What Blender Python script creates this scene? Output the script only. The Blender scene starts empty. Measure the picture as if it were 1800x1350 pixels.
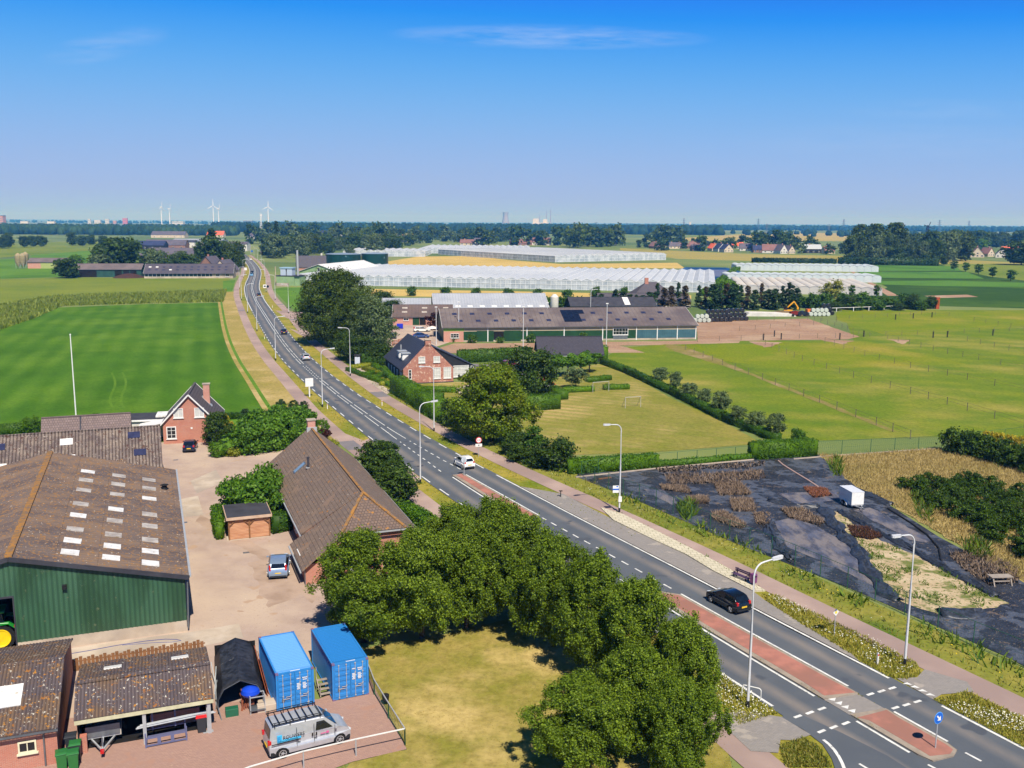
import bpy, math, random
import numpy as np
from mathutils import Vector, Matrix
from mathutils.geometry import tessellate_polygon
D = bpy.data; SC = bpy.context.scene; COL = SC.collection
R = math.radians
# ---------------------------------------------------------------- camera
H, PIT, ROL, FPX = 31.14, .1687, .0064, 1675.          # metres up, pitch down, roll, focal length in photo pixels (1800 wide)
_f = Vector((0, math.cos(PIT), -math.sin(PIT))); _u = Vector((0, math.sin(PIT), math.cos(PIT))); _r = Vector((1, 0, 0))
CR = math.cos(ROL)*_r + math.sin(ROL)*_u; CU = -math.sin(ROL)*_r + math.cos(ROL)*_u; CF = _f
cam = D.objects.new('camera', D.cameras.new('camera')); COL.objects.link(cam)
cam.matrix_world = Matrix(((CR.x, CU.x, -CF.x, 0), (CR.y, CU.y, -CF.y, 0), (CR.z, CU.z, -CF.z, H), (0, 0, 0, 1)))
cam.data.sensor_width = 36; cam.data.lens = 36*FPX/1800; cam.data.clip_start = .5; cam.data.clip_end = 80000
SC.camera = cam
# ---------------------------------------------------------------- sky and sun
SUN_EL, SUN_AZ = 52, 161                                # azimuth clockwise from +Y (the viewing direction)
w = D.worlds.new('World'); SC.world = w; w.use_nodes = True
wt = w.node_tree; wn = wt.nodes; bg = wn['Background']
sky = wn.new('ShaderNodeTexSky'); sky.sky_type = 'NISHITA'; sky.sun_disc = False
sky.sun_elevation = R(SUN_EL); sky.sun_rotation = R(SUN_AZ); sky.altitude = 1200; sky.air_density = 1.0; sky.dust_density = .05; sky.ozone_density = 6.0
# thin high cirrus, by direction
tc = wn.new('ShaderNodeTexCoord'); sep = wn.new('ShaderNodeSeparateXYZ'); wt.links.new(tc.outputs['Generated'], sep.inputs[0])
def wm(op, a, b=None, c=None):
    n = wn.new('ShaderNodeMath'); n.operation = op
    for i, v in enumerate((a, b, c)):
        if v is None: continue
        if hasattr(v, 'is_linked'): wt.links.new(v, n.inputs[i])
        else: n.inputs[i].default_value = v
    return n.outputs[0]
az = wm('DIVIDE', sep.outputs[0], sep.outputs[1]); el = wm('DIVIDE', sep.outputs[2], sep.outputs[1])
def streak(a0, e0, wa, we, tilt=0.):
    da = wm('DIVIDE', wm('SUBTRACT', az, a0), wa); de = wm('DIVIDE', wm('SUBTRACT', el, wm('ADD', e0, wm('MULTIPLY', wm('SUBTRACT', az, a0), tilt))), we)
    r2 = wm('ADD', wm('MULTIPLY', da, da), wm('MULTIPLY', de, de))
    return wm('MAXIMUM', wm('SUBTRACT', 1., r2), 0.)
cmb = wn.new('ShaderNodeCombineXYZ'); wt.links.new(wm('MULTIPLY', az, 9.), cmb.inputs[0]); wt.links.new(wm('MULTIPLY', el, 70.), cmb.inputs[1])
nz = wn.new('ShaderNodeTexNoise'); nz.inputs['Scale'].default_value = 1.4; nz.inputs['Detail'].default_value = 7; nz.inputs['Roughness'].default_value = .65; wt.links.new(cmb.outputs[0], nz.inputs['Vector'])
st = wm('ADD', streak(.035, .183, .17, .013, -.01), wm('MULTIPLY', streak(-.41, .172, .07, .016, .2), .55))
st = wm('ADD', st, wm('MULTIPLY', streak(.44, .115, .12, .012, 0), .3)); st = wm('ADD', st, wm('MULTIPLY', streak(.40, .083, .2, .02, 0), .25))
cf = wm('MULTIPLY', wm('MULTIPLY', st, wm('MAXIMUM', wm('MULTIPLY', wm('SUBTRACT', nz.outputs[0], .36), 2.6), 0.)), .42)
mx = wn.new('ShaderNodeMix'); mx.data_type = 'RGBA'; wt.links.new(cf, mx.inputs[0]); sp = wn.new('ShaderNodeSeparateColor'); wt.links.new(sky.outputs[0], sp.inputs[0]); cc = wn.new('ShaderNodeCombineColor')   # the sky texture graded like the photograph's clear blue
def sat(v, a, b, k): return wm('MULTIPLY', wm('SUBTRACT', 1., wm('POWER', 2.718, wm('DIVIDE', wm('SUBTRACT', a, v), b))), k)
wt.links.new(wm('MAXIMUM', sat(sp.outputs[0], 1.70, 1.8, 4.1), wm('MULTIPLY', sp.outputs[0], .15)), cc.inputs[0]); wt.links.new(wm('MAXIMUM', sat(sp.outputs[1], 2.45, 1., 5.05), wm('MULTIPLY', sp.outputs[1], .6)), cc.inputs[1])
wt.links.new(wm('MINIMUM', wm('MULTIPLY', wm('POWER', sp.outputs[2], 2.), .29), wm('MAXIMUM', wm('SUBTRACT', 10.2, wm('MULTIPLY', sp.outputs[1], .2)), 4.)), cc.inputs[2])
wt.links.new(cc.outputs[0], mx.inputs[6]); mx.inputs[7].default_value = (7.0, 7.8, 10., 1)
wt.links.new(mx.outputs[2], bg.inputs['Color']); bg.inputs['Strength'].default_value = .0685
sun = D.objects.new('sun', D.lights.new('sun', 'SUN')); COL.objects.link(sun)
sun.data.energy = 5.0; sun.data.angle = R(.5); sun.data.color = (1, .92, .78)
_s = Vector((math.sin(R(SUN_AZ))*math.cos(R(SUN_EL)), math.cos(R(SUN_AZ))*math.cos(R(SUN_EL)), math.sin(R(SUN_EL))))
sun.rotation_euler = _s.to_track_quat('Z', 'Y').to_euler()
SC.view_settings.view_transform = 'Standard'; SC.view_settings.look = 'None'; SC.view_settings.exposure = .5; SC.view_settings.gamma = 1
SC.cycles.max_bounces = 6; SC.cycles.diffuse_bounces = 2; SC.cycles.glossy_bounces = 2; SC.cycles.transmission_bounces = 3; SC.cycles.transparent_max_bounces = 6; SC.cycles.volume_bounces = 0
SC.cycles.use_denoising = True
# ---------------------------------------------------------------- placing
def at(px, py, z=0.):
    """World point at height z seen at photo pixel (px, py): how the plan was surveyed from the photo."""
    d = CF + float((px-900)/FPX)*CR - float((py-675)/FPX)*CU
    t = (z-H)/d.z
    return Vector((d.x*t, d.y*t, z))
YR = R(20.9); YC, YS = math.cos(YR), math.sin(YR)
def yd(x, y, z=0.):                                     # the farmyard's own axes (x along the barn fronts, y away)
    return Vector((x*YC - y*YS, x*YS + y*YC, z))
# ---------------------------------------------------------------- materials
def lin(c, k=.92):
    return tuple(k*((v/255/12.92) if v <= 10 else ((v/255+.055)/1.055)**2.4) for v in c) + (1,)
MATS = {}
class NT:
    def __init__(s, name):
        s.m = D.materials.new(name); s.m.use_nodes = True; s.t = s.m.node_tree; s.n = s.t.nodes; s.n.clear()
        s.out = s.n.new('ShaderNodeOutputMaterial'); s.tc = s.n.new('ShaderNodeTexCoord').outputs['Object']
    def N(s, typ, ins=(), out=0, **props):
        n = s.n.new('ShaderNode'+typ)
        for k, v in props.items(): setattr(n, k, v)
        for k, v in dict(ins).items():
            if hasattr(v, 'is_linked'): s.t.links.new(v, n.inputs[k])
            else: n.inputs[k].default_value = v
        return n.outputs[out]
    def noise(s, sc, detail=5, rough=.55, vec=None, dist=0): return s.N('TexNoise', {'Vector': vec or s.tc, 'Scale': sc, 'Detail': detail, 'Roughness': rough, 'Distortion': dist})
    def math(s, op, a, b=0., c=0.): return s.N('Math', {0: a, 1: b, 2: c}, operation=op)
    def step(s, f, a, b): return s.N('MapRange', {'Value': f, 'From Min': a, 'From Max': b}, clamp=True)
    def mix(s, f, a, b, mode='MIX'): return s.N('Mix', {0: f, 6: a, 7: b}, out=2, data_type='RGBA', blend_type=mode)
    def scale(s, v): return s.N('Mapping', {'Vector': s.tc, 'Scale': v})
    def xyz(s): 
        n = s.n.new('ShaderNodeSeparateXYZ'); s.t.links.new(s.tc, n.inputs[0]); return n.outputs
    def comb(s, a, b, c=0.): return s.N('CombineXYZ', {0: a, 1: b, 2: c})
    def bump(s, h, st, dist=.05): return s.N('Bump', {'Height': h, 'Strength': st, 'Distance': dist})
    def bsdf(s, col, rough=.8, spec=.25, metal=0., nrm=None, **kw):
        i = {'Base Color': col, 'Roughness': rough, 'Specular IOR Level': spec, 'Metallic': metal}
        if nrm is not None: i['Normal'] = nrm
        i.update(kw)
        return s.N('BsdfPrincipled', i)
    def done(s, sh): s.t.links.new(sh, s.out.inputs['Surface']); return s.m
def M(name, c, c2=None, sc=1., c3=None, sc3=.1, spots=(), rough=.8, spec=.25, metal=0., bump=0., bsc=20., bdist=.05, stretch=None, lines=(), k=.92, t2=(.38, .62), t3=(.45, .6), alpha=None):
    """spots: (scale, threshold, colour); lines: (axis, pitch, share of pitch, colour, strength)"""
    if name in MATS: return MATS[name]
    t = NT(name); v = t.scale(stretch) if stretch else t.tc
    col = lin(c, k)
    if c2: col = t.mix(t.step(t.noise(sc, 6, .6, v), *t2), col, lin(c2, k))
    if c3: col = t.mix(t.step(t.noise(sc3, 4, .55, v), *t3), col, lin(c3, k))
    hgt = None
    for ax, pitch, share, lc, stg in lines:
        x = t.xyz()['XYZ'.index(ax)] if ax in 'XYZ' else t.math('ADD', t.xyz()[0], t.xyz()[1])
        fr = t.math('FRACT', t.math('DIVIDE', x, pitch)); f = t.math('LESS_THAN', fr, share)
        col = t.mix(t.math('MULTIPLY', f, stg), col, lin(lc, k))
        tri = t.math('PINGPONG', fr, .5); hgt = tri
    for ss, th, sc_ in spots:
        col = t.mix(t.step(t.noise(ss, 3, .6), th, th+.045), col, lin(sc_, k))
    nrm = None
    if bump: nrm = t.bump(t.noise(bsc, 5, .65, v), bump, bdist)
    elif hgt is not None: nrm = t.bump(hgt, .5, .06)
    MATS[name] = t.done(t.bsdf(col, rough, spec, metal, nrm)); return MATS[name]
def brick_mat(name, c1, c2, mortar, scale=1., bw=.22, bh=.07, mort=.012, flat=False, rowmap='wall', spots=(), rough=.85):
    """rowmap: wall = bricks on upright walls; roofx / roofy = tiles on slopes falling along x / y; flat = paving"""
    if name in MATS: return MATS[name]
    t = NT(name); x, y, z = t.xyz()
    vec = {'wall': lambda: t.comb(t.math('ADD', x, y), z), 'roofx': lambda: t.comb(y, t.math('MULTIPLY', x, 1.25)), 'roofy': lambda: t.comb(x, t.math('MULTIPLY', y, 1.25)), 'flat': lambda: t.comb(x, y)}[rowmap]()
    n = t.n.new('ShaderNodeTexBrick'); t.t.links.new(vec, n.inputs['Vector'])
    for k_, v_ in {'Color1': lin(c1), 'Color2': lin(c2), 'Mortar': lin(mortar), 'Scale': 1/scale, 'Brick Width': bw, 'Row Height': bh, 'Mortar Size': mort, 'Bias': 0.}.items(): n.inputs[k_].default_value = v_
    col = t.mix(t.step(t.noise(.9, 5), .35, .7), n.outputs[0], t.mix(.5, n.outputs[0], lin(c2)))
    for ss, th, sc_ in spots: col = t.mix(t.step(t.noise(ss, 3, .6), th, th+.05), col, lin(sc_))
    MATS[name] = t.done(t.bsdf(col, rough, .25, 0, t.bump(n.outputs[1], .4, -.02))); return MATS[name]
def paint(name, c, rough=.25, metal=0., spec=.5):
    if name in MATS: return MATS[name]
    t = NT(name); col = t.mix(t.step(t.noise(3., 4), .4, .75), lin(c), lin(tuple(v*.93 for v in c)))
    MATS[name] = t.done(t.bsdf(col, rough, spec, metal, **{'Coat Weight': .5 if rough < .35 else 0., 'Coat Roughness': .05})); return MATS[name]
def leafmat(name, dark, light, trans=.3, hue2=None):
    if name in MATS: return MATS[name]
    t = NT(name); g = t.n.new('ShaderNodeNewGeometry'); rnd = g.outputs['Random Per Island']
    oi = t.n.new('ShaderNodeObjectInfo')
    col = t.mix(rnd, lin(dark), lin(light))
    if hue2: col = t.mix(t.math('MULTIPLY', t.step(t.noise(.35, 3), .5, .68), .8), col, lin(hue2))
    col = t.mix(t.math('MULTIPLY', oi.outputs['Random'], .6), col, t.mix(.5, col, lin(light), 'MULTIPLY'))
    a = t.bsdf(col, .55, .25); b = t.N('BsdfTranslucent', {'Color': t.mix(.5, col, lin(light))})
    MATS[name] = t.done(t.N('MixShader', {0: trans, 1: a, 2: b})); return MATS[name]
def glass(name, c=(30, 38, 45), rough=.04):
    if name in MATS: return MATS[name]
    t = NT(name); MATS[name] = t.done(t.bsdf(t.mix(t.noise(.8, 2), lin(c), lin(tuple(v*.6 for v in c))), rough, .7)); return MATS[name]
# ---------------------------------------------------------------- meshes
class MB:
    def __init__(s): s.v = []; s.f = []; s.mi = []; s.cur = 0
    def add(s, vs, fs):
        o = len(s.v); s.v += [tuple(p) for p in vs]; s.f += [tuple(i+o for i in f) for f in fs]; s.mi += [s.cur]*len(fs); return s
    def box(s, c, d, rz=0., tilt=None):
        x, y, z = d[0]/2, d[1]/2, d[2]/2
        P = [Vector((a*x, b*y, e*z)) for a, b, e in ((-1,-1,-1),(1,-1,-1),(1,1,-1),(-1,1,-1),(-1,-1,1),(1,-1,1),(1,1,1),(-1,1,1))]
        m = (Matrix.Rotation(rz, 3, 'Z') if rz else Matrix.Identity(3)) @ (tilt or Matrix.Identity(3))
        return s.add([m @ p + Vector(c) for p in P], [(0,3,2,1),(4,5,6,7),(0,1,5,4),(1,2,6,5),(2,3,7,6),(3,0,4,7)])
    def bx(s, x0, x1, y0, y1, z0, z1): return s.box(((x0+x1)/2, (y0+y1)/2, (z0+z1)/2), (x1-x0, y1-y0, z1-z0))
    def bar(s, a, b, w=.05, h=None):
        a, b = Vector(a), Vector(b); d = b-a; h = h or w
        q = d.to_track_quat('X', 'Z').to_matrix()
        return s.box((a+b)/2, (d.length, w, h), 0, q)
    def cyl(s, a, b, r0, r1=None, n=10, caps=True):
        a, b = Vector(a), Vector(b); r1 = r0 if r1 is None else r1; q = (b-a).to_track_quat('Z', 'Y').to_matrix()
        vs = [a + q @ Vector((r0*math.cos(t), r0*math.sin(t), 0)) for t in [2*math.pi*i/n for i in range(n)]] + [b + q @ Vector((r1*math.cos(t), r1*math.sin(t), 0)) for t in [2*math.pi*i/n for i in range(n)]]
        fs = [(i, (i+1) % n, n+(i+1) % n, n+i) for i in range(n)]
        if caps: fs += [tuple(range(n-1, -1, -1)), tuple(range(n, 2*n))]
        return s.add(vs, fs)
    def tube(s, pts, rs, n=8):
        pts = [Vector(p) for p in pts]; rs = rs if hasattr(rs, '__len__') else [rs]*len(pts); vs = []; fs = []
        for i, p in enumerate(pts):
            d = (pts[min(i+1, len(pts)-1)] - pts[max(i-1, 0)]).normalized(); q = d.to_track_quat('Z', 'Y').to_matrix()
            vs += [p + q @ Vector((rs[i]*math.cos(2*math.pi*k/n), rs[i]*math.sin(2*math.pi*k/n), 0)) for k in range(n)]
        for i in range(len(pts)-1): fs += [(i*n+k, i*n+(k+1) % n, (i+1)*n+(k+1) % n, (i+1)*n+k) for k in range(n)]
        fs += [tuple(range(n-1, -1, -1)), tuple(range((len(pts)-1)*n, len(pts)*n))]
        return s.add(vs, fs)
    def lathe(s, prof, c=(0, 0, 0), n=16, axis='Z'):
        vs = []; fs = []; c = Vector(c)
        for r, z in prof:
            for k in range(n):
                a = 2*math.pi*k/n; p = (r*math.cos(a), r*math.sin(a), z)
                vs.append(c + Vector(p if axis == 'Z' else (p[0], p[2], p[1])))
        for i in range(len(prof)-1):
            for k in range(n):
                q = (i*n+k, i*n+(k+1) % n, (i+1)*n+(k+1) % n, (i+1)*n+k); fs.append(q if axis == 'Z' else q[::-1])
        return s.add(vs, fs)
    def extr(s, pts, axis, a, b):
        """2-D polygon pushed along an axis: 'Y' takes (x,z), 'X' takes (y,z), 'Z' takes (x,y)"""
        f = {'Y': lambda p, t: (p[0], t, p[1]), 'X': lambda p, t: (t, p[0], p[1]), 'Z': lambda p, t: (p[0], p[1], t)}[axis]
        n = len(pts); vs = [f(p, a) for p in pts] + [f(p, b) for p in pts]; fs = [(i, (i+1) % n, n+(i+1) % n, n+i) for i in range(n)]
        for tri in tessellate_polygon([[Vector((p[0], p[1], 0)) for p in pts]]):
            fs.append(tuple(tri)); fs.append(tuple(n+i for i in reversed(tri)))
        return s.add(vs, fs)
    def slab(s, q, th):
        """a sheet with thickness hung below the four corners q"""
        q = [Vector(p) for p in q]; n = (q[1]-q[0]).cross(q[3]-q[0]).normalized()
        if n.z < 0: n = -n
        b = [p - n*th for p in q]
        return s.add(q+b, [(0,1,2,3),(7,6,5,4),(0,4,5,1),(1,5,6,2),(2,6,7,3),(3,7,4,0)])
    def corr(s, q, pitch=.36, amp=.045, th=.05):
        """corrugated sheet: q = eave a, eave b, ridge b, ridge a; waves run from eave to ridge"""
        a, b, c, d = [Vector(p) for p in q]; n = (b-a).cross(d-a).normalized()
        if n.z < 0: n = -n
        k = max(2, int((b-a).length/pitch*4)); vs = []; fs = []
        for i in range(k+1):
            t = i/k; o = n*amp*(0, 1, 0, -1)[i % 4]
            vs += [a.lerp(b, t)+o, d.lerp(c, t)+o, a.lerp(b, t)+o-n*th, d.lerp(c, t)+o-n*th]
        for i in range(k):
            o = 4*i; fs += [(o, o+4, o+5, o+1), (o+3, o+7, o+6, o+2), (o, o+2, o+6, o+4), (o+1, o+5, o+7, o+3)]
        fs += [(0, 1, 3, 2), (4*k, 4*k+2, 4*k+3, 4*k+1)]
        return s.add(vs, fs)
    def build(s, name, mat=None, parent=None, smooth=False, bevel=0.):
        me = D.meshes.new(name); me.from_pydata(s.v, [], s.f); me.update()
        for m in (mat if isinstance(mat, (list, tuple)) else [mat]):
            if m: me.materials.append(m)
        if isinstance(mat, (list, tuple)): me.polygons.foreach_set('material_index', s.mi)
        if smooth:
            me.polygons.foreach_set('use_smooth', [True]*len(me.polygons))
            try: me.set_sharp_from_angle(angle=R(38))
            except Exception: pass
        o = D.objects.new(name, me); COL.objects.link(o)
        if parent is not None: o.parent = parent
        if bevel:
            b = o.modifiers.new('bevel', 'BEVEL'); b.width = bevel; b.segments = 2; b.limit_method = 'ANGLE'; b.angle_limit = R(35)
        return o
def npobj(name, V, F, mat, parent=None):
    me = D.meshes.new(name); V = np.asarray(V, np.float32); F = np.asarray(F, np.int32); k = F.shape[1]
    me.vertices.add(len(V)); me.vertices.foreach_set('co', V.ravel()); me.loops.add(F.size); me.loops.foreach_set('vertex_index', F.ravel())
    me.polygons.add(len(F)); me.polygons.foreach_set('loop_start', np.arange(0, F.size, k, dtype=np.int32)); me.update(calc_edges=True)
    me.materials.append(mat); o = D.objects.new(name, me); COL.objects.link(o)
    if parent is not None: o.parent = parent
    return o
def tag(o, label, cat, group=None, kind=None):
    o['label'] = label; o['category'] = cat
    if group: o['group'] = group
    if kind: o['kind'] = kind
    return o
def thing(name, label, cat, loc=(0, 0, 0), rz=0., group=None):
    o = D.objects.new(name, None); COL.objects.link(o); o.empty_display_size = .3
    o.location = loc; o.rotation_euler = (0, 0, rz); return tag(o, label, cat, group)
def dup(o, parent=None):
    c = o.copy(); COL.objects.link(c)
    if parent is not None: c.parent = parent
    for ch in list(o.children): dup(ch, c)
    return c
ORD = 'first second third fourth fifth sixth seventh eighth ninth tenth eleventh twelfth thirteenth fourteenth fifteenth sixteenth seventeenth eighteenth nineteenth twentieth'.split()
def nth(i): return ORD[i] if i < 20 else 'twenty-' + ORD[i-20] if i < 29 else ('thirtieth' if i == 29 else 'thirty-'+ORD[i-30])
# ---------------------------------------------------------------- ground sheets
def jagged(pts, jit, step, seed=1):
    rng = random.Random(seed); out = []
    for a, b in zip(pts, pts[1:]+pts[:1]):
        a, b = Vector(a[:2]), Vector(b[:2]); n = max(1, int((b-a).length/step))
        for i in range(n):
            p = a.lerp(b, i/n); out.append((p.x + rng.uniform(-jit, jit), p.y + rng.uniform(-jit, jit)))
    return out
def patch(name, label, cat, pts, z, mat, kind='structure', jit=0., step=2., seed=1):
    pts = [(p[0], p[1]) for p in pts]
    if jit: pts = jagged(pts, jit, step, seed)
    tri = tessellate_polygon([[Vector((p[0], p[1], 0)) for p in pts]])
    me = D.meshes.new(name); fs = []
    for t in tri:
        a, b, c = (Vector(pts[i]) for i in t)
        fs.append(tuple(t) if (b-a).cross(c-a) > 0 else tuple(reversed(t)))
    me.from_pydata([(p[0], p[1], z) for p in pts], [], fs); me.update(); me.materials.append(mat)
    o = D.objects.new(name, me); COL.objects.link(o); return tag(o, label, cat, None, kind)
def pp(*xy, z=0.): return [at(x, y, z) for x, y in zip(xy[::2], xy[1::2])]
# ---------------------------------------------------------------- materials of the setting
m_plain = M('farmland', (104, 122, 62), (128, 134, 74), .012, (82, 104, 52), .004, bump=.4, bsc=.5)
def field(name, c, c2, c3=None, sc=.08, sc3=.02, rowdir=None, rowp=3., rowc=None, rows=.35, bump=.5):
    """a field: broad patches, fine mottle and faint working lines"""
    if name in MATS: return MATS[name]
    t = NT(name); col = t.mix(t.step(t.noise(sc, 6, .62), .36, .64), lin(c), lin(c2))
    if c3: col = t.mix(t.step(t.noise(sc3, 5, .6), .5, .66), col, lin(c3))
    if rowdir is not None:
        x, y, z = t.xyz(); u = t.math('ADD', t.math('MULTIPLY', x, math.cos(rowdir)), t.math('MULTIPLY', y, math.sin(rowdir)))
        u = t.math('ADD', u, t.math('MULTIPLY', t.noise(.03, 3), 3.))
        f = t.step(t.math('PINGPONG', t.math('FRACT', t.math('DIVIDE', u, rowp)), .5), .1, .4)
        f = t.math('MULTIPLY', f, t.math('MULTIPLY', t.step(t.noise(.05, 3), .3, .7), rows)); col = t.mix(f, col, lin(rowc or c2))
    fine = t.noise(1.6, 6, .72); col = t.mix(t.math('MULTIPLY', t.step(fine, .42, .66), .45), col, t.mix(1., col, lin((150, 150, 120)), 'MULTIPLY'))
    MATS[name] = t.done(t.bsdf(col, .9, .1, 0, t.bump(fine, bump, .12))); return MATS[name]
m_meadow = field('meadow grass', (60, 100, 12), (74, 114, 16), (90, 124, 24), .06, .025, R(18), 5.5, (106, 140, 40), .5)
m_olive = field('young crop', (112, 126, 44), (126, 136, 48), (96, 120, 36), .03, .012, R(84), 4, (104, 124, 58), .3)
m_lime = field('lush grass', (88, 128, 36), (100, 136, 42), (76, 114, 30), .05, .02)
m_pad = field('paddock grass', (98, 120, 26), (120, 132, 34), (152, 144, 66), .11, .03, R(70), 9, (84, 116, 26), .5)
m_pad2 = field('grazed paddock grass', (124, 132, 26), (108, 128, 18), (150, 140, 54), .07, .03)
m_lawn = field('dry lawn', (148, 138, 72), (124, 126, 52), (184, 160, 108), .16, .05, R(62), 2.6, (112, 126, 22), .6)
m_dry = field('scorched lawn', (158, 142, 78), (132, 128, 54), (188, 166, 106), .35, .12)
m_verge = field('roadside grass', (138, 134, 46), (164, 148, 70), (110, 124, 36), .3, .07)
m_vergeg = field('green roadside grass', (114, 124, 44), (144, 138, 64), (88, 110, 36), .35, .09)
m_wheat = field('ripe wheat', (196, 168, 96), (206, 178, 108), (180, 156, 84), .03, .01, R(80), 6, (184, 160, 92), .4)
m_stub = field('stubble', (170, 152, 84), (184, 164, 96), (150, 142, 72), .03, .01, R(80), 7, (156, 144, 76), .4)
m_dark = field('dark nursery rows', (48, 78, 20), (60, 88, 24), (80, 108, 28), .05, .02, R(92), 3, (40, 68, 30), .6)
m_strip = field('bright crop strip', (82, 124, 40), (94, 132, 46), (66, 108, 34), .04, .02, R(92), 3, (84, 128, 40), .4)
m_soil = field('bare sandy soil', (172, 142, 120), (158, 126, 104), (184, 158, 134), .12, .05, R(98), 4, (150, 120, 98), .3)
m_ditch = field('dry bank', (168, 148, 88), (150, 138, 72), (186, 164, 112), .14, .08)
m_sand = M('sand with weeds', (190, 172, 142), (172, 152, 120), .35, (104, 112, 56), .5, spots=((2.6, .57, (92, 104, 48)), (5., .62, (140, 122, 84))), bump=.6, bsc=3, t3=(.5, .6), rough=.95)
m_straw = field('tall straw grass', (166, 146, 92), (182, 162, 108), (132, 128, 66), .25, .09)
t = NT('asphalt'); uv = t.n.new('ShaderNodeUVMap').outputs[0]; sx_ = t.n.new('ShaderNodeSeparateXYZ'); t.t.links.new(uv, sx_.inputs[0]); fine = t.noise(28, 4, .7)
col = t.mix(t.step(t.noise(.22, 5), .35, .65), lin((80, 86, 95)), lin((90, 95, 102)))
def _lane(d): return t.step(t.math('ABSOLUTE', t.math('SUBTRACT', d, t.math('ADD', 1.7, t.math('MULTIPLY', t.math('SUBTRACT', t.noise(.12, 2), .5), .5)))), .75, .1)
wear = t.math('MAXIMUM', _lane(sx_.outputs[0]), _lane(sx_.outputs[1])); wear = t.math('MULTIPLY', wear, t.step(t.noise(.5, 6, .7, t.scale((.5, .2, 1))), .15, .65))
col = t.mix(t.math('MULTIPLY', wear, .85), col, lin((130, 122, 116))); col = t.mix(t.step(t.noise(.35, 2), .64, .68), col, lin((74, 79, 88))); col = t.mix(t.math('MULTIPLY', t.step(fine, .5, .75), .35), col, lin((120, 120, 122)))
m_asph = t.done(t.bsdf(col, .85, .2, 0, t.bump(fine, .25, .01)))
m_path = M('pinkish cycle path asphalt', (158, 136, 128), (170, 148, 138), .3, (146, 126, 120), .08, bump=.25, bsc=25, rough=.9, bdist=.01)
m_pathd = M('patched grey asphalt', (116, 112, 116), (126, 120, 122), .6, bump=.2, bsc=25, bdist=.01)
m_grey = brick_mat('grey concrete pavers', (150, 144, 140), (136, 131, 128), (112, 108, 104), 1, .21, .105, .008, rowmap='flat', spots=((.6, .6, (158, 150, 142)),))
m_cream = brick_mat('pale tactile pavers', (206, 198, 176), (190, 182, 160), (140, 134, 104), 1, .6, .6, .03, rowmap='flat')
m_yard = M('worn clay pavers', (172, 152, 140), (162, 142, 130), .6, (184, 164, 146), .09, spots=((.35, .64, (170, 144, 122)), (.9, .68, (160, 134, 112)), (9., .64, (150, 126, 108))), bump=.3, bsc=12, rough=.92, bdist=.02)
m_yard2 = M('darker clay pavers', (166, 144, 128), (176, 154, 138), .8, (152, 130, 114), .4, bump=.3, bsc=12, rough=.92, bdist=.02)
m_redyard = brick_mat('red clay pavers', (172, 138, 124), (158, 126, 114), (134, 112, 102), 1, .21, .105, .009, rowmap='flat', spots=((.5, .6, (162, 126, 110)), (3., .66, (170, 140, 122))))
m_conc = M('concrete slab', (190, 176, 160), (176, 160, 142), .6, (158, 146, 134), .2, bump=.25, bsc=14, rough=.9, bdist=.02)
m_redisl = M('red island tiles', (172, 116, 102), (158, 106, 94), 1.2, (146, 104, 92), .3, bump=.2, bsc=18, rough=.9, bdist=.01)
m_kerb = M('kerb concrete', (158, 146, 132), (140, 128, 116), 1.2, bump=.3, bsc=14, bdist=.01)
m_white = M('road paint', (226, 226, 222), (200, 200, 198), 1.5, spots=((5., .62, (150, 150, 150)),), rough=.7)
m_cloth = M('black ground cloth', (54, 58, 68), (38, 41, 50), .5, (78, 84, 98), .3, bump=1., bsc=1.1, bdist=.3, rough=.5, spots=((.7, .63, (104, 92, 82)), (2.4, .66, (120, 106, 94)), (.3, .62, (40, 43, 52)), (6., .66, (140, 128, 112))), lines=(('S', 2.3, .03, (26, 28, 34), .6), ('Y', 3.1, .02, (28, 30, 36), .5)), t3=(.5, .54))
m_cloth2 = M('sun bleached ground cloth', (88, 92, 110), (66, 70, 86), .9, (118, 112, 114), .7, stretch=(1, .4, 1), bump=.8, bsc=1.2, bdist=.15, rough=.6, t2=(.42, .55))
# ---------------------------------------------------------------- ground
def big_ground():
    g = MB(); q = 26000; g.add([(-q, -400, 0), (q, -400, 0), (q, 50000, 0), (-q, 50000, 0)], [(0, 1, 2, 3)])
    tag(g.build('ground', m_plain), 'flat green and straw coloured farmland out to the horizon', 'ground', kind='structure')
big_ground()
PATCHED = []
def P(name, label, mat, z, *xy, cat=None, jit=0., step=2., kind='structure'):
    o = patch(name, label, cat or name.split('_')[-1], pp(*xy), z+.0004*len(PATCHED), mat, kind, jit, step, len(PATCHED)); PATCHED.append(o); return o
# far fields, back to front
P('field', 'pale straw field beyond the village trees on the horizon plain', m_stub, .01, 1130, 423, 1500, 424, 1620, 413, 1370, 408, 1330, 410)
P('field', 'sandy ridge of stubble in front of the long far wood', m_stub, .01, 560, 413, 720, 418, 760, 412, 640, 408)
P('field', 'grey green field in front of the far wood behind the village', m_olive, .012, 800, 410, 1230, 417, 1230, 411, 900, 405)
P('field', 'broad tan field below the village houses', field('tan crop', (156, 146, 78), (166, 152, 84), (140, 138, 66), .02, .008, R(85), 8, (148, 140, 74), .4), .014, 1090, 436, 1300, 446, 1600, 452, 1800, 462, 1800, 488, 1500, 461, 1330, 459, 1190, 455, 1090, 440)
P('field', 'ripe wheat strip between the two large glasshouses', m_wheat, .016, 640, 466, 735, 451, 830, 450, 905, 458, 985, 464, 1190, 462, 1205, 472, 900, 470, 660, 470)
P('field', 'straw strip in front of the large glasshouse', m_wheat, .018, 655, 508, 900, 512, 1215, 519, 1215, 526, 900, 524, 650, 520)
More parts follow.
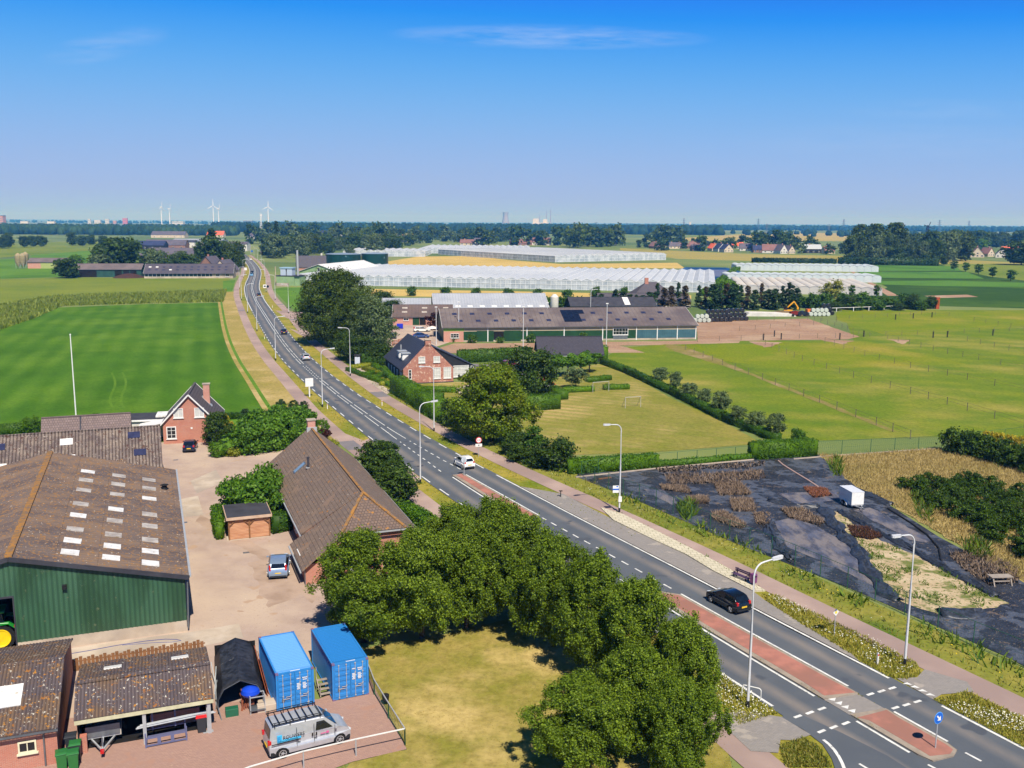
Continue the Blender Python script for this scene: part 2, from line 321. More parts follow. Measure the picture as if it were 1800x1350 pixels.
P('field', 'bright green field edge left of the far junction', m_lime, .012, 60, 443, 160, 441, 160, 455, 50, 456)
P('field', 'olive field far left by the silos', m_olive, .012, -40, 432, 210, 421, 330, 424, 200, 437, 110, 444, -40, 456)
P('field', 'short grass by the red far shed', m_lime, .014, -60, 459, 130, 450, 250, 452, 150, 463, 110, 487, -60, 492)
P('field', 'pale olive crop in front of the long far barns', m_olive, .02, -120, 494, 110, 488, 405, 489, 398, 513, 200, 520, 90, 524, -120, 548)
P('field', 'large dark mown meadow at the left of the road', m_meadow, .02, -120, 640, 20, 566, 96, 541, 250, 535, 392, 532, 398, 556, 414, 612, 436, 650, 462, 692, 486, 724, 380, 745, 240, 790, -150, 830, jit=.35, step=2.5)
P('field', 'lush green field corner at the cycle path', m_lime, .022, 392, 494, 414, 492, 408, 512, 404, 528, 392, 514, cat='field')
P('field', 'green grass plot in front of the glasshouse and right of the path', m_lime, .02, 480, 508, 500, 505, 560, 505, 640, 512, 600, 545, 520, 548, 500, 530)
# nursery fields far right
P('field', 'dark nursery plots at the right beyond the paddocks', m_dark, .014, 1480, 464, 1640, 464, 1820, 470, 1900, 480, 1900, 545, 1500, 534, 1560, 505, 1525, 488)
for i, (lab, xy) in enumerate((('topmost', (1488, 466, 1680, 468, 1690, 476, 1506, 476)), ('middle', (1510, 478, 1700, 478, 1730, 490, 1520, 488)), ('widest', (1535, 494, 1670, 493, 1900, 500, 1900, 506, 1650, 503, 1545, 500)))):
    P('crop_strip', lab+' bright green strip among the dark nursery plots', m_strip, .02, *xy, cat='crop strip')
P('field', 'pale mown field right of the pollard row', m_olive, .016, 1650, 464, 1820, 464, 1900, 505, 1740, 486, 1690, 476)
P('track', 'bare earth track beside the low plastic tunnels', m_soil, .022, 1484, 470, 1490, 468, 1512, 487, 1580, 520, 1560, 520)
P('track', 'bare earth strip in front of the dark nursery plots', m_soil, .024, 1625, 520, 1700, 518, 1720, 522, 1640, 524)
P('paddock', 'green paddocks divided by thin wire fences at the right', m_pad, .02, 1045, 640, 1090, 612, 1225, 600, 1500, 598, 1480, 545, 1950, 545, 1950, 770, 1650, 768, 1430, 775, 1370, 770, 1240, 730, 1140, 672, cat='paddock')
P('paddock', 'yellower paddock behind the dirt pen', m_pad2, .024, 1470, 548, 1950, 548, 1950, 566, 1560, 590, 1470, 562, cat='paddock')
P('paddock', 'worn paddock in front of the dirt pen', m_pad2, .024, 1180, 608, 1520, 600, 1700, 640, 1400, 650, 1230, 630, cat='paddock', jit=.6, step=5)
P('dirt_pen', 'bare pinkish dirt pen beside the long barn', m_soil, .03, 1224, 567, 1300, 563, 1420, 560, 1510, 592, 1490, 597, 1226, 600, cat='dirt pen', jit=.3, step=3)
P('riding_track', 'pale sandy strip along the front of the long barn', m_soil, .03, 772, 612, 800, 604, 930, 603, 1226, 599, 1300, 600, 1300, 603, 1090, 608, 1135, 620, 930, 621, 780, 621, cat='track', jit=.3, step=3)
P('dirt_track', 'worn dirt track running down the first paddock fence', field('worn grass track', (138, 122, 78), (122, 124, 46), (160, 138, 104), .3, .1), .034, 1165, 605, 1200, 608, 1260, 630, 1330, 660, 1440, 702, 1580, 760, 1560, 757, 1420, 700, 1310, 656, 1240, 634, 1180, 616, cat='track', jit=.25, step=3)
for i, (lab, xy) in enumerate((('largest', (1315, 600, 1375, 602, 1345, 611)), ('second', (1440, 597, 1500, 599, 1480, 606)), ('rightmost', (1560, 596, 1600, 598, 1590, 606)))):
    P('dirt_patch', lab+' bare patch at a paddock gate', m_soil, .036, *xy, cat='dirt patch', jit=.5, step=2)
P('service_road', 'grey asphalt yard behind the black timber wing', m_pathd, .03, 810, 640, 905, 640, 925, 650, 930, 668, 880, 668, 835, 655)
P('farm_court', 'paved court between the trees and the barns across the road', m_yard, .03, 655, 600, 690, 555, 760, 566, 790, 602, 760, 612, 690, 615, 650, 640, cat='court')
P('lawn', 'dry mown garden lawn with two small goals', m_lawn, .03, 905, 720, 960, 680, 1000, 650, 1050, 640, 1090, 650, 1180, 700, 1290, 752, 1340, 780, 1150, 795, 1010, 800, 930, 775, cat='lawn')
P('lawn', 'small green front lawn of the brick farmhouse', m_lawn, .032, 700, 690, 740, 672, 900, 672, 900, 720, 800, 740, 750, 720, cat='lawn')
# ---------------------------------------------------------------- the road: x of its two edge lines and of both cycle paths for each distance y
RY = [20, 40, 46, 52, 58, 64, 70, 76, 82, 90, 100, 110, 120, 130, 140, 155, 170, 190, 210, 230, 250, 280, 310, 340, 370, 400, 440, 480, 520, 560, 600, 650, 700, 750, 800, 860, 1000, 1200]
XL = [36.7, 26.4, 23.3, 20.2, 17.05, 13.96, 10.92, 7.87, 4.82, .75, -4.34, -9.17, -13.81, -18.29, -22.64, -28.9, -35.13, -43.1, -50.73, -57.8, -64.46, -74.24, -83.9, -93.5, -103., -112.1, -123.6, -134., -143.8, -154, -164.7, -179.2, -194.4, -209.6, -225.4, -245, -292, -362]
XR = [48, 37.5, 34.45, 31.4, 28.28, 25.14, 21.9, 18.75, 15.6, 11.3, 5.94, .73, -4.5, -9.5, -14.35, -21.26, -27.95, -36.15, -43.8, -50.9, -57.65, -67.3, -76.9, -86.5, -96.05, -105.1, -116.75, -127.2, -137, -147.1, -157.8, -172.3, -187.6, -203., -219, -238.5, -285, -355]
XP = [53, 43, 39.8, 36.6, 33.46, 30.36, 27.19, 24.1, 21.14, 16.86, 11.3, 5.45, -.19, -5.5, -10.3, -17.3, -23.9, -31.6, -38.9, -46.1, -53.2, -62.9, -72, -81.6, -91.4, -100.7, -112, -122.5, -133, -143.4, -154.7, -169.2, -184.2, -199.7, -216, -235, -281, -350]
XQ = [28, 19.5, 16.8, 14.3, 12.1, 9.23, 6.25, 3.32, .48, -3.4, -8.3, -12.9, -17.6, -22.4, -26.9, -33.2, -38.9, -46.4, -54, -61.2, -68.1, -78, -87.6, -97.1, -106.6, -115.8, -127.1, -137.7, -147.7, -157.8, -168.7, -182.9, -198, -213, -229, -249, -296, -366]
def smooth(ys, xs):
    g = np.arange(20, 1200.1, 1.); x = np.interp(g, ys, xs)
    o = x.copy()
    for k, (lo, hi) in ((9, (20, 220)), (25, (220, 1200))):
        ker = np.hanning(k+2); ker /= ker.sum(); xs_ = np.convolve(np.pad(x, k+1, mode='reflect', reflect_type='odd'), ker, 'same')[k+1:-k-1]
        m = (g >= lo) & (g <= hi); o[m] = xs_[m]
    return lambda y: float(np.interp(y, g, o))
xl, xr, xp, xq = smooth(RY, XL), smooth(RY, XR), smooth(RY, XP), smooth(RY, XQ)
def along(fn, y):                                        # unit direction and left-hand normal of a curve at y
    dx = (fn(y+1.5)-fn(y-1.5))/3; l = math.hypot(dx, 1); return Vector((dx/l, 1/l, 0)), Vector((-1/l, dx/l, 0))
def offs(fn, y, d):                                      # d metres to the right of the curve
    t, n = along(fn, y); return (fn(y)-n.x*d, y-n.y*d)
def ribbon(mb, fn, y0, y1, a, b, z, st=2.5):
    n = max(1, int((y1-y0)/st)); vs = []; fs = []
    for i in range(n+1):
        y = y0+(y1-y0)*i/n; vs += [(*offs(fn, y, a), z), (*offs(fn, y, b), z)]
    fs = [(2*i, 2*i+1, 2*i+3, 2*i+2) for i in range(n)]; mb.add(vs, fs)
def steps(y0, y1, dash, gap, fn):                        # dash intervals measured along the road
    y = y0
    while y < y1:
        k = along(fn, y)[0].y; yield y, min(y+dash*k, y1); y += (dash+gap)*k
def between(y0, y1, z, a=0., b=0., st=2.):
    n = int((y1-y0)/st); mb = MB(); vs = []
    for i in range(n+1):
        y = y0+(y1-y0)*i/n; vs += [(*offs(xl, y, -a), z), (*offs(xr, y, b), z)]
    return mb.add(vs, [(2*i, 2*i+1, 2*i+3, 2*i+2) for i in range(n)])
road_ = between(22, 1150, .06, .25, .25).build('road', m_asph); ul = road_.data.uv_layers.new(name='UVMap')
for lp in road_.data.loops:
    co = road_.data.vertices[lp.vertex_index].co; wd_ = xr(co.y)-xl(co.y); ul.data[lp.index].uv = (0., wd_*.91) if lp.vertex_index % 2 else (wd_*.91, 0.)
tag(road_, 'two lane dark asphalt road winding away to the far trees', 'road', kind='structure')
# verge sheets under everything beside the road
def verge(name, label, mat, f1, d1, f2, d2, y0, y1, z, st=3.):
    mb = MB(); n = int((y1-y0)/st); vs = []
    for i in range(n+1):
        y = y0+(y1-y0)*i/n; vs += [(*offs(f1, y, d1), z), (*offs(f2, y, d2), z)]
    mb.add(vs, [(2*i, 2*i+1, 2*i+3, 2*i+2) for i in range(n)])
    return tag(mb.build(name, mat), label, 'verge', kind='structure')
verge('verge', 'yellowish mown verge between the road and the right cycle path', m_verge, xr, .2, xp, 0, 22, 860, .016)
verge('verge', 'yellowish verge between the road and the left cycle path', m_verge, xq, 0, xl, -.2, 22, 800, .0165)
verge('verge', 'green flowering verge right of the right cycle path', m_vergeg, xp, 1., xp, 5.2, 22, 330, .0125)
verge('verge', 'dry bank between the left cycle path and the meadow', m_ditch, xq, -7.5, xq, -1., 132, 420, .0445)
verge('ditch_grass', 'thin green ditch line along the dry bank', m_lime, xq, -6.6, xq, -5.9, 138, 420, .047)
mb = MB(); ribbon(mb, xp, 22, 860, -1.25, 1.25, .05); tag(mb.build('cycle_path', m_path), 'pink grey cycle path along the right side of the road', 'cycle path', kind='structure')
mb = MB(); ribbon(mb, xq, 22, 800, -1.2, 1.2, .0505); tag(mb.build('cycle_path', m_path), 'pink grey cycle path along the left side of the road', 'cycle path', kind='structure')
mb = MB()
for y0, y1 in ((168, 173), (236, 239), (300, 303), (355, 358)): ribbon(mb, xp, y0, y1, -1.2, 1.2, .053)
for y0, y1 in ((128, 133), (330, 334)): ribbon(mb, xq, y0, y1, -1.15, 1.15, .0535)
tag(mb.build('path_patches', m_pathd), 'dark grey repaired rectangles across the cycle paths', 'pavement', kind='structure')
# crossings and lay-by
P('pavement', 'grey paved ramp from the right path down to the road crossing', m_grey, .055, 1576, 1194, 1640, 1231, 1655, 1222, 1712, 1217, 1700, 1200, 1625, 1178, 1612, 1192, cat='pavement')
P('pavement', 'grey paved ramp from the left path to the road crossing', m_grey, .055, 1255, 1262, 1300, 1250, 1374, 1262, 1425, 1293, 1400, 1303, 1372, 1302, 1368, 1325, 1320, 1322, cat='pavement')
P('bus_bay', 'grey paved bus bay beside the right lane', m_grey, .046, 905, 854, 990, 869, 1044, 897, 1078, 914, 1150, 949, 1205, 974, 1253, 1003, 1325, 1041, 1344, 1056, 1411, 1098, 1494, 1148, 1520, 1172, 1540, 1184, 1400, 1113, 1200, 1008, 1000, 904, cat='bus bay')
P('side_road', 'asphalt mouth of the side road at the bottom right', m_asph, .048, 1372, 1262, 1412, 1284, 1446, 1310, 1462, 1335, 1470, 1360, 1480, 1420, 1700, 1420, 1560, 1330, 1480, 1290, 1400, 1254, cat='side road')
P('driveway', 'pink paved driveway apron between the tiled farmhouse and the road', m_path, .026, 562, 762, 592, 757, 640, 775, 655, 768, 740, 842, 722, 862, 655, 812, 640, 800, cat='driveway')
P('driveway', 'narrow paved farm entrance crossing the right path by the big tree', m_path, .027, 484, 546, 540, 549, 540, 556, 505, 560, cat='driveway')
P('driveway', 'paved entrance to the court past the birch', m_path, .027, 508, 577, 545, 590, 558, 604, 522, 586, cat='driveway')
P('driveway', 'pale path slabs between the hedge garden and the right path', m_conc, .027, 612, 650, 660, 645, 690, 647, 640, 656, 690, 690, 680, 693, cat='driveway')
# ---------------------------------------------------------------- road markings (one painted sheet)
mk = MB(); Z = .078
def rib2(f, y0, y1, d, wd, st=1.5): ribbon(mk, f, y0, y1, d-wd/2, d+wd/2, Z, st)
Y_ISL0, Y_ISL1 = 97, 117
ribbon(mk, xr, 66.3, 115, -.1, .1, Z, 1.5); ribbon(mk, xr, 61.8, 66.3, -.1, .1, Z, 1.); ribbon(mk, xr, 40, 58, -.1, .1, Z)
for a, b in steps(118.2, 330, 2.9, 3.2, xr): ribbon(mk, xr, a, b, -.09, .09, Z, 1.)
ribbon(mk, xr, 330, 820, -.12, .12, Z)
ribbon(mk, xl, 57.8, 70, -.1, .1, Z); ribbon(mk, xl, 70, 92, -.1, .1, Z)
for a, b in steps(95, 330, 2.9, 3.2, xl): ribbon(mk, xl, a, b, -.09, .09, Z, 1.)
ribbon(mk, xl, 330, 800, -.12, .12, Z)
LW = 3.42
ribbon(mk, xr, 62.2, 78.4, -LW-.09, -LW+.09, Z); ribbon(mk, xl, 57.6, 74.3, LW-.09, LW+.09, Z); ribbon(mk, xr, 55.2, 58.8, -LW-.09, -LW+.09, Z); ribbon(mk, xl, 50.8, 54.4, LW-.09, LW+.09, Z)
for a, b in steps(79.6, 99.3, 1.1, 1.05, xr): ribbon(mk, xr, a, b, -LW-.08, -LW+.08, Z, 1.)
for a, b in steps(75.6, 95.4, 1.1, 1.05, xl): ribbon(mk, xl, a, b, LW-.08, LW+.08, Z, 1.)
ribbon(mk, xr, 100, 116.6, -LW+.02, -LW+.2, Z); ribbon(mk, xl, 96.1, 112.4, LW-.16, LW+.02, Z)
def xc(y): return (xl(y)+xr(y))/2
def halfgap(y): return float(np.interp(y, (115, 122, 130, 140, 155, 170, 1200), (1.45, 1.05, .8, .52, .36, .32, .32)))
def pair(y0, y1, wd=.13):
    for sgn in (-1, 1):
        n = max(1, int((y1-y0)/2)); vs = []
        for i in range(n+1):
            y = y0+(y1-y0)*i/n; h = halfgap(y)*sgn; vs += [(*offs(xc, y, h-wd/2), Z), (*offs(xc, y, h+wd/2), Z)]
        mk.add(vs, [(2*i, 2*i+1, 2*i+3, 2*i+2) for i in range(n)])
for a, b in steps(117, 133, 1., 1.15, xc): pair(a, b, .15)
for a, b in steps(134.5, 185, 8.6, 1.2, xc): pair(a, b)
for a, b in steps(187, 205, 1., 1.15, xc): pair(a, b, .15)
for a, b in steps(207, 260, 8.6, 1.2, xc): pair(a, b)
pair(262, 800, .15)
for (x0, y0), (x1, y1) in (((807, 795), (849, 781)), ((877, 776), (919, 762)), ((945, 757), (987, 743)), ((965, 881), (1007, 867)), ((1035, 862), (1077, 848)), ((1105, 842), (1147, 828)), ((346, 937), (391, 921)), ((422, 914), (467, 897)), ((498, 888), (543, 872)), ((497, 1032), (541, 1014)), ((573, 1006), (617, 988)), ((650, 981), (695, 963))):
    a, b = at(1300+x0/3.6, 1000+(y0+4)/3.6, Z), at(1300+x1/3.6, 1000+(y1+4)/3.6, Z); d = (b-a).normalized(); n = Vector((-d.y, d.x, 0))*.11; mk.add([a-n, b-n, b+n, a+n], [(0, 1, 2, 3)])
for x, y in ((1065, 733), (1113, 753), (1162, 777), (1210, 802), (625, 854), (670, 880), (716, 907), (764, 934)):   # give-way teeth
    c = at(1300+x/3.6, 1000+y/3.6, .1 if x < 800 else Z+.002); 
    if x > 800: mk.add([c+Vector((-.3, .12, 0)), c+Vector((.3, -.02, 0)), c+Vector((.1, .36, 0))], [(0, 1, 2)])
cv = [at(1300+x/3.6, 1000+y/3.6, Z) for x, y in ((530, 1080), (565, 1108), (600, 1145), (630, 1190), (650, 1230), (662, 1262), (670, 1300), (676, 1350))]
for a, b in zip(cv, cv[1:]):
    d = (b-a).normalized(); n = Vector((-d.y, d.x, 0))*.1; mk.add([a-n, a+n, b+n, b-n], [(0, 1, 2, 3)])
for (x0, y0), (x1, y1) in (((1428, 1162), (1530, 1216)), ((1192, 1238), (1300, 1295)), ((757, 1232), (870, 1300))):
    a, b = at(1300+x0/3.6, 1000+y0/3.6, Z), at(1300+x1/3.6, 1000+y1/3.6, Z); d = (b-a).normalized(); n = Vector((-d.y, d.x, 0))*.08; mk.add([a-n, b-n, b+n, a+n], [(0, 1, 2, 3)])
tag(mk.build('road_markings', m_white), 'white painted edge lines, centre lines and crossing dashes on the road', 'road marking', kind='structure')
# ---------------------------------------------------------------- traffic islands (kerb, red tiles)
def island(label, near, far, y0, y1, gap=None):
    """near / far: (x, y) rows of the left and right rim"""
    root = thing('traffic_island', label, 'traffic island', (0, 0, 0)); root['kind'] = 'structure'
    rim = [tuple(p) for p in near] + [tuple(p) for p in reversed(far)]
    c = Vector((sum(p[0] for p in rim)/len(rim), sum(p[1] for p in rim)/len(rim)))
    k = MB(); k.extr(rim, 'Z', .0, .14); k.build('kerb', m_kerb, root, bevel=.02)
    inner = []
    for i, p in enumerate(rim):
        q, r_ = Vector(rim[i-1]), Vector(rim[(i+1) % len(rim)]); t = (r_-q).normalized(); n = Vector((-t.y, t.x)); n = n if n.dot(c-Vector(p)) > 0 else -n
        inner.append(tuple(Vector(p)+n*(.5 if i < len(near) else .22)))
    t = MB(); t.extr(inner, 'Z', .1, .152); t.build('tile_bed', m_redisl, root); return root
def rimrow(f, off, ys): return [offs(f, y, off) for y in ys]
i1n = rimrow(xl, LW+.2, np.linspace(57., 74.4, 10)); i1f = rimrow(xr, -LW-.25, np.linspace(61.2, 78.2, 10))
island('long red tiled traffic island beside the black hatchback', i1n + [tuple(at(1148, 1040)[:2])], i1f, 0, 0)
i2n = [tuple(at(1640, 1341)[:2])] + rimrow(xl, LW+.2, np.linspace(50.4, 55., 6)); i2f = [tuple(at(1676, 1332)[:2]), tuple(at(1682, 1322)[:2])] + rimrow(xr, -LW-.25, np.linspace(55., 59.2, 5))
island('short red tiled traffic island carrying the blue arrow sign', i2n, i2f, 0, 0)
island('far narrow red tiled traffic island behind the white car', rimrow(xl, LW+.15, np.linspace(96.2, 113, 8)), rimrow(xr, -LW-.15, np.linspace(99.6, 117, 8)), 0, 0)
cr = [tuple(p) for p in (i1n[0], i1f[0], i2f[-1], i2n[-1])]
t = MB(); t.extr([cr[0], cr[3], cr[2], cr[1]], 'Z', .0, .09); tag(t.build('crossing_pavement', m_grey), 'grey paved gap between the two near traffic islands', 'pavement', kind='structure')
tw = MB()
for k in range(4):
    a = Vector(cr[0]).lerp(Vector(cr[3]), (k+.5)/4); tw.add([(a.x+.15, a.y+.35, .095), (a.x+.5, a.y+.05, .095), (a.x+.75, a.y+.55, .095)], [(0, 1, 2)])
tag(tw.build('give_way_teeth', m_white), 'white give way triangles on the paved island gap', 'road marking', kind='structure')
# raised bus platform
o = MB(); o.extr([tuple(p[:2]) for p in pp(1056, 894, 1094, 905, 1150, 933, 1205, 961, 1280, 1001, 1345, 1040, 1325, 1041, 1253, 1005, 1205, 976, 1150, 951, 1078, 916)], 'Z', .0, .14)
tag(o.build('bus_platform', m_cream, bevel=.02), 'raised pale paved bus platform with weeds in the joints', 'platform', kind='structure')
# ---------------------------------------------------------------- farmyard ground
P('farmyard', 'wide sandy pink paved farmyard between barn and tiled farmhouse', m_yard, .022, 250, 800, 284, 778, 366, 776, 374, 800, 430, 800, 520, 778, 560, 800, 640, 1000, 640, 1090, 560, 1130, 380, 1500, -150, 1600, -150, 1100, 20, 900, cat='farmyard')
P('brick_paving', 'red clay brick paving around the parked van', m_redyard, .028, -60, 1300, 100, 1266, 380, 1236, 560, 1230, 648, 1190, 715, 1318, 620, 1340, 510, 1380, 100, 1460, -60, 1460, cat='paving')
P('concrete_apron', 'pale concrete apron in front of the green barn', m_conc, .028, -120, 1190, 30, 1156, 200, 1128, 335, 1112, 420, 1097, 428, 1122, 340, 1140, 120, 1178, -120, 1230, cat='apron')
for lab, xy in (('square patch of newer paving beside the barn roof edge', (318, 878, 348, 872, 358, 906, 322, 910)), ('pale square patch of paving in the middle of the yard', (335, 846, 380, 826, 392, 848, 346, 868))):
    P('paving_patch', lab, m_conc, .027, *xy, cat='paving')
P('scorched_lawn', 'dry yellow lawn right of the blue containers', m_dry, .024, 640, 1140, 760, 1120, 1010, 1060, 1130, 1180, 1260, 1262, 1290, 1350, 1310, 1460, 500, 1460, 620, 1340, 715, 1318, 650, 1195, cat='lawn', jit=.15, step=1.)
P('front_garden', 'green lawn between the left house and the meadow hedge', m_lime, .024, 372, 745, 486, 726, 540, 722, 560, 750, 520, 776, 430, 798, 370, 790, cat='garden')
tk_ = MB()
for x0 in (196, 215):
    q = [at(x0+7*math.sin(u*5.5)+14*u*u-6*u, 655+62*u) for u in np.linspace(0, 1, 18)]
    for a, b in zip(q, q[1:]):
        d = (b-a).normalized(); n = Vector((-d.y, d.x, 0))*.22; tk_.add([(a-n)[:2]+(.04,), (b-n)[:2]+(.04,), (b+n)[:2]+(.04,), (a+n)[:2]+(.04,)], [(0, 1, 2, 3)])
tag(tk_.build('wheel_tracks', field('worn meadow tracks', (84, 120, 26), (92, 128, 34))), 'pale curved wheel tracks in the mown meadow', 'tracks', kind='structure')
P('paving_patch', 'darker relaid strip of pavers across the middle of the yard', m_yard2, .026, 352, 905, 470, 968, 560, 1050, 548, 1062, 455, 980, 345, 918, cat='paving', jit=.12, step=.8); P('paving_patch', 'stained paving in front of the tiled farmhouse door', m_yard2, .026, 440, 990, 500, 980, 545, 1040, 470, 1070, cat='paving', jit=.3, step=.8)
# ---------------------------------------------------------------- nursery ground
P('nursery_ground', 'black ground cloth of the nursery at the right', m_cloth, .02, 1012, 838, 1022, 829, 1150, 822, 1325, 806, 1442, 799, 1470, 826, 1560, 886, 1650, 944, 1740, 992, 1830, 1040, 1950, 1130, 1950, 1260, 1780, 1160, 1650, 1103, 1490, 1033, 1280, 950, 1120, 880, cat='nursery')
for i, (lab, xy) in enumerate((('beside the trailer drawbar', (1500, 897, 1530, 893, 1640, 950, 1630, 955, 1600, 950)), ('behind the white trailer', (1365, 868, 1470, 862, 1478, 880, 1400, 886)), ('in front of the sand heap', (1362, 918, 1400, 908, 1500, 960, 1540, 1010, 1560, 1042, 1440, 985, 1385, 962)), ('by the fence under the first lamp', (1130, 860, 1165, 862, 1196, 886, 1180, 888)))):
    P('cloth_panel', 'blue grey sun bleached cloth panel '+lab, m_cloth2, .026, *xy, cat='ground cloth', jit=.15, step=1.)
P('sandy_patch', 'weedy sandy patch in the torn nursery cloth', m_sand, .032, 1456, 893, 1482, 908, 1512, 932, 1562, 956, 1602, 974, 1652, 1000, 1702, 1030, 1772, 1060, 1740, 1072, 1700, 1076, 1660, 1082, 1600, 1066, 1558, 1046, 1546, 1020, 1522, 985, 1510, 958, 1490, 940, 1470, 915, cat='sand', jit=.25, step=.8)
P('straw_grass', 'tall dry grass between nursery cloth and dark shrubs', m_straw, .03, 1438, 799, 1480, 802, 1652, 789, 1740, 805, 1950, 900, 1950, 1110, 1830, 1040, 1740, 990, 1640, 932, 1570, 890, 1500, 852, 1468, 826, cat='grass', jit=.3, step=1.2)
# ---------------------------------------------------------------- building materials
b_red = brick_mat('red brick', (190, 118, 96), (172, 102, 84), (180, 154, 138))
b_old = brick_mat('mottled old brick', (178, 100, 80), (142, 74, 62), (196, 168, 150), spots=((1.6, .58, (206, 176, 158)),))
b_pink = brick_mat('pale pink brick', (200, 138, 120), (184, 120, 104), (196, 170, 156))
m_wwood = paint('white painted wood', (226, 226, 224), .5)
m_cwood = paint('cream painted wood', (222, 216, 186), .5)
m_green = M('dark green metal cladding', (50, 88, 62), (66, 102, 78), .2, (44, 76, 52), .5, spots=((1.6, .64, (92, 104, 78)),), lines=(('S', .34, .32, (30, 58, 42), .55),), rough=.4, spec=.6, stretch=(1, 1, .35))  # dark lines paint the shade between the cladding ribs
m_dgreen = M('bottle green sheet', (34, 74, 44), (28, 62, 38), .5, rough=.5)
m_blue = M('container blue', (48, 130, 200), (42, 120, 190), .7, spots=((4., .69, (126, 96, 84)),), rough=.42, spec=.5)
m_dark = M('painted interior shade', (30, 28, 28), (22, 22, 24), .5, rough=.95)  # near-black colour paints the shade inside buildings and openings
m_white_s = M('white render', (214, 210, 202), (198, 194, 188), .8)
m_grey_s = M('grey steel', (132, 138, 144), (112, 118, 126), 1.5, rough=.45, metal=.6)
m_galv = paint('galvanised steel', (180, 184, 188), .45, .25)
m_blk = M('black rubber', (26, 26, 28), (34, 34, 36), 6, rough=.75)
m_roofdark = M('anthracite roofing', (66, 66, 74), (54, 54, 62), .7, bump=.3, bsc=8, bdist=.02)
m_tim = M('larch boards', (198, 150, 116), (176, 124, 92), 1.2, lines=(('Z', .14, .1, (120, 80, 56), .7),), stretch=(.4, .4, 4))
m_timd = M('stained timber posts', (138, 98, 66), (112, 78, 52), 2)
m_blackw = M('black weatherboard', (44, 46, 52), (34, 36, 42), 1, lines=(('Z', .2, .12, (18, 18, 20), .8),))
m_win = glass('dark window glass'); m_winl = glass('pale reflecting glass', (150, 170, 186), .1); m_winw = M('white blinds behind glass', (206, 206, 200), (190, 192, 190), 2, rough=.15, spec=.6, lines=(('X', .12, .08, (170, 172, 172), .6),))
m_asb = M('weathered brown fibre cement', (102, 90, 86), (86, 76, 76), .7, (116, 98, 86), .4, spots=((2.2, .6, (128, 98, 68)), (4.5, .58, (142, 104, 62)), (5, .65, (176, 164, 150))), rough=.95, bump=.3, bsc=20, bdist=.02, stretch=(.5, 1, .5), lines=(('Y', 2.35, .02, (70, 58, 54), .5), ('X', 2.9, .02, (74, 62, 56), .5)))
m_asb2 = M('grey corrugated fibre cement', (122, 110, 104), (104, 92, 90), .3, (138, 124, 114), .9, spots=((2.2, .6, (86, 62, 54)), (5., .62, (166, 156, 146))), rough=.95, lines=(('X', .36, .42, (58, 48, 46), .75),))
m_asb3 = M('lichen spotted corrugated sheets', (98, 88, 90), (84, 76, 80), .4, (112, 92, 76), .5, spots=((3.2, .62, (176, 124, 50)), (5.5, .63, (198, 192, 180)), (2.2, .64, (150, 98, 46))), rough=.95, lines=(('X', .2, .4, (60, 52, 54), .6),))
m_lich = M('orange lichen ridge', (158, 112, 54), (124, 98, 70), 1.6, spots=((2.5, .55, (112, 94, 82)),), rough=.95)
m_sky = M('translucent roof sheet', (190, 184, 176), (158, 148, 138), 1.4, spots=((3., .62, (140, 124, 104)),), rough=.4)
m_skyw = M('bright roof sheet', (230, 230, 230), (206, 204, 200), 1.5, spots=((3., .64, (176, 166, 150)),), rough=.4)
m_skyb = M('dark blue roof sheet', (52, 56, 86), (42, 46, 74), 1.5, rough=.3)
t_brown = brick_mat('brown concrete tiles', (136, 118, 104), (118, 102, 92), (82, 70, 64), 1, .3, .36, .028, rowmap='roofx', spots=((2.6, .64, (172, 116, 52)), (4.5, .67, (206, 194, 178)), (.5, .6, (134, 112, 96))))
t_brownh = brick_mat('brown hip tiles', (122, 104, 94), (106, 90, 82), (74, 62, 58), 1, .3, .36, .03, rowmap='roofy', spots=((2.2, .6, (158, 112, 58)),))
t_greyx = brick_mat('dark grey roof tiles', (98, 90, 92), (84, 78, 82), (48, 46, 54), 1, .3, .36, .03, rowmap='roofx')
t_greyy = brick_mat('grey roof tiles', (98, 92, 98), (84, 80, 88), (58, 56, 62), 1, .3, .36, .03, rowmap='roofy')
t_slate = brick_mat('black blue glazed tiles', (70, 74, 88), (58, 60, 74), (36, 38, 48), 1, .25, .36, .03, rowmap='roofx', rough=.5)
# ---------------------------------------------------------------- building helpers
FACE = {'front': ((1, 0), (0, -1)), 'back': ((-1, 0), (0, 1)), 'left': ((0, -1), (-1, 0)), 'right': ((0, 1), (1, 0))}
def window(par, face, c, z, w, h, base=0., fm=None, pm=None, nx=2, nz=1, fr=.09, name='window', sill=True, pane='pane'):
    """framed window proud of a wall face; c = position along the wall in local coordinates, base = the wall plane"""
    (ux, uy), (nx_, ny_) = FACE[face]; fm = fm or m_wwood; pm = pm or m_win
    o = Vector((c, base, z)) if face in ('front', 'back') else Vector((base, c, z))
    U = Vector((ux, uy, 0)); Nn = Vector((nx_, ny_, 0)); Zv = Vector((0, 0, 1)); rot = math.atan2(uy, ux); m = MB()
    def b(u, v, du, dv, dn, off): m.box(o + U*u + Zv*v + Nn*off, (du, dn, dv), rot)
    for s_ in (-1, 1): b(s_*(w-fr)/2, h/2, fr, h, .1, .052); b(0, (h-fr)/2*s_+h/2, w-2*fr, fr, .1, .052)
    for i in range(1, nx): b(-w/2+w*i/nx, h/2, .05, h-2*fr, .06, .045)
    for j in range(1, nz): b(0, h*j/nz, w-2*fr, .045, .05, .042)
    if sill: b(0, -.05, w+.16, .08, .16, .085)
    wo = m.build(name, fm, par); p = MB(); p.box(o + Zv*h/2 + Nn*.012, (w-2*fr, .02, h-2*fr), rot); p.build(pane, pm, wo); return wo
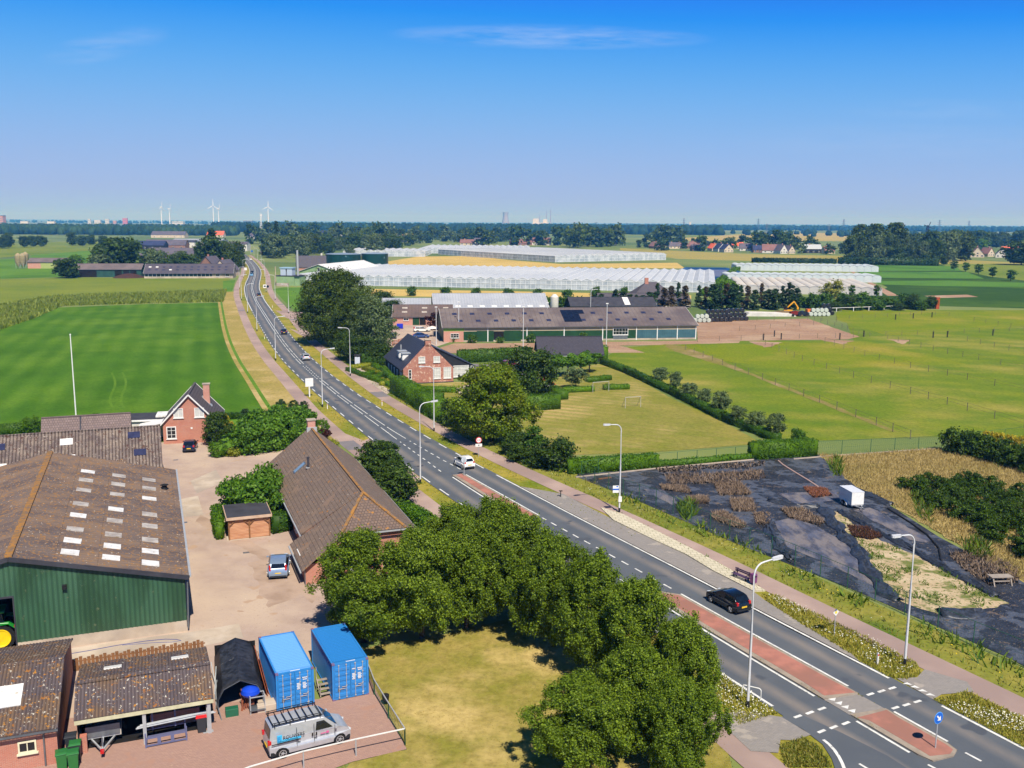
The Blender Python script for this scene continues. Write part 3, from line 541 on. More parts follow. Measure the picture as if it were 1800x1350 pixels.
def door(par, face, c, z, w, h, base=0., mat=None, frame=None, name='door', handle=True):
    (ux, uy), (nx_, ny_) = FACE[face]; o = Vector((c, base, z)) if face in ('front', 'back') else Vector((base, c, z)); rot = math.atan2(uy, ux); Nn = Vector((nx_, ny_, 0)); U = Vector((ux, uy, 0))
    m = MB(); m.box(o + Vector((0, 0, h/2)) + Nn*.04, (w, .07, h), rot); d = m.build(name, mat or m_dgreen, par)
    f = MB()
    for s_ in (-1, 1): f.box(o + U*s_*(w/2+.05) + Vector((0, 0, h/2)) + Nn*.05, (.1, .1, h), rot)
    f.box(o + Vector((0, 0, h+.05)) + Nn*.05, (w+.2, .1, .1), rot); f.build('door_frame', frame or m_wwood, d)
    if handle and w < 1.4: k = MB(); k.box(o + U*(w/2-.12) + Vector((0, 0, 1.02)) + Nn*.1, (.12, .04, .03), rot); k.build('handle', m_galv, d)
    return d
class Roof:
    """two slopes over a W x Dp box; axis y: ridge runs away from the front, axis x: ridge along the front"""
    def __init__(s, W, Dp, eL, eR, rid, axis, rx=None, ov=.35, ovg=.25):
        s.W, s.Dp, s.eL, s.eR, s.rid, s.axis, s.ov, s.ovg = W, Dp, eL, eR, rid, axis, ov, ovg
        s.span = W if axis == 'y' else Dp; s.len = Dp if axis == 'y' else W; s.rx = s.span/2 if rx is None else rx
    def p(s, side, u, v, up=0.):
        """side 0 = left/front slope, 1 = right/back; u metres along the ridge, v 0 at the eave, 1 at the ridge"""
        a, e = (0, s.eL) if side == 0 else (s.span, s.eR); run = abs(s.rx-a); k = (s.rid-e)/run; x = a + (s.rx-a)*v; z = e + (s.rid-e)*v + up
        return Vector((x, u, z)) if s.axis == 'y' else Vector((u, x, z))
    def quad(s, side, up=.12, u0=None, u1=None):
        run = abs(s.rx - (0 if side == 0 else s.span)); vo = -s.ov/run; a, b = (-s.ovg if u0 is None else u0), (s.len+s.ovg if u1 is None else u1)
        return [s.p(side, a, vo, up), s.p(side, b, vo, up), s.p(side, b, 1, up), s.p(side, a, 1, up)]
    def light(s, par, side, u, v, du, dv, mat, name='skylight', up=.13, th=.06):
        q = [s.p(side, u-du/2, v-dv/2, up+th), s.p(side, u+du/2, v-dv/2, up+th), s.p(side, u+du/2, v+dv/2, up+th), s.p(side, u-du/2, v+dv/2, up+th)]
        m = MB(); m.slab(q, th+.02); return m.build(name, mat, par)
def walls_gable(W, Dp, eL, eR, rid, axis, rx=None):
    m = MB(); span = W if axis == 'y' else Dp; rx = span/2 if rx is None else rx
    pr = [(0, 0), (span, 0), (span, eR), (rx, rid), (0, eL)]
    return m.extr(pr, 'Y' if axis == 'y' else 'X', 0, Dp if axis == 'y' else W)
def gable(name, label, cat, loc, rz, W, Dp, eave, rid, axis, wm_, rm_, group=None, corr=None, ov=.35, ovg=.25, rx=None, eR=None, verge=None, gutter=True, ridge_mat=None, th=.14):
    t = thing(name, label, cat, loc, rz, group); eR = eave if eR is None else eR
    walls_gable(W, Dp, eave, eR, rid, axis, rx).build('wall', wm_, t)
    rf = Roof(W, Dp, eave, eR, rid, axis, rx, ov, ovg); m = MB()
    for sd in (0, 1):
        q = rf.quad(sd, th)
        if corr: m.corr(q, corr, corr*.14, th*.5)
        else: m.slab(q, th-.01)
    ro = m.build('roof', rm_, t)
    k = MB(); a, b = rf.p(0, -ovg, 1, th+.01), rf.p(0, rf.len+ovg, 1, th+.01); k.bar(a, b, .34, .1); k.build('ridge_cap', ridge_mat or rm_, ro)
    if verge:
        k = MB()
        for u in (-ovg-.03, rf.len+ovg+.03):
            k = MB()
            for sd in (0, 1): k.bar(Vector(rf.p(sd, u, -rf.ov/abs(rf.rx-(0 if sd == 0 else rf.span)), th-.06)), Vector(rf.p(sd, u, 1, th-.06)), .05, .19)
            k.build('verge_board', verge, ro)
    if gutter:
        for sd in (0, 1): k = MB(); q = rf.quad(sd, th-.1); d = (q[0]-q[3]).normalized()*.06; k.bar(q[0]+d, q[1]+d, .12, .1); k.build('gutter', m_grey_s, ro)
    return t, rf, ro
# ---------------------------------------------------------------- green barn, front left
BW, BD, BE, BR, BX = 23.4, 32.7, 4.5, 7.35, 11.7
barn = thing('green_barn', 'large dark green metal clad barn with rusty brown roof and rows of skylights', 'barn', yd(-22.0, 73.2), YR)
x0, x1, dh = 6.9, 11.72, 4.35
for nm, pts in (('wall', None),):
    m = MB(); th = .2
    def gz(x): return BE + (BR-BE)*(1-abs(x-BX)/BX)
    m.extr([(0, .9), (x0, .9), (x0, gz(x0)), (0, BE)], 'Y', 0, th); m.extr([(x0, dh), (x1, dh), (x1, gz(x1)), (BX, BR), (x0, gz(x0))], 'Y', 0, th); m.extr([(x1, .9), (BW, .9), (BW, BE), (x1, gz(x1))], 'Y', 0, th)
    m.bx(0, th, th, BD, .9, BE); m.bx(BW-th, BW, th, BD, .9, BE); m.extr([(0, .0), (BW, 0), (BW, BE), (BX, BR), (0, BE)], 'Y', BD-th, BD)
    wl = m.build('wall', m_green, barn)
    rb = MB()
    for i in range(int(BW/.34)):
        x = .17+i*.34
        rb.bx(x-.05, x+.05, -.035, .002, (dh if x0-.1 < x < x1+.1 else .9), gz(x)-.02)
    for i in range(int(BD/.34)): rb.bx(BW-.002, BW+.035, .12+i*.34, .22+i*.34, .9, BE-.02)
    rb.build('cladding_ribs', m_green, wl)
m = MB(); m.bx(0, x0, -.02, .22, 0, .9); m.bx(x1, BW, -.02, .22, 0, .9); m.bx(BW-.22, BW+.02, .22, BD, 0, .9); m.build('concrete_plinth', m_conc, barn)
m = MB(); m.bx(x0-.1, x0, -.06, .24, 0, dh); m.bx(x1, x1+.1, -.06, .24, 0, dh); m.bx(x0-.1, x1+.1, -.06, .24, dh, dh+.14); m.build('door_frame', m_roofdark, barn)
rf = Roof(BW, BD, BE, BE, BR, 'y', BX, .35, .3)
m = MB()
for sd in (0, 1): m.corr(rf.quad(sd, .12), .5, .03, .06)
ro = m.build('roof', m_asb, barn)
k = MB(); k.bar(rf.p(0, -.3, 1, .14), rf.p(0, BD+.3, 1, .14), .5, .12); k.build('ridge_cap', m_lich, ro)
k = MB()
for sd in (0, 1): k.bar(rf.p(sd, -.32, -.03, -.02), rf.p(sd, -.32, 1, -.02), .06, .34)
k.build('barge_board', m_roofdark, ro)
k = MB(); k.bar(Vector((BW+.42, -.3, BE-.0)), Vector((BW+.42, BD+.3, BE-.0)), .16, .12); k.build('gutter', m_galv, ro)
k = MB(); k.tube([(BW+.4, .1, BE-.05), (BW+.2, -.1, BE-.5), (BW+.1, -.14, .3)], .06); k.build('downpipe', m_grey_s, barn)
us = [2.2, 5.0, 7.9, 11.8, 15.3, 19.9, 23.6, 26.9]
for j, v in enumerate((.675, .435, .20)):
    for i, u in enumerate(us): rf.light(ro, 1, u + (-.3*j if i < 5 else 0), v, 1.05, .105, m_skyw if (i*3+j*5) % 4 == 1 or i < 2 else m_sky)
for i, u in enumerate((7, 12, 16.5, 21, 25.5)): rf.light(ro, 0, u, .3, .9, .12, m_skyb if i == 3 else m_sky)
k = MB(); c = rf.p(1, 24.2, .08, .15); k.cyl(c, c+Vector((0, 0, .35)), .3, .22, 10); k.cyl(c+Vector((0, 0, .4)), c+Vector((0, 0, .5)), .42, .1, 10); k.build('roof_vent', m_blk, ro)
k = MB(); k.bx(15.0, 15.3, -.3, 0., 4.6, 4.9); k.build('floodlight', m_blk, barn)
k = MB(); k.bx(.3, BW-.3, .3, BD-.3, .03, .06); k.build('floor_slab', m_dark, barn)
# ---------------------------------------------------------------- long grey barn behind it
lb, rf, ro = gable('corrugated_barn', 'long low barn under grey corrugated sheets behind the green barn', 'barn', yd(-28, 115.6), YR, 28.2, 9.5, 2.9, 6.5, 'x', m_white_s, m_asb2, corr=.36, ov=.5, ovg=.3, th=.12)
for (u, v, mt) in ((3.5, .72, m_skyw), (3.2, .3, m_skyw), (10.9, .70, m_skyb), (17.9, .72, m_skyw), (18.2, .3, m_skyw), (11.2, .2, m_skyw), (25.2, .78, m_skyb), (25.8, .32, m_skyb)): rf.light(ro, 0, u+.3, v, 1.35, .16, mt, up=.14)
rf.light(ro, 0, 23.4, .1, 2.6, .15, m_asb3, 'repair_sheet', up=.14)
window(lb, 'right', 3, 1, 1.2, 1., 28.2)
sh, rf, ro = gable('tiled_shed', 'low shed with grey brown tiled roof behind the corrugated barn', 'shed', yd(-13.6, 131.4), YR, 10.3, 7.2, 2.3, 5.5, 'x', b_red, brick_mat('grey brown tiles', (132, 116, 112), (112, 98, 96), (84, 72, 72), 1, .3, .36, .03, rowmap='roofy'))
m = MB(); m.slab([rf.p(0, 4.3, -.05, .17), rf.p(0, 4.5, -.05, .17), rf.p(0, 4.5, 1, .17), rf.p(0, 4.3, 1, .17)], .05); m.build('valley_strip', m_roofdark, ro)
window(sh, 'front', 5, 1, 1.2, .9)
# ---------------------------------------------------------------- brick house at the left
hA = at(288, 781); HR = R(13)
hs_, rf, ro = gable('brick_house', 'red brick gabled house with dark tiled roof beside the meadow', 'house', hA, HR, 7.2, 9.6, 3.05, 6.9, 'y', b_red, t_greyx, ov=.45, ovg=.35, verge=m_wwood)
for x in (2.15, 4.95): window(hs_, 'front', x, 3.7, 1.3, 1.35, 0, pm=m_winw, nx=2)
window(hs_, 'front', 1.1, .75, 1.3, 1.75, 0, nx=2, nz=3, fr=.12)
window(hs_, 'left', 4, 1., 1.4, 1.3, 0)
k = MB(); k.bx(5.1, 6.0, 5.4, 6.2, 3.6, 7.5); ch = k.build('chimney', b_pink, ro); k = MB(); k.bx(5.0, 6.1, 5.3, 6.3, 7.45, 7.56); k.build('chimney_cap', m_conc, ch)
k = MB(); k.add([(4.95, 5.25, 5.35), (6.15, 5.25, 4.3), (6.15, 5.4, 4.32), (4.95, 5.4, 5.4)], [(0, 1, 2, 3)]); k.slab([(4.9, 5.2, 5.68), (4.9, 6.4, 5.68), (6.3, 6.4, 4.18), (6.3, 5.2, 4.18)], .04); k.build('flashing', m_galv, ch)
rf.light(ro, 0, 3.4, .42, .7, .14, m_winl, 'roof_window', up=.15)
k = MB(); k.bx(3.7, 3.95, -.06, 0, 2.05, 2.3); k.build('wall_lamp', m_wwood, hs_)
an = thing('flat_annex', 'white edged flat roofed annex joined to the brick house', 'annex', hA, HR)
k = MB(); k.bx(-7.2, -.02, 4.6, 9.6, 0, 2.5); k.build('wall', m_white_s, an); k = MB(); k.bx(-7.5, -.03, 4.3, 9.8, 2.5, 2.72); k.build('fascia', m_wwood, an); k = MB(); k.bx(-7.3, -.1, 4.5, 9.6, 2.72, 2.78); k.build('roof', m_roofdark, an)
k = MB(); k.slab([(-1.6, 5.2, 3.1), (-.1, 5.2, 3.1), (-.1, 7.6, 3.25), (-1.6, 7.6, 3.25)], .25); k.build('skylight', m_skyw, an)
k = MB(); k.slab([(-3.6, .6, 2.25), (-.06, .9, 2.9), (-.06, 4.2, 2.9), (-3.6, 4.2, 2.25)], .06); tag(k.build('awning', m_wwood), 'white sloping awning against the brick house wall', 'awning'); D.objects['awning'].location = hA; D.objects['awning'].rotation_euler = (0, 0, HR)
k = MB(); k.cyl((0, 0, 0), (0, 0, 14.3), .11, .07, 8); fm = thing('flagpole', 'tall white bare flagpole behind the corrugated barn', 'flagpole', at(135.5, 757)); k.build('pole', m_wwood, fm); k = MB(); k.lathe([(.0, 14.3), (.12, 14.36), (.12, 14.45), (0, 14.55)], n=8); k.build('finial', m_wwood, fm)
# ---------------------------------------------------------------- big tiled farmhouse
fh = thing('tiled_farmhouse', 'long brick farmhouse with brown hipped tile roof and orange lichen ridge', 'farmhouse', yd(12.5, 79.6), YR)
FW, FD, FE, FR = 9.7, 33.4, 2.6, 6.55; FX = 4.85; sl = (FR-FE)/FX; hz_, hy = 4.2, 3.8
m = MB(); hx = (hz_-FE)/sl
m.extr([(0, 0), (FW, 0), (FW, FE), (FW-hx, hz_), (hx, hz_), (0, FE)], 'Y', 0, hy); m.extr([(0, 0), (FW, 0), (FW, FE), (FX, FR), (0, FE)], 'Y', hy, FD)
m.bx(-1.1, 0.0, 0, 6.6, 0, 1.85); m.build('wall', b_red, fh)
up = .16
def fp(x, y): return Vector((x, y, min(FE+sl*x, FE+sl*(FW-x))+up))
q0, xl0 = -.6, -.45
m = MB(); m.slab([fp(-.45, 6.7), fp(-.45, FD+.3), fp(FX, FD+.3), fp(FX, hy+.1)], .14); m.slab([fp(-1.5, -.5), fp(-1.5, 6.7), fp(FX, hy+.1), fp(hx, -.5)], .14)
m.add([fp(-.45, 6.7)-Vector((0, 0, .14)), fp(-1.5, 6.7)-Vector((0, 0, .14)), fp(-1.5, 6.7)], [(0, 1, 2)])
m.slab([fp(FW+.45, -.5), fp(FW-hx, -.5), fp(FX, hy+.1), fp(FX, FD+.3)], .14); m.slab([fp(FW+.45, -.5), fp(FX, FD+.3), fp(FX, FD+.3), fp(FW+.45, FD+.3)], .14)
ro = m.build('roof', t_brown, fh)
m = MB(); m.slab([fp(hx, -.5)+Vector((0, 0, .004)), fp(FW-hx, -.5)+Vector((0, 0, .004)), fp(FX, hy+.1), fp(FX, hy+.1)+Vector((0, .01, 0))], .14); m.build('hip_slope', t_brownh, ro)
k = MB(); k.bar(fp(FX, hy)+Vector((0, 0, .02)), fp(FX, FD+.3)+Vector((0, 0, .02)), .26, .12); k.bar(fp(FX, hy)+Vector((0, 0, .02)), fp(hx, -.5)+Vector((0, 0, .03)), .26, .1); k.bar(fp(FX, hy)+Vector((0, 0, .02)), fp(FW-hx, -.5)+Vector((0, 0, .03)), .26, .1); k.build('ridge_tiles', m_lich, ro)
k = MB(); k.bar(fp(-.52, 6.7)-Vector((0, 0, .12)), fp(-.52, FD+.3)-Vector((0, 0, .12)), .13, .11); k.build('gutter', m_galv, ro); k = MB(); k.bar(fp(-1.58, -.5)-Vector((0, 0, .12)), fp(-1.58, 6.7)-Vector((0, 0, .12)), .13, .11); k.build('gutter', m_galv, ro); k = MB(); k.bar(fp(FW+.52, -.5)-Vector((0, 0, .12)), fp(FW+.52, FD+.3)-Vector((0, 0, .12)), .13, .11); k.build('gutter', m_galv, ro); k = MB(); k.bar(fp(hx, -.58)-Vector((0, 0, .12)), fp(FW-hx, -.58)-Vector((0, 0, .12)), .13, .11); k.build('gutter', m_galv, ro)
k = MB(); k.bx(FX-.45, FX+.45, FD-.7, FD+.1, FR-.2, FR+1.1); ch = k.build('chimney', b_pink, ro); k = MB(); k.bx(FX-.55, FX+.55, FD-.8, FD+.2, FR+1.1, FR+1.2); k.build('chimney_cap', m_conc, ch); k = MB(); k.bx(FX-.6, FX+.6, FD-.85, FD-.7, FR-.3, FR+.3); k.build('flashing', m_galv, ch)
def fslab(x0, x1, y0, y1, lift, th): 
    return MB().slab([fp(x0, y0)+Vector((0, 0, lift)), fp(x0, y1)+Vector((0, 0, lift)), fp(x1, y1)+Vector((0, 0, lift)), fp(x1, y0)+Vector((0, 0, lift))], th)
rw = fslab(1.3, 2.6, 23.0, 24.0, .08, .1).build('roof_window', m_grey_s, ro); fslab(1.4, 2.5, 23.1, 23.9, .1, .02).build('pane', m_winl, rw)
k = MB(); c = fp(2.6, 21.2); k.cyl(c-Vector((0, 0, .1)), c+Vector((0, 0, 1.1)), .12, .12, 10); k.cyl(c+Vector((0, 0, 1.12)), c+Vector((0, 0, 1.22)), .16, .16, 10); fl = k.build('flue', m_roofdark, ro); k = MB(); k.box(c+Vector((0, 0, .05)), (.5, .5, .08)); k.build('flue_base', m_galv, fl)
for y in (9, 12.5, 16, 20, 24): window(fh, 'left', y, .85, 1.1, 1.2, 0)
door(fh, 'left', 22, 0, .95, 2.1, 0); door(fh, 'left', 3.4, 0, 1.6, 1.75, -1.1, m_dgreen, handle=False)
for y in (6, 14, 22, 29): window(fh, 'right', y, .9, 1.3, 1.2, FW)
for x in (3.2, 6.4): window(fh, 'front', x, .9, 1.2, 1.3, 0)
k = MB(); k.tube([(-1.15, -.08, 1.85), (-1.15, -.08, .05)], .05); k.build('downpipe', m_grey_s, fh)
# ---------------------------------------------------------------- carport
cp = thing('carport', 'small larch boarded carport with flat grey roof in the yard', 'carport', yd(6.1, 93.7), YR)
k = MB(); k.bx(.1, 3.9, .06, .12, .12, 2.05); k.bx(.06, .12, .1, 4.1, .12, 2.05); k.build('board_wall', m_tim, cp)
for x, y in ((.06, .06), (2, .04), (3.94, .06), (.06, 4.2), (3.94, 4.2)):
    k = MB(); k.box((x, y-.04, 1.1), (.14, .14, 2.2)); k.build('post', m_timd, cp)
for x, s_ in ((.1, 1), (2, -1), (2, 1), (3.9, -1)): k = MB(); k.bar((x, -.04, 1.5), (x+s_*.6, -.04, 2.1), .08); k.build('brace', m_timd, cp)
k = MB(); k.bx(-.2, 4.2, -.25, 4.45, 2.15, 2.42); k.build('fascia', M('weathered larch fascia', (196, 170, 148), (180, 152, 130), 2), cp); k = MB(); k.bx(-.12, 4.12, -.17, 4.37, 2.42, 2.46); k.build('roof', m_roofdark, cp); k = MB(); k.bx(-.15, 4.1, -.12, 4.4, .0, .1); k.build('floor_slab', m_conc, cp)
# ---------------------------------------------------------------- brick shed, bottom left
bs, rf, ro = gable('brick_shed', 'brick shed with spotted corrugated roof at the lower left corner', 'shed', yd(-16, 56.7), YR, 9.7, 12.0, 2.4, 3.75, 'x', b_red, m_asb3, corr=.2, ov=.32, ovg=.12, th=.1, ridge_mat=m_asb3)
window(bs, 'front', 8.15, 1.05, .95, .72, 0, fm=m_cwood, nx=2); k = MB(); k.tube([(9.0, -.28, 2.3), (9.02, -.07, 2.05), (9.02, -.07, .05)], .05); k.build('downpipe', m_grey_s, bs)
rf.light(ro, 0, 6.7, .5, 2., .32, m_skyw, up=.13, th=.05)
# ---------------------------------------------------------------- open shed
OS = yd(-5.3, 57.2)
os_ = thing('open_shed', 'open fronted shed with lichen covered corrugated roof and cream fascia', 'shed', OS, YR)
rf = Roof(7.6, 6.9, 2.35, 2.45, 3.35, 'x', 2.4, .22, .1); m = MB()
m.corr(rf.quad(0, .1), .2, .03, .05); m.corr(rf.quad(1, .1), .2, .03, .05); ro = m.build('roof', m_asb3, os_)
k = MB(); k.bar(rf.p(0, -.1, 1, .13), rf.p(0, 7.7, 1, .13), .4, .08); k.build('ridge_cap', m_asb3, ro)
for u, v in ((1.9, .42), (5.95, .42)): rf.light(ro, 1, u, v, 1.05, .12, m_skyw, up=.11)
k = MB(); k.bx(-.08, 7.68, -.2, -.14, 2.05, 2.3); k.build('fascia', M('cream weathered fascia', (200, 196, 164), (180, 176, 146), 1.5), os_)
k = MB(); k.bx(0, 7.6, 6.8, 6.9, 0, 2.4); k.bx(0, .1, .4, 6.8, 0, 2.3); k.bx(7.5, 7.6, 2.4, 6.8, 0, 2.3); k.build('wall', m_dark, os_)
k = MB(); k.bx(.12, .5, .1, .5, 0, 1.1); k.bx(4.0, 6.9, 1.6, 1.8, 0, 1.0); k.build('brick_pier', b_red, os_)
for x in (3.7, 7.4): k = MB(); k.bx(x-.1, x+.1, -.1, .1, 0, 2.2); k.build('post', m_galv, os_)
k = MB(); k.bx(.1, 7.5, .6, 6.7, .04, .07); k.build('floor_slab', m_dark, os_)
# pallet fence along the back of the sheds
pf = thing('board_fence', 'low fence of upright brown boards behind the open shed', 'fence', yd(-6.4, 68.9), YR)
for i in range(34): k = MB(); k.box((.1+i*.26, 0, .45+.04*((i*7) % 3)), (.22, .04, .9+.08*((i*7) % 3))); k.build('board', m_timd, pf)
k = MB(); k.bx(0, 8.9, .03, .07, .3, .38); k.bx(0, 8.9, .03, .07, .68, .76); k.build('rail', m_timd, pf)
# ---------------------------------------------------------------- black tarpaulin shelter
ts = thing('tarpaulin_shelter', 'black tarpaulin covered barrel shelter beside the open shed', 'shelter', yd(2.7, 59.3), YR - R(2)); ts.scale = (1.08, 1, .96)
pr = [(0, 0), (.02, 1.0), (.35, 1.75), (1.35, 2.25), (2.35, 1.75), (2.68, 1.0), (2.7, .4)]
m = MB(); n = len(pr); vs = []; rng = random.Random(5); ny = 12
for j in range(ny+1):
    for i, (x, z) in enumerate(pr): vs.append((x+rng.uniform(-.03, .03), 6.6*j/ny, z+rng.uniform(-.035, .03)-(.05 if j % 3 else 0)))
m.add(vs, [(j*n+i, j*n+i+1, (j+1)*n+i+1, (j+1)*n+i) for j in range(ny) for i in range(n-1)])
tp = m.build('tarpaulin', M('black tarpaulin', (44, 46, 54), (58, 60, 68), .8, (34, 36, 42), 2.5, spots=((1.2, .68, (96, 96, 100)),), rough=.5, bump=.5, bsc=4), ts, smooth=True)
s_ = tp.modifiers.new('thick', 'SOLIDIFY'); s_.thickness = .03
k = MB()
for y in (.05, 3.3, 6.55): k.tube([(.04, y, 0), (.06, y, 1.0), (.4, y, 1.7), (1.35, y, 2.18), (2.3, y, 1.7), (2.62, y, 1.0), (2.64, y, 0)], .03, 6)
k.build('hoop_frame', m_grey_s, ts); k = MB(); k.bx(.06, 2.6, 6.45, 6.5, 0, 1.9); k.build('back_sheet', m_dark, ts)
# ---------------------------------------------------------------- vegetation
L_hornb = leafmat('hornbeam leaves', (38, 68, 8), (146, 170, 44), .38, (92, 114, 20))
L_oak = leafmat('oak leaves', (36, 58, 12), (100, 120, 32), .3)
L_maple = leafmat('maple leaves', (54, 82, 6), (132, 154, 22), .35, (130, 134, 26))
L_dark = leafmat('dark leaves', (34, 58, 14), (88, 114, 34), .3)
L_hedge = leafmat('hedge leaves', (54, 92, 8), (112, 152, 26), .35)
L_hedge2 = leafmat('deep green hedge leaves', (44, 80, 12), (92, 128, 30), .3)  # deeper green for the darker hedges and bushes
L_bright = leafmat('bright leaves', (52, 96, 14), (120, 160, 44), .35)
L_grey = leafmat('grey green leaves', (66, 88, 46), (128, 146, 94), .3)
L_lime = leafmat('yellow green leaves', (104, 118, 26), (170, 174, 50), .3)
L_gold = leafmat('golden leaves', (150, 138, 30), (206, 186, 54), .3)
L_red = leafmat('copper leaves', (50, 24, 26), (92, 44, 42), .2)
L_con = leafmat('conifer needles', (26, 50, 20), (64, 92, 42), .15)
L_brown = leafmat('browned conifer needles', (62, 54, 34), (100, 86, 54), .1)
L_jun = leafmat('juniper needles', (30, 56, 8), (84, 112, 20), .25)
L_will = leafmat('willow leaves', (120, 126, 48), (168, 168, 76), .3)
L_corn = leafmat('maize leaves', (108, 134, 44), (166, 174, 78), .4)
L_tuft = leafmat('grass tufts', (92, 114, 30), (166, 156, 72), .3)
L_tuft2 = leafmat('light verge tufts', (116, 128, 40), (192, 182, 84), .35)
L_tuftg = leafmat('green weed tufts', (62, 96, 24), (124, 146, 44), .3)
L_straw = leafmat('straw blades', (154, 136, 82), (196, 178, 122), .3)
L_flow = leafmat('white flower heads', (214, 214, 200), (236, 236, 226), .2)
L_yel = leafmat('yellow flower heads', (200, 176, 30), (228, 206, 50), .2)
L_dead = leafmat('dried plants', (108, 92, 78), (172, 150, 128), .2)
m_bark = M('bark', (92, 78, 64), (72, 60, 50), 2, bump=.5, bsc=6)
m_birch = M('birch bark', (206, 202, 192), (180, 174, 164), 3, spots=((3, .64, (60, 54, 50)),))
NR = np.random.default_rng(11)
def quads(P, N, size, asp=.62, jitter=.9):
    """one leaf-sized diamond per point, facing roughly along N"""
    k = len(P); n = N + jitter*NR.normal(size=(k, 3)); n /= np.linalg.norm(n, axis=1, keepdims=True)+1e-9
    a = np.cross(n, NR.normal(size=(k, 3))); a /= np.linalg.norm(a, axis=1, keepdims=True)+1e-9; b = np.cross(n, a)
    s = (size*NR.uniform(.65, 1.3, k))[:, None]
    V = np.stack([P - a*s, P - b*s*asp, P + a*s, P + b*s*asp], 1).reshape(-1, 3)
    return V, np.arange(4*k).reshape(-1, 4)
PROF = {'round': lambda z: np.sqrt(np.clip(1-(2*z-1)**2, 0, 1))**.9, 'broad': lambda z: np.where(z < .35, .55+.45*np.sin(z/.35*np.pi/2), np.sqrt(np.clip(1-((z-.35)/.65)**2, 0, 1))),
        'tall': lambda z: np.clip(np.sin(np.pi*np.clip(z*.93+.07, 0, 1))**.6, 0, 1), 'cone': lambda z: np.clip((1-z)**.85*(.75+.25*np.minimum(z/.1, 1)), .03, 1),
        'column': lambda z: np.clip(np.minimum(1, (1-z)*4)**.6*np.minimum(1, .7+z*2), .05, 1), 'wedge': lambda z: np.clip(.55+.45*z, 0, 1)*np.sqrt(np.clip(1-np.clip((z-.7)/.3, 0, 1)**2, 0.03, 1))}
def crown_cloud(w, h, prof, ncl, nl, leaf, rc=.16, shell=.4, lump=.18, seed=0, sq=(1, 1, .72)):
    """leaf clumps spread through a crown w wide and h high (z from 0)"""
    global NR; NR = np.random.default_rng(seed+101); f = PROF[prof]
    z = NR.uniform(.02, .97, ncl); th = NR.uniform(0, 2*np.pi, ncl); rad = NR.uniform(0, 1, ncl)**shell
    wob = 1+lump*np.sin(th*2+seed)*np.cos(z*5+seed*2)+lump*.8*np.sin(th*3+z*7+seed*3)
    r = f(z)*rad*(w/2)*wob*(1-rc*.7)
    C = np.stack([r*np.cos(th), r*np.sin(th), z*h*(1-rc*.35)], 1)
    out = np.stack([np.cos(th)*rad, np.sin(th)*rad, (z-.35)*1.1], 1)
    n = max(1, int(nl/ncl)); R_ = rc*w*NR.uniform(.5, 1.4, ncl); st_ = NR.random(ncl) < .14; C[st_] *= np.array([1.08, 1.08, 1.04]); R_[st_] *= .7
    d = NR.normal(size=(ncl, n, 3)); d /= np.linalg.norm(d, axis=2, keepdims=True); q = NR.uniform(.15, 1.3, (ncl, n, 1))
    sq = np.array(sq); P = (C[:, None] + d*q*R_[:, None, None]*sq).reshape(-1, 3); N = (.6*d + .5*out[:, None] + np.array([0, 0, .35])).reshape(-1, 3)
    P[:, 2] = np.maximum(P[:, 2], .02*h)
    V, F = quads(P, N, np.full(len(P), leaf)); return V, F, C
def tree_proto(name, w, h, prof, base, ncl, nl, leaf, lm, bark=None, rc=.16, shell=.4, lump=.18, seed=0, trunk=None, multi=1, sq=(1, 1, .72)):
    """returns an unplaced tree: Empty > trunk, crown (height h, crown starts at base)"""
    t = D.objects.new(name, None); COL.objects.link(t)
    V, F, C = crown_cloud(w, h-base, prof, ncl, nl, leaf, rc, shell, lump, seed, sq); V[:, 2] += base
    npobj('crown', V, F, lm, t)
    rt = trunk or max(.08, h*.018); m = MB(); rg = random.Random(seed)
    for s_ in range(multi):
        ox, oy = (0, 0) if multi == 1 else (rg.uniform(-.5, .5), rg.uniform(-.5, .5)); top = Vector((ox*2.2+rg.uniform(-.2, .2), oy*2.2, base+(h-base)*.7))
        mid = Vector((ox*1.3+rg.uniform(-.15, .15)*h*.06, oy*1.3, top.z*.5)); m.tube([(ox, oy, -.05), (ox, oy, .12*h*.3), mid, top], [rt*1.35/math.sqrt(multi), rt/math.sqrt(multi), rt*.75/math.sqrt(multi), rt*.2], 7)
        if nl > 900:
            for i in range(6):
                c = Vector(C[(i*7+s_*3) % len(C)])*.8; c.z += base; a = Vector((ox, oy, 0)).lerp(mid, rg.uniform(.6, 1)); m.tube([a, a.lerp(c, .5)+Vector((0, 0, .05*h)), c], [rt*.5, rt*.32, rt*.1], 5)
    m.build('trunk', bark or m_bark, t); return t
TP = {}
def tree(key, label, loc, h, w=None, cat='tree', group=None, rz=None, name=None):
    """a copy of the kind `key`, scaled to height h and crown width w"""
    proto, ph, pw, nm = TP[key]
    o = proto if not proto.get('used') else dup(proto)
    proto['used'] = 1
    if 'used' in o and o is not proto: del o['used']
    o.name = name or nm; s = h/ph; sw = (w or pw*s)/pw; o.scale = (sw, sw, s); o.location = loc; o.rotation_euler = (0, 0, rz if rz is not None else (hash((round(loc[0], 1), round(loc[1], 1))) % 628)/100)
    return tag(o, label, cat, group)
def kind(key, name, h, w, *a, **k): TP[key] = (tree_proto(name, w, h, *a, **k), h, w, name)
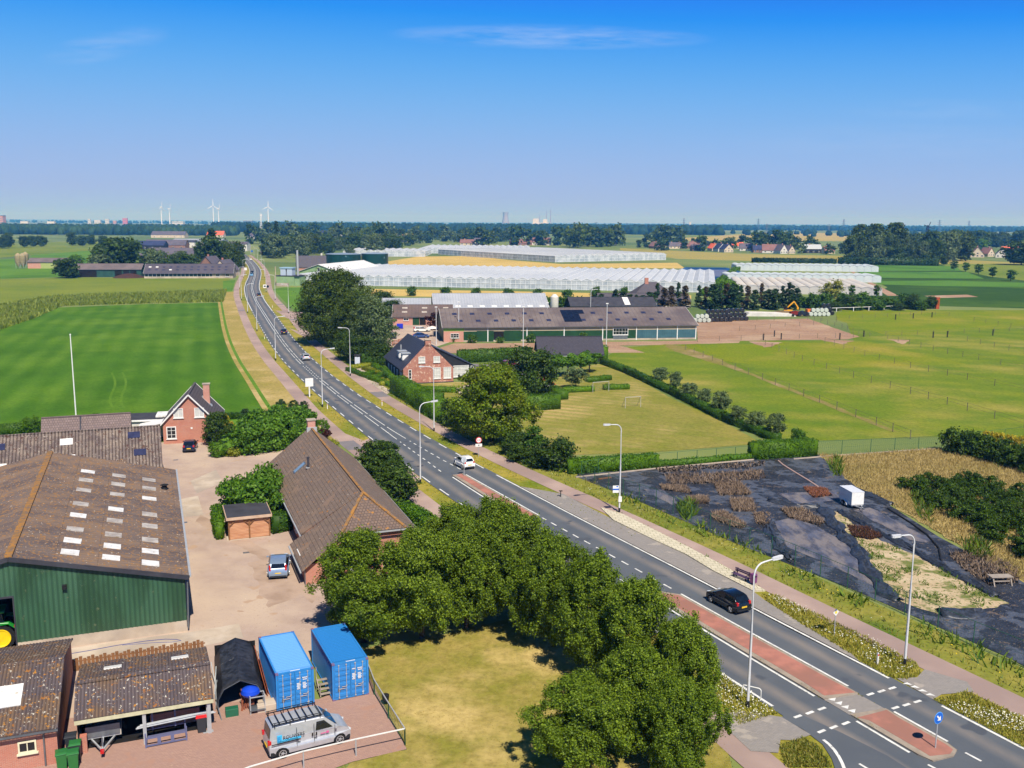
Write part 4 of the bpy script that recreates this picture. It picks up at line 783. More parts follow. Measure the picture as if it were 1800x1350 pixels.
# near kinds
kind('row0', 'hornbeam_tree', 9.2, 6.4, 'tall', 1.0, 430, 84000, .078, L_hornb, rc=.066, sq=(.9, .9, 1.35), shell=.55, seed=1, trunk=.2, lump=.34)
kind('row1', 'hornbeam_tree', 9.2, 6.4, 'broad', 1.2, 400, 84000, .078, L_hornb, rc=.068, sq=(.9, .9, 1.35), shell=.55, seed=2, trunk=.2, lump=.34)
kind('row2', 'hornbeam_tree', 9.2, 6.4, 'tall', 1.0, 450, 84000, .078, L_hornb, rc=.064, sq=(.85, .85, 1.45), shell=.55, seed=3, trunk=.2, lump=.34)
kind('oak', 'oak_tree', 19.5, 22, 'broad', 1.2, 380, 50000, .24, L_oak, rc=.08, seed=4, trunk=.45, lump=.14)
kind('birch', 'birch_tree', 13, 9, 'tall', 2., 120, 12000, .19, L_grey, m_birch, rc=.13, seed=5, trunk=.17, multi=3, shell=.6)
kind('maple', 'maple_tree', 10.8, 11, 'broad', .8, 300, 36000, .16, L_maple, rc=.085, seed=6, trunk=.3, lump=.2)
kind('walnut', 'walnut_tree', 9., 9, 'round', 1.4, 90, 10000, .22, L_dark, rc=.15, seed=7, trunk=.22)
kind('shrubbig', 'cherry_laurel', 4.5, 5, 'round', .1, 70, 6500, .2, L_bright, rc=.17, seed=8, trunk=.1)
kind('yew', 'dark_shrub', 4, 3, 'tall', .1, 50, 5000, .12, L_dark, rc=.16, seed=9, trunk=.08)
kind('ball', 'clipped_box_ball', 2, 2, 'round', .05, 90, 5000, .07, L_hedge, rc=.12, shell=.12, lump=.02, seed=10, trunk=.05)
kind('coneY', 'clipped_yew_cone', 2.6, 1.4, 'tall', .05, 70, 3500, .07, L_con, rc=.13, shell=.15, lump=.02, seed=11, trunk=.05)
kind('gold', 'golden_shrub', 2, 1.8, 'round', .05, 50, 2600, .08, L_gold, rc=.14, shell=.2, lump=.06, seed=12, trunk=.05)
kind('lowlime', 'low_lime_shrub', 1., 2.4, 'round', .03, 40, 2400, .08, L_lime, rc=.15, shell=.3, seed=13, trunk=.03)
kind('redsh', 'copper_shrub', 2, 1.7, 'tall', .05, 40, 2200, .09, L_red, rc=.16, seed=14, trunk=.05)
kind('pollard', 'pollard_willow', 3.6, 3., 'round', .9, 50, 3200, .13, L_grey, rc=.15, seed=15, trunk=.14, shell=.5)
kind('pine', 'bonsai_pine', 2.6, 2, 'cone', .4, 26, 2200, .09, L_con, rc=.2, seed=16, trunk=.06)
kind('wild', 'wild_roadside_shrub', 4., 4.2, 'round', .1, 45, 4500, .15, L_dark, rc=.17, seed=17, trunk=.07, shell=.6, lump=.3)
kind('sapling', 'young_oak', 4., 2.6, 'tall', .3, 40, 3000, .13, L_hedge2, rc=.17, seed=18, trunk=.06)
kind('jun', 'juniper_bush', 1.9, 2.3, 'tall', .02, 42, 2600, .1, L_jun, rc=.17, seed=19, trunk=.06, lump=.25)
kind('tub', 'lollipop_tree', 4, 3, 'round', 1.8, 50, 3200, .14, L_bright, rc=.15, shell=.2, seed=20, trunk=.1)
# middle and far kinds
kind('mid0', 'broadleaf_tree', 12, 11, 'broad', 1, 90, 3600, .5, L_oak, rc=.17, seed=21)
kind('mid1', 'broadleaf_tree', 12, 10, 'round', 1, 90, 3600, .5, L_dark, rc=.17, seed=22)
kind('mid2', 'grey_green_tree', 12, 10, 'broad', .8, 90, 3600, .5, L_grey, rc=.17, seed=23)
kind('mid3', 'poplar_tree', 18, 8, 'tall', .8, 90, 3600, .55, L_oak, rc=.17, seed=24)
kind('midl', 'bright_broadleaf_tree', 9, 9, 'broad', .6, 46, 2600, .45, L_hedge, rc=.17, seed=25)
kind('con0', 'spruce_tree', 9, 4.4, 'cone', .2, 80, 3200, .26, L_con, rc=.13, seed=26)
kind('con1', 'cypress_tree', 8, 2.6, 'column', .1, 80, 2600, .24, L_con, rc=.16, seed=27)
kind('con2', 'browned_cypress_tree', 8, 2.4, 'cone', .1, 70, 2400, .22, L_brown, rc=.16, seed=28)
kind('will', 'weeping_willow', 7, 8, 'broad', .2, 40, 2400, .35, L_will, rc=.16, seed=29)
kind('midb', 'bush', 3, 4, 'round', .05, 30, 1500, .24, L_hedge2, rc=.2, seed=30)
kind('far0', 'broadleaf_tree', 12, 11, 'round', .4, 22, 520, 1.15, L_dark, rc=.2, seed=31)
kind('far1', 'broadleaf_tree', 12, 11, 'broad', .4, 22, 520, 1.15, L_oak, rc=.2, seed=32)
kind('far2', 'broadleaf_tree', 12, 11, 'broad', .4, 22, 520, 1.15, L_grey, rc=.2, seed=33)
kind('vase', 'vase_shaped_tree', 6, 3.2, 'wedge', .8, 26, 1200, .3, L_hedge2, rc=.2, seed=34)
def hedge(name, label, pts, width, h, lm, dens=55, leaf=.11, cat='hedge', closed=False, rough=.12):
    """clipped hedge along a row of ground points: a solid leafy body with leaf faces over its skin"""
    P = []; N = []; rg = np.random.default_rng(len(label)); body = MB(); vs = []
    pts = [Vector((p[0], p[1], 0)) for p in pts]
    for a, b in zip(pts, pts[1:]):
        d = (b-a); l = d.length; d.normalize(); n = Vector((-d.y, d.x, 0)); k = int(dens*l*(2*h+width)); u = rg.uniform(0, l, k); s_ = rg.uniform(0, 2*h+width, k); bump = rough*np.sin(u*1.3+len(label))*.6 + rg.normal(0, rough*.45, k)
        off = np.where(s_ < h, width/2, np.where(s_ < h+width, width/2-(s_-h), -width/2)); z = np.where(s_ < h, s_, np.where(s_ < h+width, h, 2*h+width-s_))
        nn = np.where((s_ < h)[:, None], np.array(n)[None], np.where((s_ < h+width)[:, None], np.array([[0, 0, 1.]]), -np.array(n)[None]))
        P.append(np.array(a)[None] + u[:, None]*np.array(d)[None] + off[:, None]*np.array(n)[None] + np.stack([0*z, 0*z, z], 1) + nn*bump[:, None]); N.append(nn)
        c = (a+b)/2; body.box((c.x, c.y, h*.47), (l+width*.6, width*.86, h*.94), math.atan2(d.y, d.x))
        ke = int(dens*h*width)
        for e, sg in ((a, -1), (b, 1)):
            t_ = rg.uniform(-.5, .5, ke)*width; z_ = rg.uniform(0, h, ke); P.append(np.array(e)[None]+np.array(d)[None]*sg*width*.3+t_[:, None]*np.array(n)[None]+np.stack([0*z_, 0*z_, z_], 1)); N.append(np.repeat(np.array(d)[None]*sg, ke, 0))
    global NR; NR = np.random.default_rng(len(label)+7); P = np.concatenate(P); N = np.concatenate(N); V, F = quads(P, N, np.full(len(P), leaf), jitter=.7)
    bo = len(V); V = np.concatenate([V, np.array([tuple(v) for v in body.v])]); F = np.concatenate([F, np.array(body.f)+bo])
    return tag(npobj(name, V, F, lm), label, cat)
def inpoly(P, poly):
    x, y = P[:, 0], P[:, 1]; r = np.zeros(len(P), bool); n = len(poly)
    for i in range(n):
        (x1, y1), (x2, y2) = poly[i][:2], poly[i-1][:2]
        c = ((y1 > y) != (y2 > y)) & (x < (x2-x1)*(y-y1)/((y2-y1) or 1e-9)+x1); r ^= c
    return r
def scatter(poly, n, seed):
    rg = np.random.default_rng(seed); poly = [(p[0], p[1]) for p in poly]; xs, ys = zip(*poly); P = np.stack([rg.uniform(min(xs), max(xs), n), rg.uniform(min(ys), max(ys), n)], 1)
    return P[inpoly(P, poly)]
def blades(P, h, w, seed, lean=.45):
    """upright leaf triangles (as thin quads) rooted at the points P"""
    rg = np.random.default_rng(seed); k = len(P); a = rg.uniform(0, 2*np.pi, k); hh = h*rg.uniform(.4, 1.25, k); ww = w*rg.uniform(.6, 1.3, k); dx, dy = np.cos(a), np.sin(a)
    tx, ty = rg.normal(0, lean, k)*hh, rg.normal(0, lean, k)*hh; z0 = np.full(k, .0); b = np.stack([P[:, 0], P[:, 1], z0], 1); d = np.stack([dx*ww, dy*ww, 0*dx], 1); t = np.stack([tx, ty, hh], 1)
    V = np.stack([b-d, b+d, b+t*.75+d*.7, b+t], 1).reshape(-1, 3); return V, np.arange(4*k).reshape(-1, 4)
def turf(name, label, poly_or_pts, n, h, w, lm, seed, cat='grass'):
    P = scatter(poly_or_pts, n, seed) if isinstance(poly_or_pts, list) else poly_or_pts
    V, F = blades(P, h, w, seed); return tag(npobj(name, V, F, lm), label, cat, None, 'stuff')
def clumped(P, seed, fine, keep):
    """thin a scatter into drifts"""
    rg = np.random.default_rng(seed); v = np.zeros(len(P))
    for i in range(5):
        k = rg.normal(size=2)*fine; v += np.sin(P@k+rg.uniform(0, 6))
    return P[v > np.quantile(v, 1-keep)]
# ---- row of trees between the lawn and the road
row = [(-11.0, 67.2), (-6.7, 67.9), (-3.4, 69.8), (-4.6, 74.5), (.6, 71.0), (3.2, 66.6), (5.8, 62.8), (8.4, 58.6), (10.6, 54.2), (7.6, 52.2), (3.9, 51.0), (9.4, 49.6), (-1.4, 73.6)]
hts = [8.6, 8.6, 8.8, 8.4, 8.8, 8.6, 8.6, 8.4, 7.6, 6.6, 5.4, 6.0, 9.2]
wds = [7.6, 6.8, 6.4, 6.8, 6.8, 6.4, 6.2, 5.8, 5.0, 5.4, 5.6, 5., 6.6]
labs = ['hornbeam leaning over the right blue container, leftmost of the row', 'hornbeam with bare trunk at the dry lawn edge, beside the container hornbeam', 'hornbeam at the back corner of the dry lawn', 'hornbeam hiding the front of the tiled farmhouse', 'hornbeam closest to the bus bay side of the row', 'hornbeam opposite the nose of the long red island', 'hornbeam across the lane from the black hatchback', 'hornbeam beside the front street lamp', 'rounded hornbeam ending the row beside the left street lamp', 'lower hornbeam at the dry lawn right edge', 'lowest hornbeam at the bottom edge of the dry lawn', 'hornbeam at the bottom right end of the row', 'hornbeam rising behind the lawn corner toward the road']
for i, (x, y) in enumerate(row): tree('row%d' % (i % 3), labs[i], (x, y, 0), hts[i], wds[i], group='hornbeams around the dry lawn', rz=i*1.3)
# ---- trees and shrubs of the farmyard
tree('shrubbig', 'round leafy laurel behind the carport', yd(9.6, 99.5), 4.6, 5.0, 'shrub'); tree('shrubbig', 'tall laurel touching the tiled farmhouse wall behind the carport', yd(10.8, 102.8), 4.9, 4.6, 'shrub'); tree('shrubbig', 'laurel at the left corner of the carport', yd(7.4, 101.6), 4.2, 4., 'shrub')
hedge('clipped_hedge', 'low dark hedge right of the carport', [yd(10.7, 95.2), yd(11.9, 95.6)], 1.9, 1.9, L_hedge2); hedge('clipped_hedge', 'narrow ivy hedge down the left side of the carport', [yd(5.3, 94.6), yd(5.3, 100.5)], .8, 1.8, L_hedge)
for i, (px, py, h, w_) in enumerate(((437, 797, 4.4, 5), (470, 792, 4.6, 5), (500, 786, 4.8, 5.2), (527, 770, 4.6, 5), (455, 772, 4.2, 4.6), (490, 765, 4.4, 4.8))):
    tree('shrubbig', nth(i)+' leafy laurel of the broad mound behind the tiled farmhouse chimney', at(px, py), h, w_, 'shrub', 'laurel mound by the left house')
tree('yew', 'dark feathery shrub covering the right corner of the left brick house', at(377, 784), 5.0, 2.9, 'shrub'); tree('yew', 'second dark shrub behind the house corner shrub', at(388, 772), 4.2, 2.6, 'shrub')
tree('ball', 'clipped green dome in front of the dark house shrub', at(384, 803), 2.2, 2.4, 'shrub'); tree('lowlime', 'flat yellow green shrub right of the clipped dome', at(410, 801), 1.1, 3., 'shrub'); tree('gold', 'round golden shrub on the house lawn', at(403, 762), 1.9, 1.9, 'shrub'); tree('gold', 'golden shrub against the dark house shrub', at(394, 752), 2.2, 1.6, 'shrub'); tree('coneY', 'thin dark cone by the golden shrub', at(408, 770), 2.2, 1.3, 'shrub')
tree('pine', 'small layered pine on the house lawn', at(432, 745), 2.6, 2.2, 'shrub')
for i, px in enumerate((495, 517, 534)): tree('coneY', ('left', 'middle', 'right')[i]+' dark clipped cone at the meadow corner by the left path', at(px, 733+i*2), 3.0, 2.1, 'shrub', rz=i)
hedge('clipped_hedge', 'thin dark hedge between house lawn and meadow', [at(397, 737), at(490, 733)], .6, 1.0, L_hedge2)
hedge('clipped_hedge', 'green hedge left of the flagpole at the meadow edge', [at(-30, 766), at(84, 757)], 1.2, 1.5, L_hedge2); tree('ball', 'round shrub standing in the meadow hedge', at(57, 762), 2.8, 2.6, 'shrub'); tree('ball', 'dark dome shrub beside the tiled shed', at(170, 745), 1.8, 1.8, 'shrub')
tree('ball', 'dark dome at the road side of the farmhouse chimney', at(565, 765), 2.6, 2.2, 'shrub'); tree('redsh', 'copper red shrub below the dark dome by the path', at(573, 778), 2.2, 1.8, 'shrub'); tree('lowlime', 'yellow green ground shrub at the farmhouse roof edge', at(583, 789), 1.2, 2.2, 'shrub')
for i, (px, py, h) in enumerate(((660, 835, 4.6), (675, 853, 4.6), (690, 872, 4.5), (703, 890, 4.6), (672, 822, 3.6))): tree('yew', nth(i)+' shrub of the dark clump between farmhouse and left path', at(px, py), h, 4.2, 'shrub', 'dark clump by the farmhouse')
hedge('clipped_hedge', 'low rounded hedge along the left path by the farmhouse', [at(705, 900), at(750, 925), at(775, 945)], 1.8, 1.2, L_hedge)
# ---- across the road
tree('oak', 'huge dark spreading oak standing right of the far road', at(590, 605), 19.0, 21); tree('oak', 'smaller dark tree filling the right flank of the huge oak', at(625, 612), 14, 14)
tree('birch', 'pale trunked birch in front of the huge oak', at(655, 632), 14.5, 11); tree('birch', 'second birch leaning right of the pale trunked birch', at(668, 628), 12, 9); tree('walnut', 'dark bush at the birch foot', at(640, 640), 6, 8, 'shrub'); tree('walnut', 'olive bush under the oak beside the path', at(612, 633), 6.5, 7, 'shrub'); tree('wild', 'bushy undergrowth between birch and hedge', at(672, 640), 4.5, 7, 'shrub')
tree('maple', 'yellow green maple in front of the garden shed', at(862, 775), 11.2, 12.6); tree('walnut', 'dark walnut behind the yellow green maple', at(928, 708), 9.6, 10.)
tree('wild', 'dark shrub left of the maple foot', at(800, 748), 4.2, 6, 'shrub'); tree('wild', 'brown green shrub right of the maple foot', at(905, 800), 3., 5, 'shrub'); tree('sapling', 'young oak by the road sign side of the lawn', at(940, 808), 4.6, 3.2, 'tree'); tree('wild', 'straggly shrub at the nursery fence corner', at(985, 825), 4.2, 5, 'shrub'); tree('wild', 'wild shrub between young oak and straggly shrub', at(955, 822), 2.6, 4.4, 'shrub'); tree('wild', 'low wild shrub on the verge below the maple', at(915, 812), 2.2, 4., 'shrub')
hedge('clipped_hedge', 'long tall clipped hedge between brick farmhouse and path', [at(698, 690), at(740, 716), at(775, 738)], 2.6, 3.1, L_hedge, 40); hedge('clipped_hedge', 'narrow clipped hedge left of the brick farmhouse', [at(672, 655), at(700, 684)], 1.1, 1.5, L_hedge, 40)
for i, (a, b) in enumerate((((612, 652), (692, 682)), ((640, 650), (695, 668)), ((655, 643), (672, 655)), ((620, 648), (655, 643)), ((652, 668), (680, 660)), ((672, 678), (700, 668)), ((640, 662), (665, 655)))): hedge('box_edging', nth(i)+' clipped box edging in the hedge garden left of the brick farmhouse', [at(*a), at(*b)], 1.1, .8, L_lime if i % 2 else L_hedge, 40)
tree('ball', 'round box ball in the hedge garden', at(668, 662), 1.1, 1.2, 'shrub')
hedge('clipped_hedge', 'clipped hedge block left of the brick farmhouse roof', [at(640, 643), at(683, 641)], 2.2, 2.9, L_hedge2, 30); hedge('clipped_hedge', 'long hedge behind the black timber wing', [at(808, 638), at(930, 632)], 1.6, 2.9, L_hedge2, 30, .14)
hedge('clipped_hedge', 'tall hedge right of the grey roofed outbuilding', [at(1030, 634), at(1048, 630), at(1062, 634)], 1.6, 3.4, L_hedge, 30, .14); hedge('clipped_hedge', 'low dark hedge below the row of pollards', [at(1060, 640), at(1100, 655), at(1180, 692), at(1270, 738), at(1365, 776)], 1.3, 1.3, L_hedge2, 24, .13)
for i, (px, py) in enumerate(((1161, 676), (1187, 689), (1211, 702), (1238, 716), (1266, 730), (1297, 748), (1328, 760), (1362, 773))): tree('pollard', nth(i)+' pollard willow along the paddock hedge, counted from the barn', at(px, py), 3.4+.5*math.sin(i*2), 3.0+.4*math.cos(i*3), group='pollard willows on the hedge')
tree('midb', 'small bush at the near end of the pollard row', at(1400, 778), 2., 2.4, 'shrub')
hedge('clipped_hedge', 'clipped hedge behind the nursery fence, left part', [at(1003, 832), at(1150, 822)], 1.3, 1.9, L_hedge, 50); hedge('clipped_hedge', 'tall clipped hedge behind the nursery, right part', [at(1325, 806), at(1425, 800)], 1.8, 2.3, L_hedge, 50); hedge('low_hedge', 'low ragged hedge under the nursery back fence', [at(1155, 821), at(1322, 807)], .8, .8, L_bright, 50)
hedge('clipped_hedge', 'dark hedge block below the walnut tree', [at(925, 722), at(975, 718)], 2.2, 2.6, L_hedge2, 30); hedge('clipped_hedge', 'rounded hedge beside the orange roofed garden shed', [at(970, 693), at(990, 702)], 1.8, 1.6, L_hedge, 30)
for i, (a, b) in enumerate((((993, 690), (1040, 688)), ((1064, 685), (1102, 684)), ((1035, 672), (1070, 668)), ((746, 688), (798, 690)), ((738, 697), (775, 700)))): hedge('clipped_hedge', ('left low hedge behind the garden goals', 'right low hedge behind the garden goals', 'low hedge curl in the back garden', 'low hedge in front of the brick farmhouse gable', 'second low hedge in front of the brick gable')[i], [at(*a), at(*b)], 1.3, 1., L_hedge, 30)
for i, (px, py) in enumerate(((978, 663), (998, 660), (1020, 660), (1036, 655))): tree('tub', nth(i)+' round clipped crown tree in front of the grey roofed outbuilding', at(px, py), 4.4, 4.6, 'tree', 'clipped trees by the outbuilding')
tree('pollard', 'grey green willow shrub on the back garden lawn', at(1012, 683), 4., 4.2, 'shrub'); tree('wild', 'bush hiding the french doors side of the timber wing', at(848, 690), 4.4, 5, 'shrub'); tree('redsh', 'copper bush by the parked car behind the maple', at(882, 655), 2.2, 2.6, 'shrub'); tree('redsh', 'dark purple tree at the end of the long barn', at(763, 580), 5.6, 5.0, 'tree')
for i, (px, py) in enumerate(((795, 601), (830, 603), (880, 603), (933, 603), (975, 601), (1025, 600))): tree('midb', nth(i)+' low shrub along the front of the long barn', at(px, py), 1.5+.8*(i % 2), 2.4, 'shrub', 'shrubs along the long barn')
# juniper and dark shrubs at the right edge
jl = [tuple(p) for p in pp(1580, 858, 1612, 846, 1700, 852, 1790, 870, 1900, 905, 1900, 1010, 1800, 985, 1710, 938, 1640, 895)]
jp = scatter(jl, 150, 3); keep = []
for p in jp:
    if all((p[0]-q[0])**2+(p[1]-q[1])**2 > 1.5 for q in keep): keep.append(p)
for i, p in enumerate(keep): tree('jun', 'juniper bush in the dense dark block at the right edge', (p[0], p[1], 0), 1.7+.5*random.Random(i).random(), 2.4, 'shrub', 'dense dark juniper block', rz=i)
tree('jun', 'lone juniper left of the dark juniper block', at(1589, 858), 1.4, 2.2, 'shrub')
for i, (px, py) in enumerate(((1672, 795), (1690, 800), (1712, 803), (1735, 808), (1758, 815), (1782, 822), (1806, 830), (1700, 790), (1730, 796), (1765, 803), (1800, 812), (1830, 822))): tree('jun', 'tall dark juniper of the hedge by the right paddock fence', at(px, py), 3.6-.12*i, 3.6, 'shrub', 'tall junipers by the paddock fence', rz=i)
for i, (px, py) in enumerate(((1735, 790), (1755, 793), (1775, 797), (1795, 800))): tree('gold', nth(i)+' yellow flowering broom behind the tall junipers', at(px, py), 2.6, 2.2, 'shrub', 'yellow broom by the paddock fence')
# ---------------------------------------------------------------- grass, weeds, flowers
def sidepoly(f1, d1, f2, d2, y0, y1, st=4):
    ys = np.arange(y0, y1+.1, st); return [offs(f1, y, d1) for y in ys] + [offs(f2, y, d2) for y in ys[::-1]]
TL = at(1690, 1185)
ov = sidepoly(xr, 3.4, xp, -1.4, 60.5, 80, 2); iv = sidepoly(xr, .5, xp, -1.4, 92, 190); 
turf('grass', 'tall flowering grass on the verge around the right street lamp', pp(1338, 1046, 1362, 1046, 1440, 1082, 1530, 1124, 1612, 1168, 1620, 1186, 1590, 1198, 1560, 1192, 1494, 1150, 1411, 1100, 1350, 1060) + [], 15000, .24, .05, L_tuft2, 1)
turf('grass', 'rough flowering grass on the verge past the crossing ramp', pp(1640, 1232, 1700, 1217, 1810, 1268, 1810, 1322, 1700, 1262), 8000, .22, .05, L_tuft2, 31)
turf('grass', 'short dry grass between right lane and right path', [Vector((*p, 0)) for p in iv], 16000, .16, .06, L_tuft, 2)
turf('grass', 'grass along the left lane edge', [Vector((*p, 0)) for p in sidepoly(xq, 1.4, xl, -.4, 58, 190)], 22000, .2, .06, L_tuft, 3)
gv = scatter([Vector((*p, 0)) for p in sidepoly(xp, 1.3, xp, 5.0, 46, 190)], 46000, 4)
turf('grass', 'rough green grass beside the right path', gv, 0, .34, .06, L_tuft, 4)
turf('weeds', 'darker weeds along the nursery fence', clumped(scatter([Vector((*p, 0)) for p in sidepoly(xp, 3.0, xp, 5.4, 50, 150)], 30000, 5), 5, .5, .5), 0, .75, .09, L_tuftg, 5, cat='weeds')
def flowers(name, label, P, h, size, lm, seed):
    global NR; NR = np.random.default_rng(seed); k = len(P); Q = np.stack([P[:, 0], P[:, 1], h*NR.uniform(.6, 1.2, k)], 1); V, F = quads(Q, np.tile([[0, -.3, 1.]], (k, 1)), np.full(k, size), .9, .3); return tag(npobj(name, V, F, lm), label, 'flowers', None, 'stuff')
flowers('flowers', 'white flower heads on the right verges', clumped(np.concatenate([scatter([Vector((*p, 0)) for p in sidepoly(xp, 1.6, xp, 5.0, 46, 130)], 2600, 6), scatter(pp(1338, 1046, 1362, 1046, 1440, 1082, 1530, 1124, 1612, 1168, 1590, 1198, 1494, 1150, 1411, 1100), 1500, 7), scatter(pp(1645, 1232, 1700, 1218, 1800, 1265, 1800, 1318, 1700, 1262), 1000, 27)]), 6, .8, .5), .32, .045, L_flow, 6)
flowers('flowers', 'white flower heads on the left verges', clumped(scatter([Vector((*p, 0)) for p in sidepoly(xq, 1.4, xl, -.4, 52, 125)], 2600, 8), 7, .6, .45), .34, .048, L_flow, 8)
flowers('flowers', 'yellow flower heads along the nursery fence', clumped(scatter([Vector((*p, 0)) for p in sidepoly(xp, 2., xp, 5.4, 46, 135)], 2400, 9), 9, .7, .2), .6, .07, L_yel, 9)
turf('grass', 'grass blades on the dry lawn', scatter(pp(640, 1140, 760, 1120, 1010, 1060, 1130, 1180, 1260, 1262, 1290, 1350, 500, 1350, 620, 1340, 715, 1318, 650, 1195), 26000, 10), 0, .07, .05, leafmat('dry lawn blades', (124, 116, 46), (190, 166, 92), .3), 10)
turf('straw_grass', 'tall straw coloured grass beside the nursery', scatter(pp(1438, 799, 1480, 802, 1652, 789, 1740, 805, 1850, 850, 1850, 1050, 1740, 990, 1640, 932, 1570, 890, 1500, 852, 1468, 826), 60000, 11), 0, .45, .04, L_straw, 11)
turf('weeds', 'green weeds on the torn sandy nursery patch', clumped(scatter(pp(1482, 908, 1512, 932, 1562, 956, 1652, 1000, 1772, 1060, 1660, 1082, 1558, 1046, 1522, 985), 5200, 12), 12, 1.1, .45), 0, .32, .06, L_tuftg, 12, cat='weeds')
turf('weeds', 'weeds in the joints of the bus platform', clumped(scatter(pp(1056, 894, 1094, 903, 1150, 931, 1205, 959, 1280, 999, 1345, 1038, 1330, 1034, 1205, 964, 1100, 908), 1800, 13), 13, 1.4, .5), 0, .26, .07, L_tuftg, 13, cat='weeds')
turf('weeds', 'overgrown grass at the foot of the two near islands', clumped(np.array([offs(xl, y, LW+.25+random.Random(int(y*97)).uniform(-.05, .2)) for y in np.linspace(51, 76, 500)]+[offs(xr, y, -LW-.3) for y in np.linspace(60, 76, 500)]), 14, 1.2, .3), 0, .2, .04, L_tuft, 14, cat='weeds')
turf('weeds', 'tall green weeds inside the nursery fence', np.concatenate([scatter(pp(1190, 893, 1215, 885, 1225, 905, 1205, 918), 500, 15), scatter(pp(1455, 815, 1475, 805, 1485, 835, 1465, 838), 500, 16), scatter(pp(1600, 870, 1640, 880, 1640, 925, 1615, 910), 400, 17), scatter(pp(1690, 950, 1740, 955, 1740, 985, 1700, 980), 400, 18)]), 0, 1., .1, L_tuftg, 15, cat='weeds')
turf('weeds', 'grass and weeds at the foot of the left street lamp', pp(1248, 1168, 1300, 1210, 1368, 1256, 1300, 1276, 1262, 1235, 1240, 1200), 5000, .22, .05, L_tuft2, 32, cat='weeds'); turf('grass', 'grass on the triangle by the side road mouth', pp(1372, 1312, 1412, 1298, 1440, 1315, 1462, 1350, 1380, 1350), 3500, .22, .05, L_tuft, 33)
flowers('flowers', 'white flower heads at the foot of the left street lamp', scatter(pp(1248, 1168, 1300, 1210, 1368, 1256, 1300, 1276, 1262, 1235), 420, 34), .36, .045, L_flow, 34)
lit = scatter(pp(1030, 838, 1325, 812, 1440, 806, 1560, 890, 1650, 948, 1740, 996, 1850, 1060, 1850, 1180, 1650, 1100, 1490, 1030, 1280, 948, 1120, 878), 16000, 35); V, F = quads(np.stack([lit[:, 0], lit[:, 1], np.full(len(lit), .05)], 1), np.tile([[0, 0, 1.]], (len(lit), 1)), np.full(len(lit), .05), .7, .35)
tag(npobj('debris', V, F, leafmat('dry leaf litter', (74, 66, 58), (158, 144, 124), .1)), 'dry leaf litter and pot shards scattered over the nursery cloth', 'debris', None, 'stuff')
ly = scatter(pp(300, 830, 352, 800, 430, 802, 480, 900, 520, 1030, 640, 1090, 420, 1230, 420, 1120, 345, 1110), 3600, 36); V, F = quads(np.stack([ly[:, 0], ly[:, 1], np.full(len(ly), .045)], 1), np.tile([[0, 0, 1.]], (len(ly), 1)), np.full(len(ly), .045), .7, .3)
tag(npobj('leaf_litter', V, F, leafmat('yard litter', (120, 100, 84), (206, 190, 168), .1)), 'scattered dry leaves and grit on the farmyard paving', 'litter', None, 'stuff')
# maize
mz = pp(-120, 552, -60, 548, 92, 523, 200, 519, 398, 512, 392, 531, 250, 534, 110, 538, 60, 560, -120, 622)
turf('maize_crop', 'tall ripening maize block beyond the mown meadow', mz, 70000, 1.4, .22, L_corn, 20, cat='maize')
# potted plants of the nursery, beds
for i, (lab, xy, lm, h) in enumerate((('along the back hedge', (1150, 823, 1345, 812, 1345, 820, 1160, 832), L_dead, .3), ('largest brown', (1165, 835, 1250, 833, 1340, 828, 1345, 842, 1260, 850, 1175, 852), L_dead, .5), ('second brown', (1255, 850, 1300, 848, 1320, 870, 1265, 872), L_dead, .45), ('left small', (1160, 853, 1205, 856, 1215, 868, 1165, 862), L_dead, .35), ('fence side', (1207, 877, 1242, 877, 1245, 886, 1210, 887), L_dead, .5), ('long brown', (1252, 902, 1275, 902, 1313, 926, 1300, 930, 1256, 915), L_dead, .45), ('middle', (1283, 880, 1320, 880, 1328, 900, 1290, 900), L_dead, .5), ('right small', (1326, 905, 1350, 905, 1350, 924, 1332, 922), L_dead, .4), ('red', (1412, 858, 1450, 860, 1462, 872, 1430, 876), leafmat('reddish plants', (128, 78, 58), (164, 112, 84), .2), .35), ('grey torn', (1372, 896, 1410, 895, 1450, 918, 1440, 925, 1390, 912), L_dead, .4), ('bottom right', (1668, 975, 1720, 968, 1790, 1000, 1790, 1025, 1740, 1030, 1690, 1000), L_dead, .4), ('heather', (1490, 925, 1530, 930, 1550, 945, 1530, 950, 1500, 945), leafmat('dark heather', (84, 54, 44), (120, 84, 64), .2), .35))):
    Q = scatter(pp(*xy), 3400, 40+i); a, b = blades(Q, h, .045, 40+i, .5); m = MB(); 
    o = tag(npobj('potted_plants', a, b, lm), 'dried up potted plants, the '+lab+' bed on the black nursery cloth', 'plants', None, 'stuff')
    pots = Q[:160]; k = MB()
    for p in pots: k.cyl((p[0], p[1], .02), (p[0], p[1], .2), .09, .12, 6)
    k.build('pots', m_blk, o)
